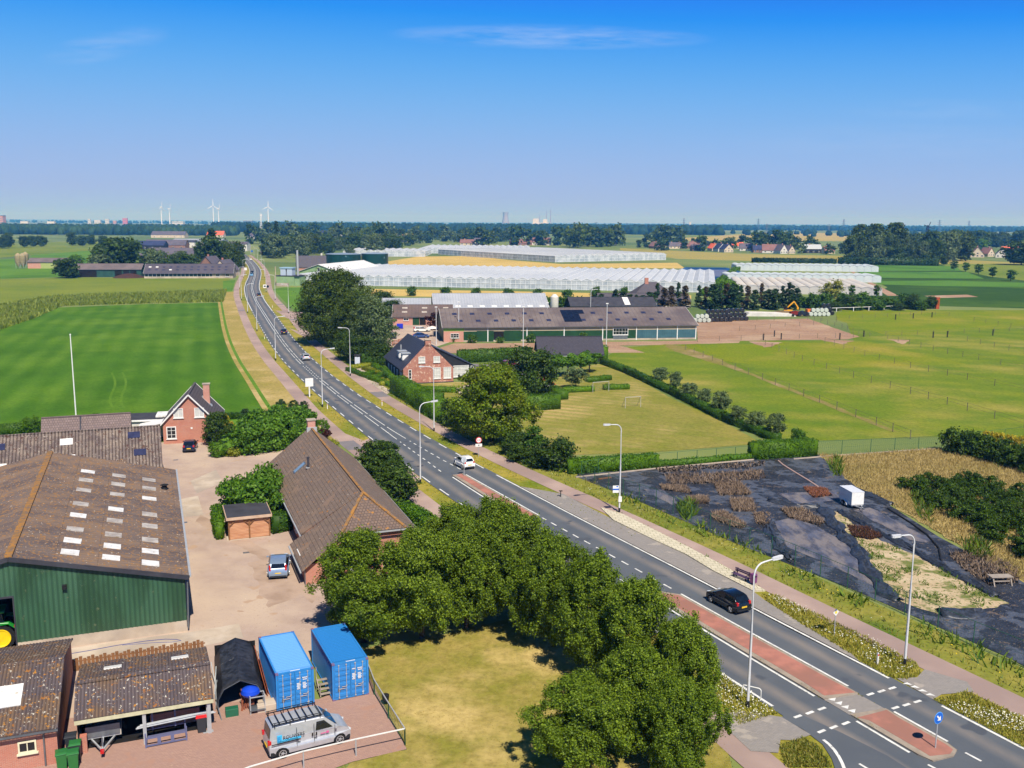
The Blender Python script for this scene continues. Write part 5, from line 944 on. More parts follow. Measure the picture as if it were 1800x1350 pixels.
# ---------------------------------------------------------------- brick farmhouse across the road
FRZ = R(18); fc, fs = math.cos(FRZ), math.sin(FRZ)
def fm_(x, y, z=0.): return Vector((x*fc - y*fs, x*fs + y*fc, z))
f2 = thing('brick_farmhouse', 'mottled brick gabled farmhouse with black tiled roof and black timber wing', 'farmhouse', fm_(36.1, 178.9), FRZ)
W2, D2 = 9.9, 18.9; e2, r2, x2 = 3., 7.5, 4.95
m = MB(); m.extr([(0, 0), (W2, 0), (W2, e2), (x2+.35, r2+.15), (x2-.35, r2+.15), (0, e2)], 'Y', 0, .4); m.extr([(0, 0), (W2, 0), (W2, e2), (x2, r2), (0, e2)], 'Y', .4, 4.2); m.build('brick_gable', b_old, f2)
m = MB(); m.extr([(0.03, 0), (15.4, 0), (15.4, 2.4), (x2, r2-.02), (0.03, e2)], 'Y', 4.2, D2); m.build('wall', m_blackw, f2)
m = MB(); sl2 = (r2-e2)/x2; sr2 = (r2-2.4)/(15.4-x2)
m.slab([(-.4, .2, e2-.4*sl2+.15), (-.4, D2+.3, e2-.4*sl2+.15), (x2, D2+.3, r2+.15), (x2, .2, r2+.15)], .13); m.slab([(W2+.3, .2, e2-.3*sl2+.15), (W2+.3, 4.1, e2-.3*sl2+.15), (x2, 4.1, r2+.15), (x2, .2, r2+.15)], .13)
m.slab([(15.9, 4.0, 2.4-.5*sr2+.15), (15.9, D2+.3, 2.4-.5*sr2+.15), (x2, D2+.3, r2+.154), (x2, 4.0, r2+.154)], .13); ro = m.build('roof', t_slate, f2)
m = MB(); m.bx(-.1, 10.0, -.02, .36, 0, .25); m.build('plinth', m_roofdark, f2)
k = MB(); k.bx(x2-.55, x2+.55, .0, .9, r2-.3, r2+1.0); ch = k.build('chimney', b_old, ro)
k = MB(); k.bx(x2-.65, x2+.65, -.1, 1., r2+1., r2+1.1); k.build('chimney_cap', m_conc, ch)
for x in (3.65, 6.6): window(f2, 'front', x, 4.1, 1.3, 1.2, 0, nx=2, nz=2, pm=m_winw)
for x in (6.9, 9.0): window(f2, 'front', x-.3, .9, 1.5, 2.2, 0, nx=3, nz=3, pm=m_winw)
window(f2, 'front', 1.3, 1., .6, 1.9, 0, nx=1, nz=3)
window(f2, 'front', 12.6, .35, 3.2, 2.3, 4.2, nx=4, nz=3, pm=m_winw, name='french_doors'); window(f2, 'front', 14.9, .6, .6, 1.9, 4.2, nx=1, nz=3)
for y in (2, 6, 9, 12, 15): window(f2, 'left', y, .8, .9, 1.3, 0.03 if y > 4 else 0)
for y in (5.6, 9.0):     # two white dormers
    d = MB(); zb = e2+.9*sl2
    d.bx(.9, 3.2, y-.8, y+.8, zb-.3, zb+1.5); dm = d.build('dormer', m_wwood, f2); k = MB(); k.bx(.7, 3.6, y-1, y+1, zb+1.5, zb+1.62); k.build('dormer_roof', m_galv, dm); window(dm, 'left', y, zb+.35, 1.2, .9, .9, sill=False)
k = MB(); k.slab([(8.6, 9, r2-(8.6-x2)*sr2+.24), (8.6, 11.5, r2-(8.6-x2)*sr2+.24), (9.6, 11.5, r2-(9.6-x2)*sr2+.24), (9.6, 9, r2-(9.6-x2)*sr2+.24)], .08); k.build('roof_window', m_winl, ro)
k = MB(); c = Vector((2.2, 13, r2-(x2-2.2)*sl2)); k.cyl(c, c+Vector((0, 0, 1.1)), .13, .13, 8); k.build('flue', m_galv, ro)
te = thing('terrace_set', 'garden table and chairs in front of the french doors', 'table set', fm_(36.1+12.4, 178.9+2.2), FRZ)
k = MB(); k.bx(-.8, .8, -.45, .45, .7, .75); k.build('tabletop', m_blk, te)
for sx in (-.7, .7):
    for sy in (-.35, .35): k = MB(); k.bx(sx-.03, sx+.03, sy-.03, sy+.03, 0, .7); k.build('leg', m_blk, te)
for sx in (-.45, .45):
    for sy, q in ((-.9, -1), (.9, 1)): k = MB(); k.bx(sx-.22, sx+.22, sy-.22, sy+.22, .4, .45); k.bx(sx-.22, sx+.22, sy+.2*q-.02, sy+.2*q+.02, .45, .9); k.bx(sx-.2, sx-.16, sy-.2, sy-.16, 0, .4); k.bx(sx+.16, sx+.2, sy-.2, sy-.16, 0, .4); k.bx(sx-.2, sx-.16, sy+.16, sy+.2, 0, .4); k.bx(sx+.16, sx+.2, sy+.16, sy+.2, 0, .4); k.build('chair', m_blk, te)
P('terrace', 'grey paved terrace by the french doors', m_conc, .06, 798, 684, 835, 674, 845, 682, 810, 694, cat='terrace')
# ---------------------------------------------------------------- long barn, stable, grey barn
LR = R(8.6)
lb2, rf, ro = gable('long_barn', 'very long green boarded barn with brown grey corrugated roof and solar panels', 'barn', Vector((-17.9, 247., 0)), LR, 68.6, 22, 3.9, 7.7, 'x', m_dgreen, M('brown grey corrugated sheets', (102, 92, 92), (88, 80, 84), .2, (114, 104, 102), .12, lines=(('X', 1.1, .12, (84, 74, 76), .6),), spots=((1.2, .64, (84, 72, 70)),), rough=.95), ov=.5, ovg=.4, verge=m_wwood, th=.15)
k = MB(); k.bx(5.2, 46.5, -.05, 0, 2.75, 3.75); k.bx(46.5, 68.6, -.05, 0, 2.75, 3.75); k.build('beige_band', M('beige fibre cement band', (178, 166, 142), (160, 150, 128), .5), lb2)
k = MB(); k.bx(0, 5.2, -.06, 0, 0, 2.9); k.build('office_front', b_pink, lb2); k = MB(); k.bx(-.02, 5.3, -.08, 0, 2.9, 3.75); k.build('lime_band', paint('lime green panel', (132, 176, 64), .5), lb2); window(lb2, 'front', 2.9, 1.1, 2.2, 1.2, -.06, nx=3, nz=2)
k = MB(); k.bx(52, 68.6, -.07, 0, .5, 2.75); k.build('blue_cladding', M('blue grey sheet cladding', (66, 102, 112), (56, 90, 102), .5, lines=(('X', .5, .15, (48, 80, 90), .6),)), lb2)
k = MB(); k.bx(13.2, 15.8, -.03, .02, .1, 2.7); k.build('doorway', m_dark, lb2); door(lb2, 'front', 18.2, .1, 4.2, 2.7, -.02, m_dgreen, m_dgreen, 'sliding_door', False); door(lb2, 'front', 10.9, .1, 4.2, 2.7, -.02, m_dgreen, m_dgreen, 'sliding_door', False)  # doorway is a dark panel painting the shade of an opening
window(lb2, 'front', 47.4, 1.4, 4.2, 1.9, -.06, nx=5, nz=2, fr=.14); k = MB(); k.bx(45.4, 49.4, -.06, 0, .3, 1.3); k.build('grey_panel', m_grey_s, lb2); k = MB(); k.bx(0.1, 68.5, -.04, 0.01, 0, .45); k.build('concrete_base', m_conc, lb2)
for i, x in enumerate((11.6, 22, 32, 42.5, 51.8, 57.6, 63.2, 68.4)): k = MB(); k.bx(x-.12, x+.12, -.14, -.02, 0, 3.9); k.build('post', m_wwood, lb2)
for i in range(13):
    for v in (.3, .68):
        if abs(i-6) > .5 or v < .5: rf.light(ro, 0, 3.5+i*4.75+(1.2 if v < .5 else 0), v, 1.2, .1, m_skyb, 'skylight', .16)
k = MB(); sp_ = [(33.4, .3), (35, .3), (36.6, .3), (33.4, .52), (35, .52), (33.4, .74), (35, .74), (36.6, .74), (38.2, .74), (36.6, .52)]
for u, v in sp_: k.slab([rf.p(0, u-.78, v-.105, .26), rf.p(0, u+.78, v-.105, .26), rf.p(0, u+.78, v+.105, .26), rf.p(0, u-.78, v+.105, .26)], .05)
k.build('solar_panels', glass('solar panel', (30, 34, 58), .15), ro)
rf.light(ro, 0, 21, .3, .9, .3, m_asb2, 'repair_sheet', .16)
st, rf, ro = gable('stable', 'small brick stable with brown roof left of the long barn', 'stable', Vector((-36.2, 287.5, 0)), R(4), 18, 12, 2.6, 5.6, 'x', b_pink, M('dark brown sheets', (104, 88, 84), (90, 78, 76), .3, lines=(('X', 1.1, .1, (80, 68, 66), .5),), rough=.95), verge=m_wwood)
for u in (3.5, 9.5, 16):
    for v in (.35, .7): rf.light(ro, 0, u, v, 1.6, .12, m_sky, up=.15)
k = MB(); k.bx(6, 8, -.06, .02, .05, 2.3); k.build('green_door', m_dgreen, st); k = MB(); k.bx(8.1, 9.9, -.04, .02, .05, 2.3); k.build('doorway', m_dark, st)  # dark panel on the wall paints the shaded door opening
for x in (4, 12, 15): window(st, 'front', x, 1.4, 1.6, .8)
m_grey_rf = M('pale grey metal roof', (166, 170, 178), (152, 156, 166), .2, lines=(('X', .9, .15, (140, 144, 154), .7),), rough=.5)
gb, rf, ro = gable('grey_barn', 'large barn with pale grey metal roof behind the long barn', 'barn', Vector((-25, 304, 0)), R(7), 37, 20, 3.6, 7.6, 'x', m_white_s, m_grey_rf, verge=m_wwood); k = MB()
for i in range(9): k.slab([rf.p(0, 3+i*3.9, .06, .2), rf.p(0, 4.6+i*3.9, .06, .2), rf.p(0, 4.6+i*3.9, .17, .2), rf.p(0, 3+i*3.9, .17, .2)], .05)
k.build('skylights', m_skyw, ro)
gb2, rf, ro = gable('grey_barn', 'smaller pale grey roofed barn behind the stable', 'barn', Vector((-42, 306, 0)), R(5), 15.5, 15, 3.4, 6.0, 'x', m_white_s, m_grey_rf, verge=m_wwood)
si = thing('feed_silo', 'white round feed silo at the right end of the grey barn', 'silo', Vector((13.6, 309, 0)))
k = MB(); k.lathe([(0, 1.6), (.3, 1.6), (1.3, 3.2), (1.3, 7.2), (.5, 8.1), (0, 8.15)], n=16); k.build('tank', m_white_s, si, True)
for a in range(4): k = MB(); k.cyl((1.1*math.cos(a*1.57), 1.1*math.sin(a*1.57), 0), (1.1*math.cos(a*1.57), 1.1*math.sin(a*1.57), 3.3), .07, .07, 6); k.build('leg', m_galv, si)
nb, rf, ro = gable('dark_shed', 'dark roofed shed between conifers behind the grey barn', 'shed', Vector((20, 327, 0)), R(6), 30, 12, 2.8, 5.2, 'x', m_blackw, m_roofdark)
rf.light(ro, 0, 20, .5, 2, .9, m_skyw, up=.15)
ob, rf, ro = gable('outbuilding', 'black timber outbuilding with dark grey hipped roof behind clipped trees', 'outbuilding', Vector((5.8, 209.5, 0)), R(4), 14.5, 7.5, 2.3, 5.6, 'x', m_blackw, brick_mat('dark outbuilding tiles', (74, 72, 82), (64, 62, 72), (46, 44, 52), 1, .3, .36, .03, rowmap='roofy'))
for x in (4, 6, 10, 12): window(ob, 'front', x, .9, .9, .9)
bk, rf, ro = gable('garden_shed', 'small black garden shed with orange tiled roof', 'shed', at(949, 694), R(25), 2.8, 3.2, 1.9, 3.0, 'y', m_blackw, brick_mat('orange tiles', (206, 100, 52), (186, 84, 44), (140, 64, 40), 1, .3, .36, .03, rowmap='roofx')); window(bk, 'front', 1.4, .8, .9, .8)
# bungalow behind the conifers
bg_ = thing('villa', 'dark roofed villa with brick chimney among the conifers', 'villa', Vector((46.5, 366, 0)), R(4))
k = MB(); k.bx(0, 16, 0, 12, 0, 3); k.build('wall', m_white_s, bg_); k = MB(); k.add([(-.7, -.7, 3), (16.7, -.7, 3), (16.7, 12.7, 3), (-.7, 12.7, 3), (6, 6, 8.4), (10, 6, 8.4)], [(0, 1, 5, 4), (1, 2, 5), (2, 3, 4, 5), (3, 0, 4), (3, 2, 1, 0)]); ro = k.build('roof', t_greyy, bg_)
k = MB(); k.bx(5.2, 6.6, 5, 6, 6.5, 10); k.build('chimney', b_red, ro); window(bg_, 'front', 8, 1, 4, 1.4, 0, nx=4)
vl, rf, ro = gable('villa_wing', 'long low dark roofed wing in front of the villa', 'wing', Vector((32, 352, 0)), R(3), 34, 9, 2.6, 5.0, 'x', m_white_s, t_greyy)
# ---------------------------------------------------------------- glasshouses
m_gl = NT('greenhouse roof glass'); x, y, z = m_gl.xyz()
f1_ = m_gl.math('LESS_THAN', m_gl.math('FRACT', m_gl.math('DIVIDE', y, 1.25)), .12); f2_ = m_gl.step(m_gl.noise(.02, 3), .4, .65)
gcol = m_gl.mix(f2_, lin((172, 176, 182)), lin((192, 194, 196))); gcol = m_gl.mix(f1_, gcol, lin((196, 202, 208)))
MATS['ghr'] = m_gl.done(m_gl.bsdf(gcol, .5, .25))
t = NT('greenhouse wall glass'); MATS['ghw'] = t.done(t.bsdf(t.mix(t.step(t.noise(.25, 4), .4, .6), lin((156, 166, 178)), lin((192, 198, 206))), .15, .6))
m_gf = paint('white glasshouse frame', (226, 228, 230), .5)
def glasshouse(label, p0, rz, W, Dp, bay, eave=4.2, rise=1.0, step=2.4, ribs=True):
    g = thing('glasshouse', label, 'glasshouse', p0, rz); n = max(1, round(W/bay)); b = W/n
    pr = [(0, 0)]; roof = MB(); ends = MB(); gut = MB()
    for i in range(n):
        a, c, e = i*b, (i+.5)*b, (i+1)*b
        roof.add([(a, 0, eave), (a, Dp, eave), (c, Dp, eave+rise), (c, 0, eave+rise), (e, Dp, eave), (e, 0, eave)], [(0, 3, 2, 1), (3, 5, 4, 2)]); ends.add([(a, 0, eave), (e, 0, eave), (c, 0, eave+rise)], [(0, 1, 2)]); ends.add([(a, Dp, eave), (c, Dp, eave+rise), (e, Dp, eave)], [(0, 1, 2)])
        gut.bx(a-.12, a+.12, 0, Dp, eave-.1, eave+.12); gut.bar((a, -.02, eave+.05), (c, -.02, eave+rise+.05), .14); gut.bar((c, -.02, eave+rise+.05), (e, -.02, eave+.05), .14); gut.bx(c-.06, c+.06, 0, Dp, eave+rise, eave+rise+.1)
    ends.bx(0, W, 0, .08, 0, eave); ends.bx(0, .08, .08, Dp, 0, eave); ends.bx(W-.08, W, .08, Dp, 0, eave); ends.bx(.08, W-.08, Dp-.08, Dp, 0, eave)
    roof.build('roof', MATS['ghr'], g); ends.build('glass_wall', MATS['ghw'], g); gut.build('gutter', m_gf, g); f = MB()
    for k in range(int(W/step)+1): f.bx(k*step-.08, k*step+.08, -.1, -.005, 0, eave)
    for k in range(int(Dp/step/1.6)+1):
        yv = k*step*1.6
        f.bx(-.1, -.005, yv-.08, yv+.08, 0, eave); f.bx(W+.005, W+.1, yv-.08, yv+.08, 0, eave)
    for zz in (.35, eave*.55, eave-.1): f.bx(-.05, W+.05, -.12, -.01, zz-.09, zz+.09); f.bx(W+.01, W+.12, 0, Dp, zz-.09, zz+.09); f.bx(-.12, -.01, 0, Dp, zz-.09, zz+.09)
    f.build('wall_frame', m_gf, g); return g
glasshouse('huge white multi span glasshouse across the middle of the view', Vector((-106.8, 470.9, 0)), R(-11.4), 202, 118, 5.0, 4.4, .9)
glasshouse('second wide glasshouse behind the wheat strip', Vector((33, 750, 0)), R(33), 115, 190, 6.4, 4.8, 1.2, 4.8); glasshouse('long low glasshouse left of the second wide glasshouse', Vector((-150, 850, 0)), R(0), 72, 70, 6.4, 4.6, 1.2, 4.8)
glasshouse('left wing of the second wide glasshouse', Vector((-92, 940, 0)), R(0), 110, 130, 6.4, 4.6, 1.2, 6)
def polytunnel(label, p0, rz, W, Dp, bay, h, mat):
    g = thing('plastic_tunnel', label, 'plastic tunnel', p0, rz); n = round(W/bay); b = W/n; m = MB(); f = MB()
    for i in range(n):
        pr = [(i*b+b*.5-b*.5*math.cos(a), h*.72+h*.28*math.sin(a)) for a in np.linspace(0, np.pi, 7)]
        m.extr([(i*b, 0)]+pr+[((i+1)*b, 0)], 'Y', 0, Dp); f.tube([(x, -.04, z) for x, z in [(i*b, 0)]+pr], .07, 5)
    m.build('film', mat, g); f.build('hoop', m_galv, g); return g
m_film = M('milky plastic film', (196, 192, 186), (182, 178, 174), .15, (200, 192, 180), .06, rough=.7, spec=.1, lines=(('Y', 3., .06, (166, 168, 180), .6),)); m_filmb = M('bluish plastic film', (184, 194, 200), (194, 202, 206), .2, rough=.7, spec=.1)
polytunnel('large milky plastic tunnel block in front of the nursery plots', Vector((102, 432, 0)), R(-10), 62, 72, 4.4, 3.6, m_film)
polytunnel('narrow bluish plastic tunnel row behind the milky block', Vector((117, 522, 0)), R(-4), 82, 22, 4.5, 4.0, m_filmb); polytunnel('farthest thin plastic tunnel row by the nursery hedge', Vector((149, 640, 0)), R(-6), 92, 26, 4.6, 4.2, m_filmb)
# water basin with black liner right of the glasshouse
bs_ = thing('water_basin', 'rain basin with blue black liner banks beside the glasshouse', 'basin', Vector((102, 520, 0)), R(-2))
k = MB()
for q in ([(0, 0), (36, 0), (33, 6), (3, 6)], [(36, 0), (40, 120), (35, 114), (33, 6)], [(40, 120), (4, 120), (8, 114), (35, 114)], [(4, 120), (0, 0), (3, 6), (8, 114)]):
    a, b, c, d = q; k.add([(*a, 0), (*b, 0), (*c, 2.2), (*d, 2.2)], [(0, 1, 2, 3)]); k.add([(*c, 2.2), (*d, 2.2), (*((Vector(d)*.86+Vector((19, 60))*.14)), 1.), (*((Vector(c)*.86+Vector((19, 60))*.14)), 1.)], [(0, 1, 2, 3)])
k.build('bank_liner', glass('blue liner', (34, 74, 122), .3), bs_); k = MB(); k.add([(3, 5, 1.1), (34, 5, 1.1), (36, 115, 1.1), (7, 115, 1.1)], [(0, 1, 2, 3)]); k.build('cover', M('grey basin cover', (112, 112, 130), (98, 100, 120), .2, rough=.4), bs_)
# water tanks, boiler house
for i, (dx, r_) in enumerate(((0, 12.2), (20, 9.5))):
    tk = thing('water_tank', ('larger', 'smaller')[i]+' dark green round water tank behind the glasshouse', 'tank', Vector((-118+dx, 668+i*14, 0))); k = MB(); k.lathe([(r_, 0), (r_, 8.2), (r_*.98, 8.25)], n=36); k.build('shell', M('dark green tank steel', (26, 66, 62), (20, 54, 52), .1, spots=((.12, .64, (120, 150, 160)),), rough=.3), tk, True); k = MB(); k.lathe([(r_*1.01, 8.25), (r_*.9, 8.6), (0, 9.2)], n=36); k.build('lid', M('grey blue tank lid', (120, 136, 156), (108, 126, 148), .1), tk, True)
wb, rf, ro = gable('packing_shed', 'sage green gabled shed with long white roof beside the glasshouse', 'shed', Vector((-113, 508, 0)), R(-14), 22, 60, 4.6, 8.2, 'y', M('sage green cladding', (136, 164, 120), (124, 152, 110), .4), m_skyw, ov=.6, ovg=.6); window(wb, 'front', 11, 4.6, 1.4, 2, 0)
bo = thing('boiler_house', 'low green boiler house with two grey blue roof units and a tall flue', 'boiler house', at(486, 502), R(-8)); k = MB(); k.bx(0, 9, 0, 9, 0, 4.6); k.bx(9, 11.5, .6, 9, 0, 4.4); k.build('wall', M('sage green cladding', (1, 1, 1)), bo); k = MB(); k.bx(-.2, 11.7, -.2, 9.2, 4.6, 4.9); k.build('roof', m_roofdark, bo)
for xx in (3.0, 6.2): k = MB(); k.bx(xx-1.3, xx+1.3, 1.4, 6, 4.9, 8.2); u_ = k.build('roof_unit', paint('grey blue unit', (176, 190, 206), .5), bo); k = MB(); k.bx(xx-1.6, xx+1.6, 1.1, 6.3, 8.2, 8.7); k.build('unit_cap', paint('light blue cap', (150, 182, 204), .5), u_)
k = MB(); k.cyl((10.2, 2, 0), (10.2, 2, 17), .5, .5, 10); k.build('flue', m_galv, bo); k = MB(); k.bx(.3, 6, -1.2, -.1, 0, 1.5); tag(k.build('concrete_tank', m_conc), 'pale concrete tank at the foot of the boiler house', 'tank'); D.objects['concrete_tank'].location = at(486, 503); k = MB(); k.cyl((-1.5, 3, 0), (-1.5, 3, 9), .25, .2, 8); k.build('mast', m_conc, bo)
dh, rf, ro = gable('farmhouse', 'dark tiled steep roofed house behind the boiler house', 'house', Vector((-133, 590, 0)), R(14), 18, 10, 3, 9.5, 'x', b_old, t_greyy); k = MB(); k.bx(15, 16, 5, 6, 6, 11); k.build('chimney', m_white_s, ro)
# ---------------------------------------------------------------- generic distant houses
WL = {'b': M('far brown brick', (146, 112, 98), (128, 98, 88), .3), 'w': m_white_s, 'p': M('far cream wall', (206, 190, 168), (190, 174, 154), .3), 'd': m_blackw}; far_roof = {'g': M('far grey roof', (96, 90, 100), (84, 80, 90), .2), 'o': M('far orange roof', (214, 104, 66), (196, 88, 56), .2), 'r': M('far red brown roof', (132, 96, 92), (118, 88, 84), .2), 'b': M('far blue black roof', (52, 60, 92), (44, 50, 78), .2), 'k': m_roofdark, 's': m_galv}
def farhouse(label, px, py, W, Dp, eave, rid, ax, wl, rfm, rz=0., chim=True, name='house', wins=3, cat='house', group=None):
    p = at(px, py); t = thing(name, label, cat, p, R(rz), group); m = walls_gable(W, Dp, eave, eave, rid, ax); m.v = [(a-W/2, b, c) for a, b, c in m.v]; m.build('wall', WL[wl], t); rf = Roof(W, Dp, eave, eave, rid, ax, None, .4, .4); m = MB()
    for sd in (0, 1): m.slab([q-Vector((W/2, 0, 0)) for q in rf.quad(sd, .2)], .18)
    ro = m.build('roof', far_roof[rfm], t)
    if chim: k = MB(); c = rf.p(0, rf.len*.3, .95)-Vector((W/2, 0, 0)); k.bx(c.x-.4, c.x+.4, c.y-.4, c.y+.4, c.z-.5, c.z+1.5); k.build('chimney', b_red, ro)
    for i in range(wins): window(t, 'front', -W/2+W*(i+.5)/wins, .9, min(1.6, W/wins*.55), 1.4, -.02, sill=False)
    if ax == 'y' and rid-eave > 2.5: window(t, 'front', 0, eave+.4, 1.6, 1.3, -.02, sill=False)
    return t
vh = [(1199, 437, 16, 9, 3, 7, 'x', 'b', 'r', 4, 'brown roofed farm at the left end of the village row'), (1222, 437, 14, 10, 3.4, 8.5, 'x', 'b', 'r', -6, 'red brown long house right of the brown farm'), (1238, 432, 24, 12, 4, 8.5, 'y', 'd', 's', 6, 'grey curved barn behind the red brown long house'), (1156, 437, 10, 11, 3, 8, 'y', 'b', 'r', 30, 'small brick house beside the dark clump near the glasshouse'), (1163, 436, 12, 9, 3, 8, 'x', 'w', 'g', 0, 'grey roofed house hidden in trees above the tan field'), (1186, 437, 14, 9, 3, 7.4, 'x', 'p', 'g', 8, 'pale grey roofed house between the village trees'),
      (1225, 441, 10, 9, 3, 7, 'x', 'b', 'g', 10, 'low grey house left of the orange roof'), (1258, 441, 10, 9, 3, 8.2, 'y', 'p', 'o', 25, 'orange roofed house left of the blue roofed pair'), (1270, 442.5, 11, 11, 3.4, 9, 'y', 'w', 'b', 18, 'white gabled house with bright blue black solar roof'), (1281, 443.5, 11, 11, 3.4, 8.6, 'y', 'p', 'b', 18, 'brick gabled house right of the blue roofed white house'), (1297, 437, 14, 10, 3.4, 7.6, 'x', 'w', 'o', 0, 'orange roofed house behind the blue roofed pair'), (1312, 441, 15, 10, 3, 8.4, 'x', 'w', 'g', -8, 'grey roofed house right of the orange roofs'), (1335, 444, 13, 10, 3, 7.6, 'x', 'b', 'b', 0, 'dark blue roofed house in the village row'), (1356, 445, 19, 11, 3, 9.2, 'x', 'w', 'r', -12, 'large brown roofed house with white gable'), (1378, 446, 9, 11, 3.2, 9.5, 'y', 'w', 'g', 22, 'steep white gabled house beside the brown roofed one'), (1392, 446, 8, 11, 3.2, 8.4, 'y', 'p', 'g', 20, 'steep cream gabled house right of the white gable'), (1430, 445, 17, 10, 4.5, 9, 'x', 'd', 's', 0, 'black house with pale panelled roof by the oak wood'), (1459, 446, 11, 9, 3, 7.4, 'x', 'p', 'r', 12, 'pink brown house at the edge of the oak wood'), (1506, 447, 8, 9, 3.4, 7.6, 'y', 'w', 'g', 0, 'white walled house among the oak wood foot'), (1549, 446, 16, 10, 3, 7.6, 'x', 'w', 'r', -10, 'pale brown roofed house left of the grey gable'), (1563, 449, 12, 13, 3, 10, 'y', 'w', 'g', 28, 'large grey gabled house at the wood edge'),
      (1664, 446, 14, 9, 3, 7, 'x', 'w', 'g', 0, 'grey terrace right of the round dark tree'), (1672, 450.5, 10, 11, 3, 10, 'y', 'w', 'b', -24, 'steep white gabled house with dark roof in the right village'), (1693, 446.5, 26, 9, 4.6, 8, 'x', 'w', 'r', 0, 'long terrace with red brown roof and white dormers'), (1718, 452.5, 12, 12, 3, 10, 'y', 'p', 'r', -20, 'cream gabled brown roofed house in front of the terrace'), (1742, 451, 9, 10, 3, 8.6, 'y', 'p', 'r', 24, 'brown gabled house beside the round green tree'), (1762, 453, 12, 12, 3, 10, 'y', 'w', 'b', -24, 'white gabled dark roofed house at the right edge'), (1778, 447, 18, 9, 3.4, 8, 'x', 'b', 'o', 0, 'red roofed row at the right edge')]
for px, py, W, Dp, e, r_, ax, wl, rm, rz, lab in vh: farhouse(lab, px, py, W, Dp, e, r_, ax, wl, rm, rz, group='village houses beyond the fields')
for px, py, W, Dp, e, r_, ax, wl, rm, rz, lab in ((714, 427, 18, 12, 3, 11, 'x', 'p', 'g', 20, 'hipped grey house left of the belt behind the glasshouse'), (642, 424, 20, 10, 3, 9, 'x', 'b', 'o', 0, 'bright orange roofed house in the left tree belt'), (675, 422, 16, 10, 3, 8, 'x', 'b', 'o', 14, 'second orange roofed house in the tree belt'), (625, 427, 24, 12, 3, 10, 'x', 'd', 'b', 0, 'dark blue roofed barn in the tree belt'), (820, 431, 18, 10, 3, 7.5, 'x', 'p', 'r', -8, 'pale brown roofed house behind the far glasshouse'), (844, 431, 16, 10, 4.5, 9.5, 'x', 'w', 'g', 0, 'white and grey house behind the far glasshouse'), (915, 431, 30, 10, 3, 8, 'x', 'b', 'r', 0, 'long red brown roofed farmhouse behind the far glasshouse'), (952, 431, 26, 12, 4, 10, 'x', 'w', 'r', 6, 'wide red brown house with white gables left of the poplar clump')):
    farhouse(lab, px, py, W, Dp, e, r_, ax, wl, rm, rz, group='houses behind the glasshouses')
# ---------------------------------------------------------------- farm far left
fb, rf, ro = gable('far_barn', 'long dark green open fronted barn at the far left', 'barn', Vector((-238.5, 518, 0)), R(8), 36, 12, 4.2, 7, 'x', M('dark green boards', (44, 82, 74), (36, 70, 64), .5), M('far brown sheet roof', (112, 100, 100), (96, 88, 90), .2))
for x, w_ in ((5.3, 9.0), (24, 3.6), (28.2, 3.2), (31.9, 3.2)): k = MB(); k.bx(x-1.5 if w_ > 5 else x-w_/2, x+w_-1.5 if w_ > 5 else x+w_/2, -.06, .02, .05, 3.8); k.build('doorway', m_dark, fb)  # openings are dark panels, their inner shade painted on
fb2, rf, ro = gable('far_stable', 'long low stable with dark roof and rows of roof lights by the far road', 'stable', Vector((-196.8, 511, 0)), R(9), 46, 13, 3.0, 7.4, 'x', m_conc, M('far dark roof', (84, 78, 88), (74, 70, 80), .2), ov=.8, verge=m_wwood)
k = MB(); k.bx(.6, 35, -.06, .02, 1.1, 2.8); k.build('open_front', M('teal dark netting', (34, 70, 72), (24, 50, 54), .3), fb2)
for i in range(16): k = MB(); k.bx(2.1+i*2.1, 2.3+i*2.1, -.12, 0, 1., 3.); k.build('post', m_wwood, fb2)
for i in range(12):
    for v in (.3, .62): rf.light(ro, 0, 2.5+i*3.6, v, 1.4, .1, m_skyw if i < 2 and v > .5 or i == 3 and v < .5 else m_skyb, up=.15)
window(fb2, 'front', 43, 1, 2, 1.3); window(fb2, 'front', 38, 1, 2, 1.3)
fb3, rf, ro = gable('far_shed', 'red brick shed with yellow green doors by the silos', 'shed', at(49, 472), R(6), 30, 11, 4, 6.4, 'x', b_pink, M('far brown sheet roof', (1, 1, 1))); k = MB(); k.bx(8, 21, -.08, .02, 0, 3.8); k.build('green_door', M('yellow green doors', (158, 168, 104)), fb3)
for i, px in enumerate((33, 41, 46)):
    s_ = thing('feed_silo', nth(i)+' tall beige feed silo at the far left shed', 'silo', at(px, 472-(3 if i == 2 else 0))); k = MB(); k.lathe([(0, 1), (.4, 1), (1.9, 4), (1.9, 8.2), (.7, 9.6), (0, 9.8)], n=14); k.build('tank', M('beige silo', (164, 150, 116), (140, 128, 100), .6), s_, True)
    for a in range(4): k = MB(); k.cyl((1.5*math.cos(a*1.57+.7), 1.5*math.sin(a*1.57+.7), 0), (1.5*math.cos(a*1.57+.7), 1.5*math.sin(a*1.57+.7), 4), .12, .12, 5); k.build('leg', m_galv, s_)
k = MB(); k.lathe([(8.5, 0), (6, 1.1), (3, 2.0), (0, 2.3)], n=20); tag(k.build('soil_heap', M('dark peat heap', (78, 50, 40), (64, 42, 36), .5, bump=.8, bsc=2), smooth=True), 'dark brown soil heap in front of the far stable', 'heap'); D.objects['soil_heap'].location = at(227, 488)
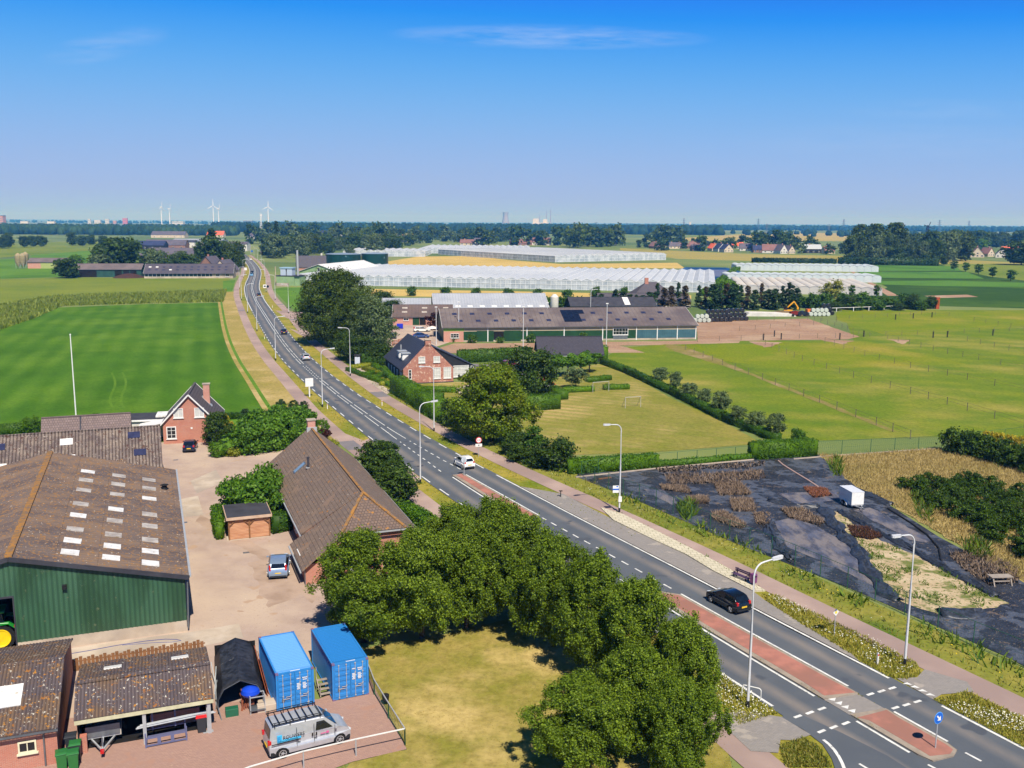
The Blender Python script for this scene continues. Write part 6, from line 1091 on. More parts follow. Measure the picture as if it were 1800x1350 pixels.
for px, py, W, Dp, e, r_, ax, wl, rm, rz, lab in ((363, 484, 12, 14, 4, 10.5, 'y', 'b', 'g', -6, 'brick gabled house behind the far stable'), (388, 486, 11, 14, 3.4, 9, 'y', 'p', 'g', -6, 'cream gabled house by the far junction trees'), (263, 467, 30, 14, 4, 8, 'x', 'p', 'g', 4, 'grey barn behind the far stable'), (335, 466, 34, 14, 4, 8, 'x', 'p', 'g', 0, 'second grey barn behind the far stable'), (310, 452, 50, 14, 3.4, 7.4, 'x', 'b', 'g', 0, 'long brown shed behind the left tree clump'), (255, 438, 40, 14, 4, 8.6, 'x', 'd', 'b', 0, 'dark blue roofed shed in the left distance'), (290, 437, 44, 14, 4, 9.4, 'x', 'b', 'g', 0, 'brown roofed shed in the left distance'), (345, 432, 60, 30, 6, 8, 'x', 'w', 's', 0, 'white flat industrial hall in the left distance'), (322, 435, 26, 16, 6, 8, 'x', 'w', 'k', 0, 'white hall with dark front in the left distance'), (405, 441, 34, 14, 7, 9, 'x', 'w', 'g', 0, 'white walled building by the far bend'), (378, 417, 30, 16, 4, 11, 'x', 'p', 'o', 0, 'long bright orange roofed barn far left'), (295, 418, 58, 20, 5, 11, 'x', 'p', 'g', 0, 'very long brown barn far left'), (519, 416, 26, 16, 5, 14, 'x', 'w', 'o', 0, 'orange roof right of the telecom mast'), (450, 421, 30, 12, 5, 10, 'x', 'w', 'g', 0, 'white building left of the telecom mast'), (469, 446, 10, 9, 3, 7, 'y', 'b', 'r', 20, 'small brick gabled house in the trees by the far road'), (560, 416, 90, 20, 5, 12, 'x', 'w', 'b', 0, 'long blue grey hall beyond the belt')):
    farhouse(lab, px, py, W, Dp, e, r_, ax, wl, rm, rz, chim=W < 16, wins=2 if W < 16 else 5, name='house' if W < 20 else 'hall', cat='house' if W < 20 else 'hall')
# ---------------------------------------------------------------- trees of the middle and far distance
for i, px in enumerate((725, 783, 838, 893, 946, 997, 1048, 1097)): tree('midb', nth(i)+' round tree of the row in front of the big glasshouse, from the left', at(px, 520+i*1.2), 3.8+(1.4 if i > 5 else 0), 4.6, 'tree', 'round trees before the glasshouse', name='round_tree')
rg = random.Random(4)
for i in range(30):
    px = 1045+i*12.2; py = 540+(i % 3)*2.5; kd = 'con2' if i in (10, 11, 13, 16, 19, 22, 24) else ('con1' if i % 3 else 'con0')
    if i == 14: continue
    tree(kd, nth(i)+' conifer of the dense row behind the long barn, from the left' if kd != 'con2' else nth(i)+' place in the conifer row: a browned dying cypress', at(px, py), (5.6 if i < 9 else 8.4)+rg.uniform(-1.2, 1.6), 3.6+rg.uniform(-.4, 1.4), 'tree', 'conifer row behind the long barn', rz=i)
tree('midl', 'bright green round tree in the conifer row', at(1276, 536), 10, 11); tree('will', 'weeping yellow willow in front of the plastic tunnels', at(1466, 524), 8, 10.5)
for i, px in enumerate((1497, 1540)): tree('vase', ('left', 'right')[i]+' small vase shaped tree in front of the plastic tunnel', at(px, 523), 5.4, 2.8)
for i in range(26):
    px = 1400+i*9.4; tree(('midb', 'wild', 'midb')[i % 3], 'bush of the rough shrub belt below the plastic tunnels', at(px, 541+(i % 4)*1.5 - (3 if i < 6 else 0)), 3.6+rg.uniform(-1, 2.2), 6+rg.uniform(-1, 2), 'shrub', 'shrub belt below the plastic tunnels', rz=i, name='bush')
for i, px in enumerate((955, 970, 985, 1000, 1015)): tree('midb', nth(i)+' yellow green bush between feed silo and conifers', at(px, 545), 4.6, 6, 'shrub', name='bush')
tree('walnut', 'dark bushes left of the grey barns', at(672, 553), 8, 9, 'shrub'); tree('walnut', 'round bush in front of the left grey barn', at(690, 560), 6, 8, 'shrub')
for i, (px, py) in enumerate(((1677, 475), (1697, 478), (1720, 482), (1745, 488), (1776, 494))): tree('vase', nth(i)+' clipped pollard in the row at the far right field, from the left', at(px, py), 6.4, 5.2, 'tree', 'clipped pollards in the far right field', name='pollard_tree')
def belt(n, x0, x1, y0, y1, h0, h1, keys, lab, grp, seed, w=1., ymap=None, cat='tree'):
    rg = random.Random(seed)
    for i in range(n):
        u = (i+rg.uniform(.1, .9))/n; px = x0+(x1-x0)*u; py = rg.uniform(y0, y1) if ymap is None else ymap(u)+rg.uniform(y0, y1); h = rg.uniform(h0, h1); k = keys[rg.randrange(len(keys))]
        tree(k, lab, at(px, py), h, h*w*rg.uniform(.8, 1.1), cat, grp, rz=rg.uniform(0, 6))
belt(26, 1488, 1700, 453, 462, 13, 26, ('mid0', 'mid1', 'mid3', 'mid2', 'mid3'), 'tall oak or poplar of the village wood at the right', 'trees of the right village wood', 5, .62)
belt(9, 1495, 1590, 452, 457, 27, 35, ('mid3',), 'tallest poplar crown of the village wood', 'tall poplars of the right village wood', 6, .42)
belt(12, 1600, 1700, 448, 452, 20, 28, ('mid0', 'mid1'), 'broad oak behind the village wood', 'oaks behind the right village wood', 16, .8)
belt(12, 1700, 1830, 434, 441, 16, 27, ('mid1', 'mid0', 'mid2', 'mid1'), 'large dark tree behind the right village terrace', 'trees behind the right terrace', 7, .95); belt(5, 1500, 1690, 464, 466, 6, 9, ('mid1',), 'low dark tree at the foot of the village wood', 'low trees before the village wood', 8, 1.)
tree('mid1', 'big dark oak standing before the right village wood', at(1632, 459), 19, 23); tree('mid1', 'big dark oak cut by the right picture edge', at(1795, 466), 20, 26); tree('mid1', 'round dark tree left of the big village oak', at(1578, 460), 13, 14); tree('mid1', 'dark bushy tree between the white houses', at(1537, 459), 12, 16); tree('midl', 'yellow green tree between terrace and round tree', at(1724, 441), 14, 20)
belt(24, 1115, 1480, 430, 438, 8, 17, ('far0', 'far1', 'far2', 'far0'), 'village tree rising between the house roofs', 'trees among the village houses', 9, .95, lambda u: 2+u*8)
tree('gold', 'golden yellow tree by the village oaks', at(1389, 436), 15, 17, name='golden_tree'); belt(5, 1325, 1400, 440, 442, 18, 24, ('far0', 'far1'), 'tall dark village oak left of the golden tree', 'tall village oaks', 19, .9); belt(4, 1150, 1195, 428, 431, 20, 28, ('far1',), 'broad tree crowning the village left end', 'broad trees at the village left end', 29, 1.)
belt(34, 700, 900, 420, 432, 12, 24, ('far0', 'far1', 'far2'), 'tree of the belt behind the far glasshouse', 'tree belt behind the far glasshouse', 10, .9)
belt(10, 1005, 1090, 431, 437, 22, 30, ('far0', 'far1', 'far1'), 'dark tree of the clump at the right end of the far glasshouse', 'dark clump by the far glasshouse', 11, .8); tree('mid3', 'slim lone poplar above the dark clump', at(997, 433), 27, 7); belt(6, 900, 1000, 429, 432, 14, 30, ('far0',), 'dark round tree beside the red brown farm', 'dark trees by the red brown farm', 12, .9)
belt(46, 470, 700, 436, 457, 10, 21, ('mid0', 'mid1', 'mid2', 'mid1'), 'tree of the dense grove right of the far road', 'grove right of the far road', 13, .85, lambda u: 2-10*u); tree('con0', 'tall dark spruce in the grove by the far road', at(487, 446), 32, 11); belt(22, 440, 700, 422, 432, 16, 30, ('far0', 'far1', 'far2'), 'tree at the back of the grove beyond the bend', 'back of the far road grove', 14, .85); tree('redsh', 'rusty red tree inside the far road grove', at(503, 446), 15, 8, name='red_tree')
belt(12, 375, 425, 466, 478, 9, 18, ('mid0', 'mid1', 'mid1'), 'tree of the clump left of the far road bend', 'clump left of the far road', 15, .8); tree('mid1', 'dark broad tree left of the far bend', at(371, 476), 22, 17); tree('con0', 'pointed dark tree above the far gabled houses', at(374, 461), 26, 15)
belt(9, 170, 245, 460, 482, 9, 16, ('mid1', 'mid0'), 'tree around the big oak of the far left farm', 'trees round the far left oak', 17, .9); tree('mid1', 'big round oak behind the far left barn', at(212, 482), 22, 25); tree('mid2', 'olive tree left of the far left oak', at(180, 484), 12, 14); belt(10, 255, 345, 470, 485, 9, 14, ('mid2', 'mid0', 'mid1'), 'olive tree behind the dark roofed far stable', 'trees behind the far stable', 18, .9); tree('mid1', 'round dark tree at the left end of the far barn', at(117, 489), 11, 13); tree('midl', 'bright yellow green tree behind the far left barn', at(133, 473), 9, 13)
for i, (px, py) in enumerate(((4, 437), (15, 436), (43, 435), (59, 434), (73, 434), (127, 432), (145, 433), (181, 433), (160, 431))): tree('mid1', nth(i)+' lone round tree on the far left fields, from the left', at(px, py), 17 if i in (5, 1) else 13, 12, 'tree', 'lone trees on the far left fields')
hedge('field_hedge', 'long dark clipped hedge at the top of the nursery plots', [at(1477, 464.5), at(1645, 467)], 5, 5.5, L_con, 1.2, .7); hedge('field_hedge', 'dark hedge strip behind the farthest plastic tunnel row', [at(1325, 461), at(1466, 463)], 5, 3.5, L_con, 1.2, .7); hedge('field_hedge', 'green hedge strip between glasshouse basin and tunnels', [at(1240, 520), at(1305, 468)], 4, 2.4, L_hedge, 2, .5)
# ---------------------------------------------------------------- far woods: one mass each
def wood(label, x0, x1, dist0, dist1, h0, h1, n, mat, seed):
    """a distant wood: n bumpy crowns standing on the ground between two distances"""
    rg = np.random.default_rng(seed); V = []; F = []; o = 0
    for i in range(n):
        yv = rg.uniform(dist0, dist1); px = rg.uniform(x0, x1); X = (px-900)/FPX*yv; h = rg.uniform(h0, h1); r_ = h*rg.uniform(.4, .6); k = 8; ring = []
        pr = [(r_*.75, 0), (r_*1.05, h*.3), (r_*.98, h*.55), (r_*.7, h*.82), (r_*.25, h*.98)]; vs = []
        for rr, zz in pr: vs += [(X+rr*math.cos(2*math.pi*(a+.5*rg.random())/k)*rg.uniform(.8, 1.2), yv+rr*math.sin(2*math.pi*a/k)*rg.uniform(.8, 1.2), zz*rg.uniform(.92, 1.06)) for a in range(k)]
        V += vs; F += [(o+j*k+a, o+j*k+(a+1) % k, o+(j+1)*k+(a+1) % k, o+(j+1)*k+a) for j in range(len(pr)-1) for a in range(k)]; F.append((o+4*k, o+4*k+2, o+4*k+4, o+4*k+6)); o += len(pr)*k
    return tag(npobj('far_wood', V, F, mat), label, 'wood', None, 'stuff')
m_wood = M('far woodland', (20, 50, 22), (14, 38, 16), .05, (30, 60, 24), .02, bump=.8, bsc=.3, bdist=2); m_wood2 = M('far mixed woodland', (30, 60, 26), (22, 48, 20), .04, (50, 76, 32), .015, bump=.8, bsc=.3, bdist=2)
wood('long dark far wood along the whole horizon', 380, 1260, 2500, 3300, 18, 26, 1500, m_wood, 1); wood('far wood fringe to the right of the power pylons', 1230, 2000, 4200, 5600, 16, 24, 1000, m_wood, 2); wood('wooded town edge at the left horizon', -150, 420, 1900, 2700, 13, 20, 1300, m_wood2, 3)
wood('farthest thin line of woods under the sky', -300, 2100, 7000, 9500, 12, 24, 1300, m_wood, 4); wood('scattered woods behind the right village', 1250, 1900, 2300, 3000, 10, 16, 90, m_wood, 5)
# ---------------------------------------------------------------- horizon landmarks
def dpt(px, dist): return Vector(((px-900)/FPX*dist*1.0, dist, 0))
m_wt = paint('wind turbine white', (232, 234, 238), .5)
def turbine(label, px, dist, hub, blade, ang, yaw=0.):
    t = thing('wind_turbine', label, 'wind turbine', dpt(px, dist), R(yaw), 'wind turbines on the left horizon'); k = MB(); k.tube([(0, 0, 0), (0, 0, hub*.5), (0, 0, hub)], [3., 2.3, 1.5], 10); k.build('tower', m_wt, t, True); k = MB(); k.bx(-2, 2, -4, 7, hub-1.2, hub+2.6); n_ = k.build('nacelle', m_wt, t); k = MB(); k.lathe([(0, -7.5), (1.6, -6.5), (2, -4)], (0, 0, hub+.7), 10, 'Y'); k.build('hub', m_wt, n_, True)
    for b_ in range(3): a = R(ang+120*b_); d = Vector((math.sin(a), 0, math.cos(a))); p = Vector((-math.cos(a), 0, math.sin(a))); k = MB(); c = Vector((0, -5.5, hub+.7)); k.add([c+d*1.2-p*.8, c+d*blade*.25-p*2., c+d*blade-p*.3, c+d*blade+p*.3, c+d*blade*.25+p*1., c+d*1.2+p*.8] + [q+Vector((0, .7, 0)) for q in (c+d*1.2-p*.8, c+d*blade*.25-p*2., c+d*blade-p*.3, c+d*blade+p*.3, c+d*blade*.25+p*1., c+d*1.2+p*.8)], [(0, 1, 2, 3, 4, 5), (11, 10, 9, 8, 7, 6)]+[(i, i+6, (i+1) % 6+6, (i+1) % 6) for i in range(6)]); k.build('blade', m_wt, t)
turbine('wind turbine farthest left on the horizon', 291, 5200, 96, 30, 8, 75); turbine('second wind turbine from the left, turned edge on', 305, 5400, 90, 26, 20, 80); turbine('taller wind turbine of the middle pair', 381, 5000, 102, 35, 0, 20); turbine('shorter wind turbine of the middle pair', 390, 5300, 92, 28, 20, 75); turbine('wind turbine standing alone right of the telecom mast', 476, 5000, 98, 34, 4, 15)
ct = thing('cooling_tower', 'hazy concrete cooling tower on the horizon', 'cooling tower', dpt(887, 9000)); k = MB(); k.lathe([(37, 0), (31, 35), (25, 75), (24, 95), (27, 118)], n=24); k.build('shell', M('haze tinted concrete', (150, 146, 156), (138, 136, 148), .01), ct, True)  # bluish grey puts distance haze into the concrete colour
pw = thing('power_station', 'hazy white power station blocks with tall chimneys on the horizon', 'power station', dpt(950, 9200)); k = MB(); k.bx(-85, -30, 0, 40, 0, 62); k.build('boiler_block', m_white_s, pw); k = MB(); k.bx(10, 52, 0, 40, 0, 56); k.build('turbine_block', m_white_s, pw); k = MB(); k.bx(-90, 85, -5, 30, 0, 24); k.build('low_hall', m_white_s, pw)
for x, h_, r_ in ((-20, 112, 3), (45, 150, 4), (82, 160, 5)): k = MB(); k.cyl((x, 20, 0), (x, 20, h_-12), r_, r_*.7, 8); k.build('chimney', M('pale chimney', (150, 136, 142)), pw)
def pylon(px, dist, h, i, far=True):
    t = thing('pylon', nth(i)+' lattice power pylon on the right horizon, from the left', 'pylon', dpt(px, dist), 0, 'power pylons on the horizon'); k = MB(); w_ = h*.09; T = w_*.12
    for sx in (-1, 1):
        for sy in (-1, 1): k.bar((sx*w_, sy*w_, 0), (sx*w_*.18, sy*w_*.18, h), max(.35, dist/6000))
    for j in range(6):
        z0, z1 = h*j/6, h*(j+1)/6; a, b = w_*(1-.82*j/6), w_*(1-.82*(j+1)/6); k.bar((-a, -a, z0), (b, -b, z1), max(.25, dist/9000)); k.bar((a, -a, z0), (-b, -b, z1), max(.25, dist/9000))
    k.build('lattice', m_grey_s, t); k = MB()
    for z in (h*.62, h*.78, h*.92): k.bx(-h*.2, h*.2, -.3, .3, z-.3, z+.4)
    k.build('crossarm', m_grey_s, t)
for i, (px, d, h) in enumerate(((1044, 3300, 32), (1097, 3300, 30), (1168, 3200, 30), (1196, 4300, 52), (1248, 3200, 30), (1325, 4400, 52), (1340, 3000, 30), (1448, 2900, 30), (1473, 4300, 52), (1639, 4000, 50), (1690, 5200, 52))): pylon(px, d, h, i)
tm = thing('telecom_mast', 'tall pale lattice telecom mast by the far road', 'mast', at(460, 419)); k = MB()
for sx, sy in ((-1, -1), (1, -1), (0, 1.2)): k.bar((sx*2.4, sy*2.4, 0), (sx*.9, sy*.9, 40), .5)
for j in range(12):
    z0, z1 = 40*j/12, 40*(j+1)/12; a, b = 2.4-1.5*j/12, 2.4-1.5*(j+1)/12; k.bar((-a, -a, z0), (b, -b, z1), .28); k.bar((a, -a, z0), (-b, -b, z1), .28)
k.build('lattice', m_wwood, tm); k = MB()
for a in (0, 2.1, 4.2): k.box((1.5*math.cos(a), 1.5*math.sin(a), 40), (.8, .8, 4))
k.build('antenna', m_wwood, tm)
wn_ = thing('windmill', 'dark old windmill rising behind the right village wood', 'windmill', dpt(1619, 2100)); k = MB(); k.lathe([(5.5, 0), (4.2, 14), (3., 26), (1.5, 29), (0, 29.5)], n=8); k.build('tower', m_blackw, wn_)
for a in (20, 110, 200, 290): d = Vector((math.sin(R(a)), 0, math.cos(R(a)))); k = MB(); k.bar(Vector((0, -4.5, 26)), Vector((0, -4.5, 26))+d*11, .4, 1.6); k.build('sail', m_blackw, wn_)
for i, (px, d, w_, h, mt, lab) in enumerate(((5, 3300, 42, 40, b_pink, 'pale brick tower block at the left picture edge'), (12, 3350, 22, 32, b_pink, 'lower block joined to the left tower block'), (165, 4200, 12, 30, m_white_s, 'narrow white tower on the left horizon'), (179, 4200, 26, 26, m_white_s, 'white block right of the narrow tower'), (196, 4300, 16, 30, m_white_s, 'white stepped block on the left horizon'), (209, 4300, 14, 24, b_pink, 'pinkish block on the left horizon'), (227, 4400, 20, 36, M('red tower cladding', (206, 110, 120)), 'red and white tower on the left horizon'), (318, 4300, 50, 22, m_white_s, 'long white hall below the wind turbines'), (98, 3900, 30, 20, m_white_s, 'white low hall on the left town edge'), (52, 3900, 30, 20, m_white_s, 'pale hall behind the left town trees'), (440, 5200, 50, 28, m_grey_s, 'grey block with white side left of the telecom mast'), (1207, 5000, 8, 34, m_white_s, 'white water tower on the right horizon'))):
    t = thing('tower_block' if h > 28 else 'hall', lab, 'building', dpt(px, d)); k = MB(); k.bx(-w_/2, w_/2, 0, w_*.5, 0, h); k.build('wall', mt, t); k = MB(); k.bx(-w_/2-.5, w_/2+.5, -.5, w_*.5+.5, h, h+1.2); k.build('roof', m_roofdark if i < 2 else m_white_s, t); k = MB()
    for j in range(max(1, int(h/7))): k.bx(-w_/2+1, w_/2-1, -.3, 0, j*7+3, j*7+5)
    k.build('window_band', m_winl, t)
# ---------------------------------------------------------------- vehicles
m_rim = paint('alloy rim', (196, 198, 202), .35, .6); m_red = paint('red lamp', (190, 26, 28), .25); m_head = paint('clear lamp', (206, 214, 222), .15); m_plate = paint('yellow plate', (232, 190, 40), .5); m_tint = glass('car glass', (22, 30, 38)); m_trim = M('grey black plastic', (38, 40, 44), rough=.6)
def arch(cx, r, z0, n=7): a0 = math.asin(max(-1, min(1, (z0-.3)/r))); return [(cx+r*math.cos(a), .3+r*math.sin(a)) for a in np.linspace(a0, math.pi-a0, n)]
KINDS_ = {  # length, width, belt outline front part, rear part, cabin polygon (rear belt, rear roof, front roof, front belt), wheelbase
 'hatch': (3.95, 1.72, [(1.9, .48), (1.86, .68), (1.62, .84), (1.02, .97)], [(-1.8, .97), (-1.92, .72), (-1.95, .45)], [(-1.8, .95), (-1.45, 1.36), (-1.15, 1.46), (-.2, 1.47), (.22, 1.4), (1.04, .95)], 1.22),
 'mini': (3.55, 1.66, [(1.72, .5), (1.68, .7), (1.48, .86), (.98, 1.0)], [(-1.6, 1.0), (-1.74, .7), (-1.77, .45)], [(-1.62, .98), (-1.4, 1.36), (-1.05, 1.5), (-.1, 1.5), (.3, 1.42), (1.0, .98)], 1.15),
 'estate': (4.78, 1.86, [(2.36, .48), (2.32, .68), (2.0, .84), (1.12, .98)], [(-2.22, 1.0), (-2.36, .74), (-2.4, .45)], [(-2.24, .98), (-1.98, 1.38), (-1.7, 1.47), (-.2, 1.5), (.3, 1.43), (1.16, .96)], 1.38),
 'sedan': (4.5, 1.78, [(2.22, .48), (2.18, .68), (1.9, .82), (1.05, .95)], [(-2.1, .98), (-2.22, .74), (-2.26, .45)], [(-1.95, .96), (-1.2, 1.36), (-.9, 1.42), (-.1, 1.43), (.3, 1.36), (1.1, .94)], 1.3),
 'van': (5.0, 1.92, [(2.44, .5), (2.42, .74), (2.2, .98), (1.66, 1.16)], [(-2.42, 1.16), (-2.46, .74), (-2.46, .45)], [(-2.42, 1.14), (-2.32, 1.86), (-2.2, 1.95), (.62, 1.97), (.88, 1.9), (1.7, 1.14)], 1.73)}
def car(label, pos, head, kd, pm, cat='car', name='parked_car', group=None, detail=True):
    Ln, Wd, fr_, rr_, cab, wb = KINDS_[kd]; hw = Wd/2; t = thing(name, label, cat, pos, head, group); zr = .32; belt = fr_[-1][1]; ztop = max(p[1] for p in cab); wr = .31 if kd != 'van' else .33
    def yb(x, z): return hw*(1-.16*max(0, (abs(x)/(Ln/2))-.62)/.38*1.0)*(1-.06*max(0, (.5-z)/.3))*(1-.05*max(0, z-.75)/.3)
    tum = .22 if kd != 'van' else .1
    def yc(x, z): return yb(x, belt)*.985*(1-tum*max(0, z-belt)/(ztop-belt)) - (.05 if z > ztop-.02 else 0)
    out = [(-Ln/2+.06, .26)] + arch(-wb, wr+.07, .26)[::-1] + arch(wb, wr+.07, .26)[::-1] + [(Ln/2-.06, .26)] + fr_ + rr_
    m = MB(); n = len(out)
    def shell(poly, fy):
        vs = [(x, -fy(x, z), z) for x, z in poly] + [(x, fy(x, z), z) for x, z in poly]; k = len(poly); fs = [(i, (i+1) % k, k+(i+1) % k, k+i) for i in range(k)]
        for tri in tessellate_polygon([[Vector((x, z, 0)) for x, z in poly]]):
            a, b, c = (Vector((*poly[i], 0)) for i in tri); tri = tuple(tri) if (b-a).cross(c-a).z > 0 else tuple(reversed(tri)); fs.append(tri); fs.append(tuple(k+i for i in reversed(tri)))
        m.add(vs, fs)
    shell(out, yb); shell(cab, yc); body = m.build('body', pm, t, True, .03)
    k = MB(); k.bx(-Ln/2+.1, Ln/2-.1, -hw+.12, hw-.12, .2, .45); k.build('underbody', m_trim, t)
    # glass
    def pane(nm, pts, off=.012):
        c = sum((Vector(p) for p in pts), Vector())/len(pts); nn = (Vector(pts[1])-Vector(pts[0])).cross(Vector(pts[2])-Vector(pts[0])).normalized(); nn = nn if nn.dot(c-Vector((0, 0, .7))) > 0 else -nn
        k = MB(); q = [Vector(p)+nn*off for p in pts]; q2 = [Vector(p)-nn*.02 for p in pts]; L_ = len(q); k.add(q+q2, [tuple(range(L_)), tuple(range(2*L_-1, L_-1, -1))]+[(i, (i+1) % L_, L_+(i+1) % L_, L_+i) for i in range(L_)]); return k.build(nm, m_tint, t)
    rb_, rf_, ff, fb = cab[0], cab[1] if kd not in ('sedan',) else cab[1], cab[-2], cab[-1]
    def lerp(a, b, u): return (a[0]+(b[0]-a[0])*u, a[1]+(b[1]-a[1])*u)
    a, b = lerp(fb, ff, .1), lerp(fb, ff, .97); pane('windscreen', [(a[0], -yc(*a)+.1, a[1]), (a[0], yc(*a)-.1, a[1]), (b[0], yc(*b)-.09, b[1]), (b[0], -yc(*b)+.09, b[1])], .02)
    a, b = lerp(rb_, rf_, .14), lerp(rb_, rf_, .97); pane('rear_window', [(a[0], -yc(*a)+.14, a[1]), (a[0], yc(*a)-.14, a[1]), (b[0], yc(*b)-.12, b[1]), (b[0], -yc(*b)+.12, b[1])], .02)
    zt = ztop-.12; zb = belt+.03
    def edge(p, q, z): u = (z-p[1])/(q[1]-p[1]); return p[0]+(q[0]-p[0])*u
    xf0, xf1 = edge(fb, ff, zb)-.14, edge(fb, ff, min(zt, ff[1]))-.1; xr0, xr1 = edge(rb_, rf_, zb)+.2, edge(rb_, rf_, min(zt, rf_[1]))+.16; xm = (xf1+xr1)/2+.05
    segs = [((xm+.04, zb), (xf0, zb), (xf1, zt), (xm+.04, zt)), ((xr0, zb), (xm-.04, zb), (xm-.04, zt), (xr1, zt))] if kd != 'van' else [((.28, 1.24), (1.32, 1.24), (.82, 1.74), (.36, 1.74))]
    for s_ in (-1, 1):
        for q in segs: pane('side_window', [(x, s_*yc(x, z), z) for x, z in q], .012)
    for x in (-wb, wb):
        for s_ in (-1, 1):
            k = MB(); c = Vector((x, s_*(hw-.1), wr)); k.cyl(c-Vector((0, .1, 0)), c+Vector((0, .1, 0)), wr, wr, 18); w_ = k.build('wheel', m_blk, t, True); k = MB(); k.cyl(c+Vector((0, s_*.09, 0)), c+Vector((0, s_*.108, 0)), wr*.3, wr*.28, 12)
            for j in range(5): a = j*2*math.pi/5; k.bar(c+Vector((0, s_*.103, 0)), c+Vector((math.cos(a)*wr*.66, s_*.103, math.sin(a)*wr*.66)), .09, .02)
            k.lathe([(wr*.58, -.01), (wr*.7, -.01), (wr*.7, .012), (wr*.58, .012)], c+Vector((0, s_*.1, 0)), 18, 'Y'); k.build('rim', m_rim, w_)
    for s_ in (-1, 1):
        k = MB(); xh = fr_[1][0]; k.box((xh-.1, s_*(yb(xh, .7)-.2), .7), (.26, .36, .16), s_*-.35); k.build('headlight', m_head, t, bevel=.03)
        k = MB(); xt = rr_[0][0]; zc = (.9 if kd in ('hatch', 'mini', 'sedan') else 1.08 if kd == 'estate' else 1.05); k.box((xt-.0 if kd != 'van' else xt-.01, s_*(yb(xt, .8)-.12), zc), (.2, .2 if kd != 'estate' else .16, .26 if kd != 'estate' else .5 if kd == 'estate' else .5), 0); k.build('tail_light', m_red, t, bevel=.02)
        k = MB(); xmr = fb[0]-.22; k.box((xmr, s_*(yc(xmr, belt)+.12), belt+.08 if kd != 'van' else 1.28), (.12, .2, .13 if kd != 'van' else .24)); k.build('mirror', pm, t, bevel=.03)
    k = MB(); k.box((-Ln/2-.015+(.04 if kd != 'van' else .02), 0, .62), (.03, .52, .12)); k.build('number_plate', m_plate, t)
    k = MB(); k.bx(-Ln/2+.0, -Ln/2+.2, -hw+.2, hw-.2, .3, .42); k.build('rear_bumper', m_trim, t, bevel=.02)
    if detail:
        k = MB(); 
        for s_ in (-1, 1): 
            for xx in (.25, -.75): k.box((xx, s_*(yb(xx, .86)+.012), .84), (.18, .03, .035))
        k.build('door_handle', pm if kd != 'van' else m_trim, t)
    return t
p_silver = paint('silver paint', (190, 194, 202), .3, .35); p_white = paint('white paint', (232, 232, 230), .25); p_black = paint('black paint', (16, 18, 24), .18); p_navy = paint('navy paint', (22, 30, 54), .2); p_blue = paint('blue paint', (34, 70, 130), .25); p_bgrey = paint('blue grey silver paint', (138, 158, 184), .28, .35); p_dark = paint('dark grey paint', (44, 46, 52), .25); p_lblue = paint('light blue paint', (110, 160, 200), .3); p_redp = paint('dark red paint', (120, 26, 32), .25)
def hd(y, back=False):
    a, b = offs(xr, y, -1.7), offs(xr, y+2, -1.7); return math.atan2(b[1]-a[1], b[0]-a[0])+(math.pi if back else 0)
def onroad(y, d=-1.75, fn=None): o = offs(fn or xr, y, d); return Vector((o[0], o[1], .08))
dr = math.radians(102); car('silver estate car with red tail lights parked in the yard by the tiled farmhouse', at(489, 1021)+Vector((math.cos(dr), math.sin(dr), 0))*2.45+Vector((0, 0, .03)), dr, 'estate', p_bgrey)
dr = math.radians(103); car('navy blue car parked before the left brick house, tail to the yard', at(332, 797)+Vector((math.cos(dr), math.sin(dr), 0))*2.0+Vector((0, 0, .03)), dr, 'hatch', p_navy)
car('white small hatchback driving beside the far narrow island', onroad(119.8, -1.9), hd(119.8), 'mini', p_white, name='car'); car('glossy black hatchback driving past the long red island', onroad(75.0, -1.55), hd(75), 'hatch', p_black, name='car')
car('silver hatchback on the road beside the hedge garden', onroad(214, -1.6), hd(214), 'hatch', p_silver, name='car'); car('dark blue car on the road passing the huge oak', onroad(263, -1.6), hd(263), 'hatch', p_navy, name='car'); car('black car entering the far bend', onroad(393, -1.5), hd(393), 'hatch', p_black, name='car')
car('dark car leading the oncoming pair in the far bend', onroad(566, 1.6, xl), hd(566, True), 'hatch', p_navy, name='car'); car('light blue car following in the oncoming pair', onroad(540, 1.6, xl), hd(540, True), 'hatch', p_lblue, name='car'); car('white car far away on the right lane', onroad(756, -1.5), hd(756), 'hatch', p_white, name='car'); car('white van at the far end of the road', onroad(850, 1.6, xl), hd(850, True), 'van', p_white, 'van', name='van')
car('dark blue car parked tail out beside the birch trees', at(690, 596)+Vector((0, 2, .04)), R(95), 'sedan', p_navy); car('small black car parked behind the dark blue car', at(685, 581)+Vector((0, 2, .04)), R(85), 'mini', p_dark); car('white car with red lights parked before the small stable', at(741, 584)+Vector((0, 1, .04)), R(15), 'estate', p_white); car('bright blue car parked behind the brick farmhouse roof', at(740, 594)+Vector((0, 0, .04)), R(8), 'sedan', p_blue); car('dark red car half hidden behind the maple', at(896, 645)+Vector((0, 0, .05)), R(12), 'hatch', p_redp)
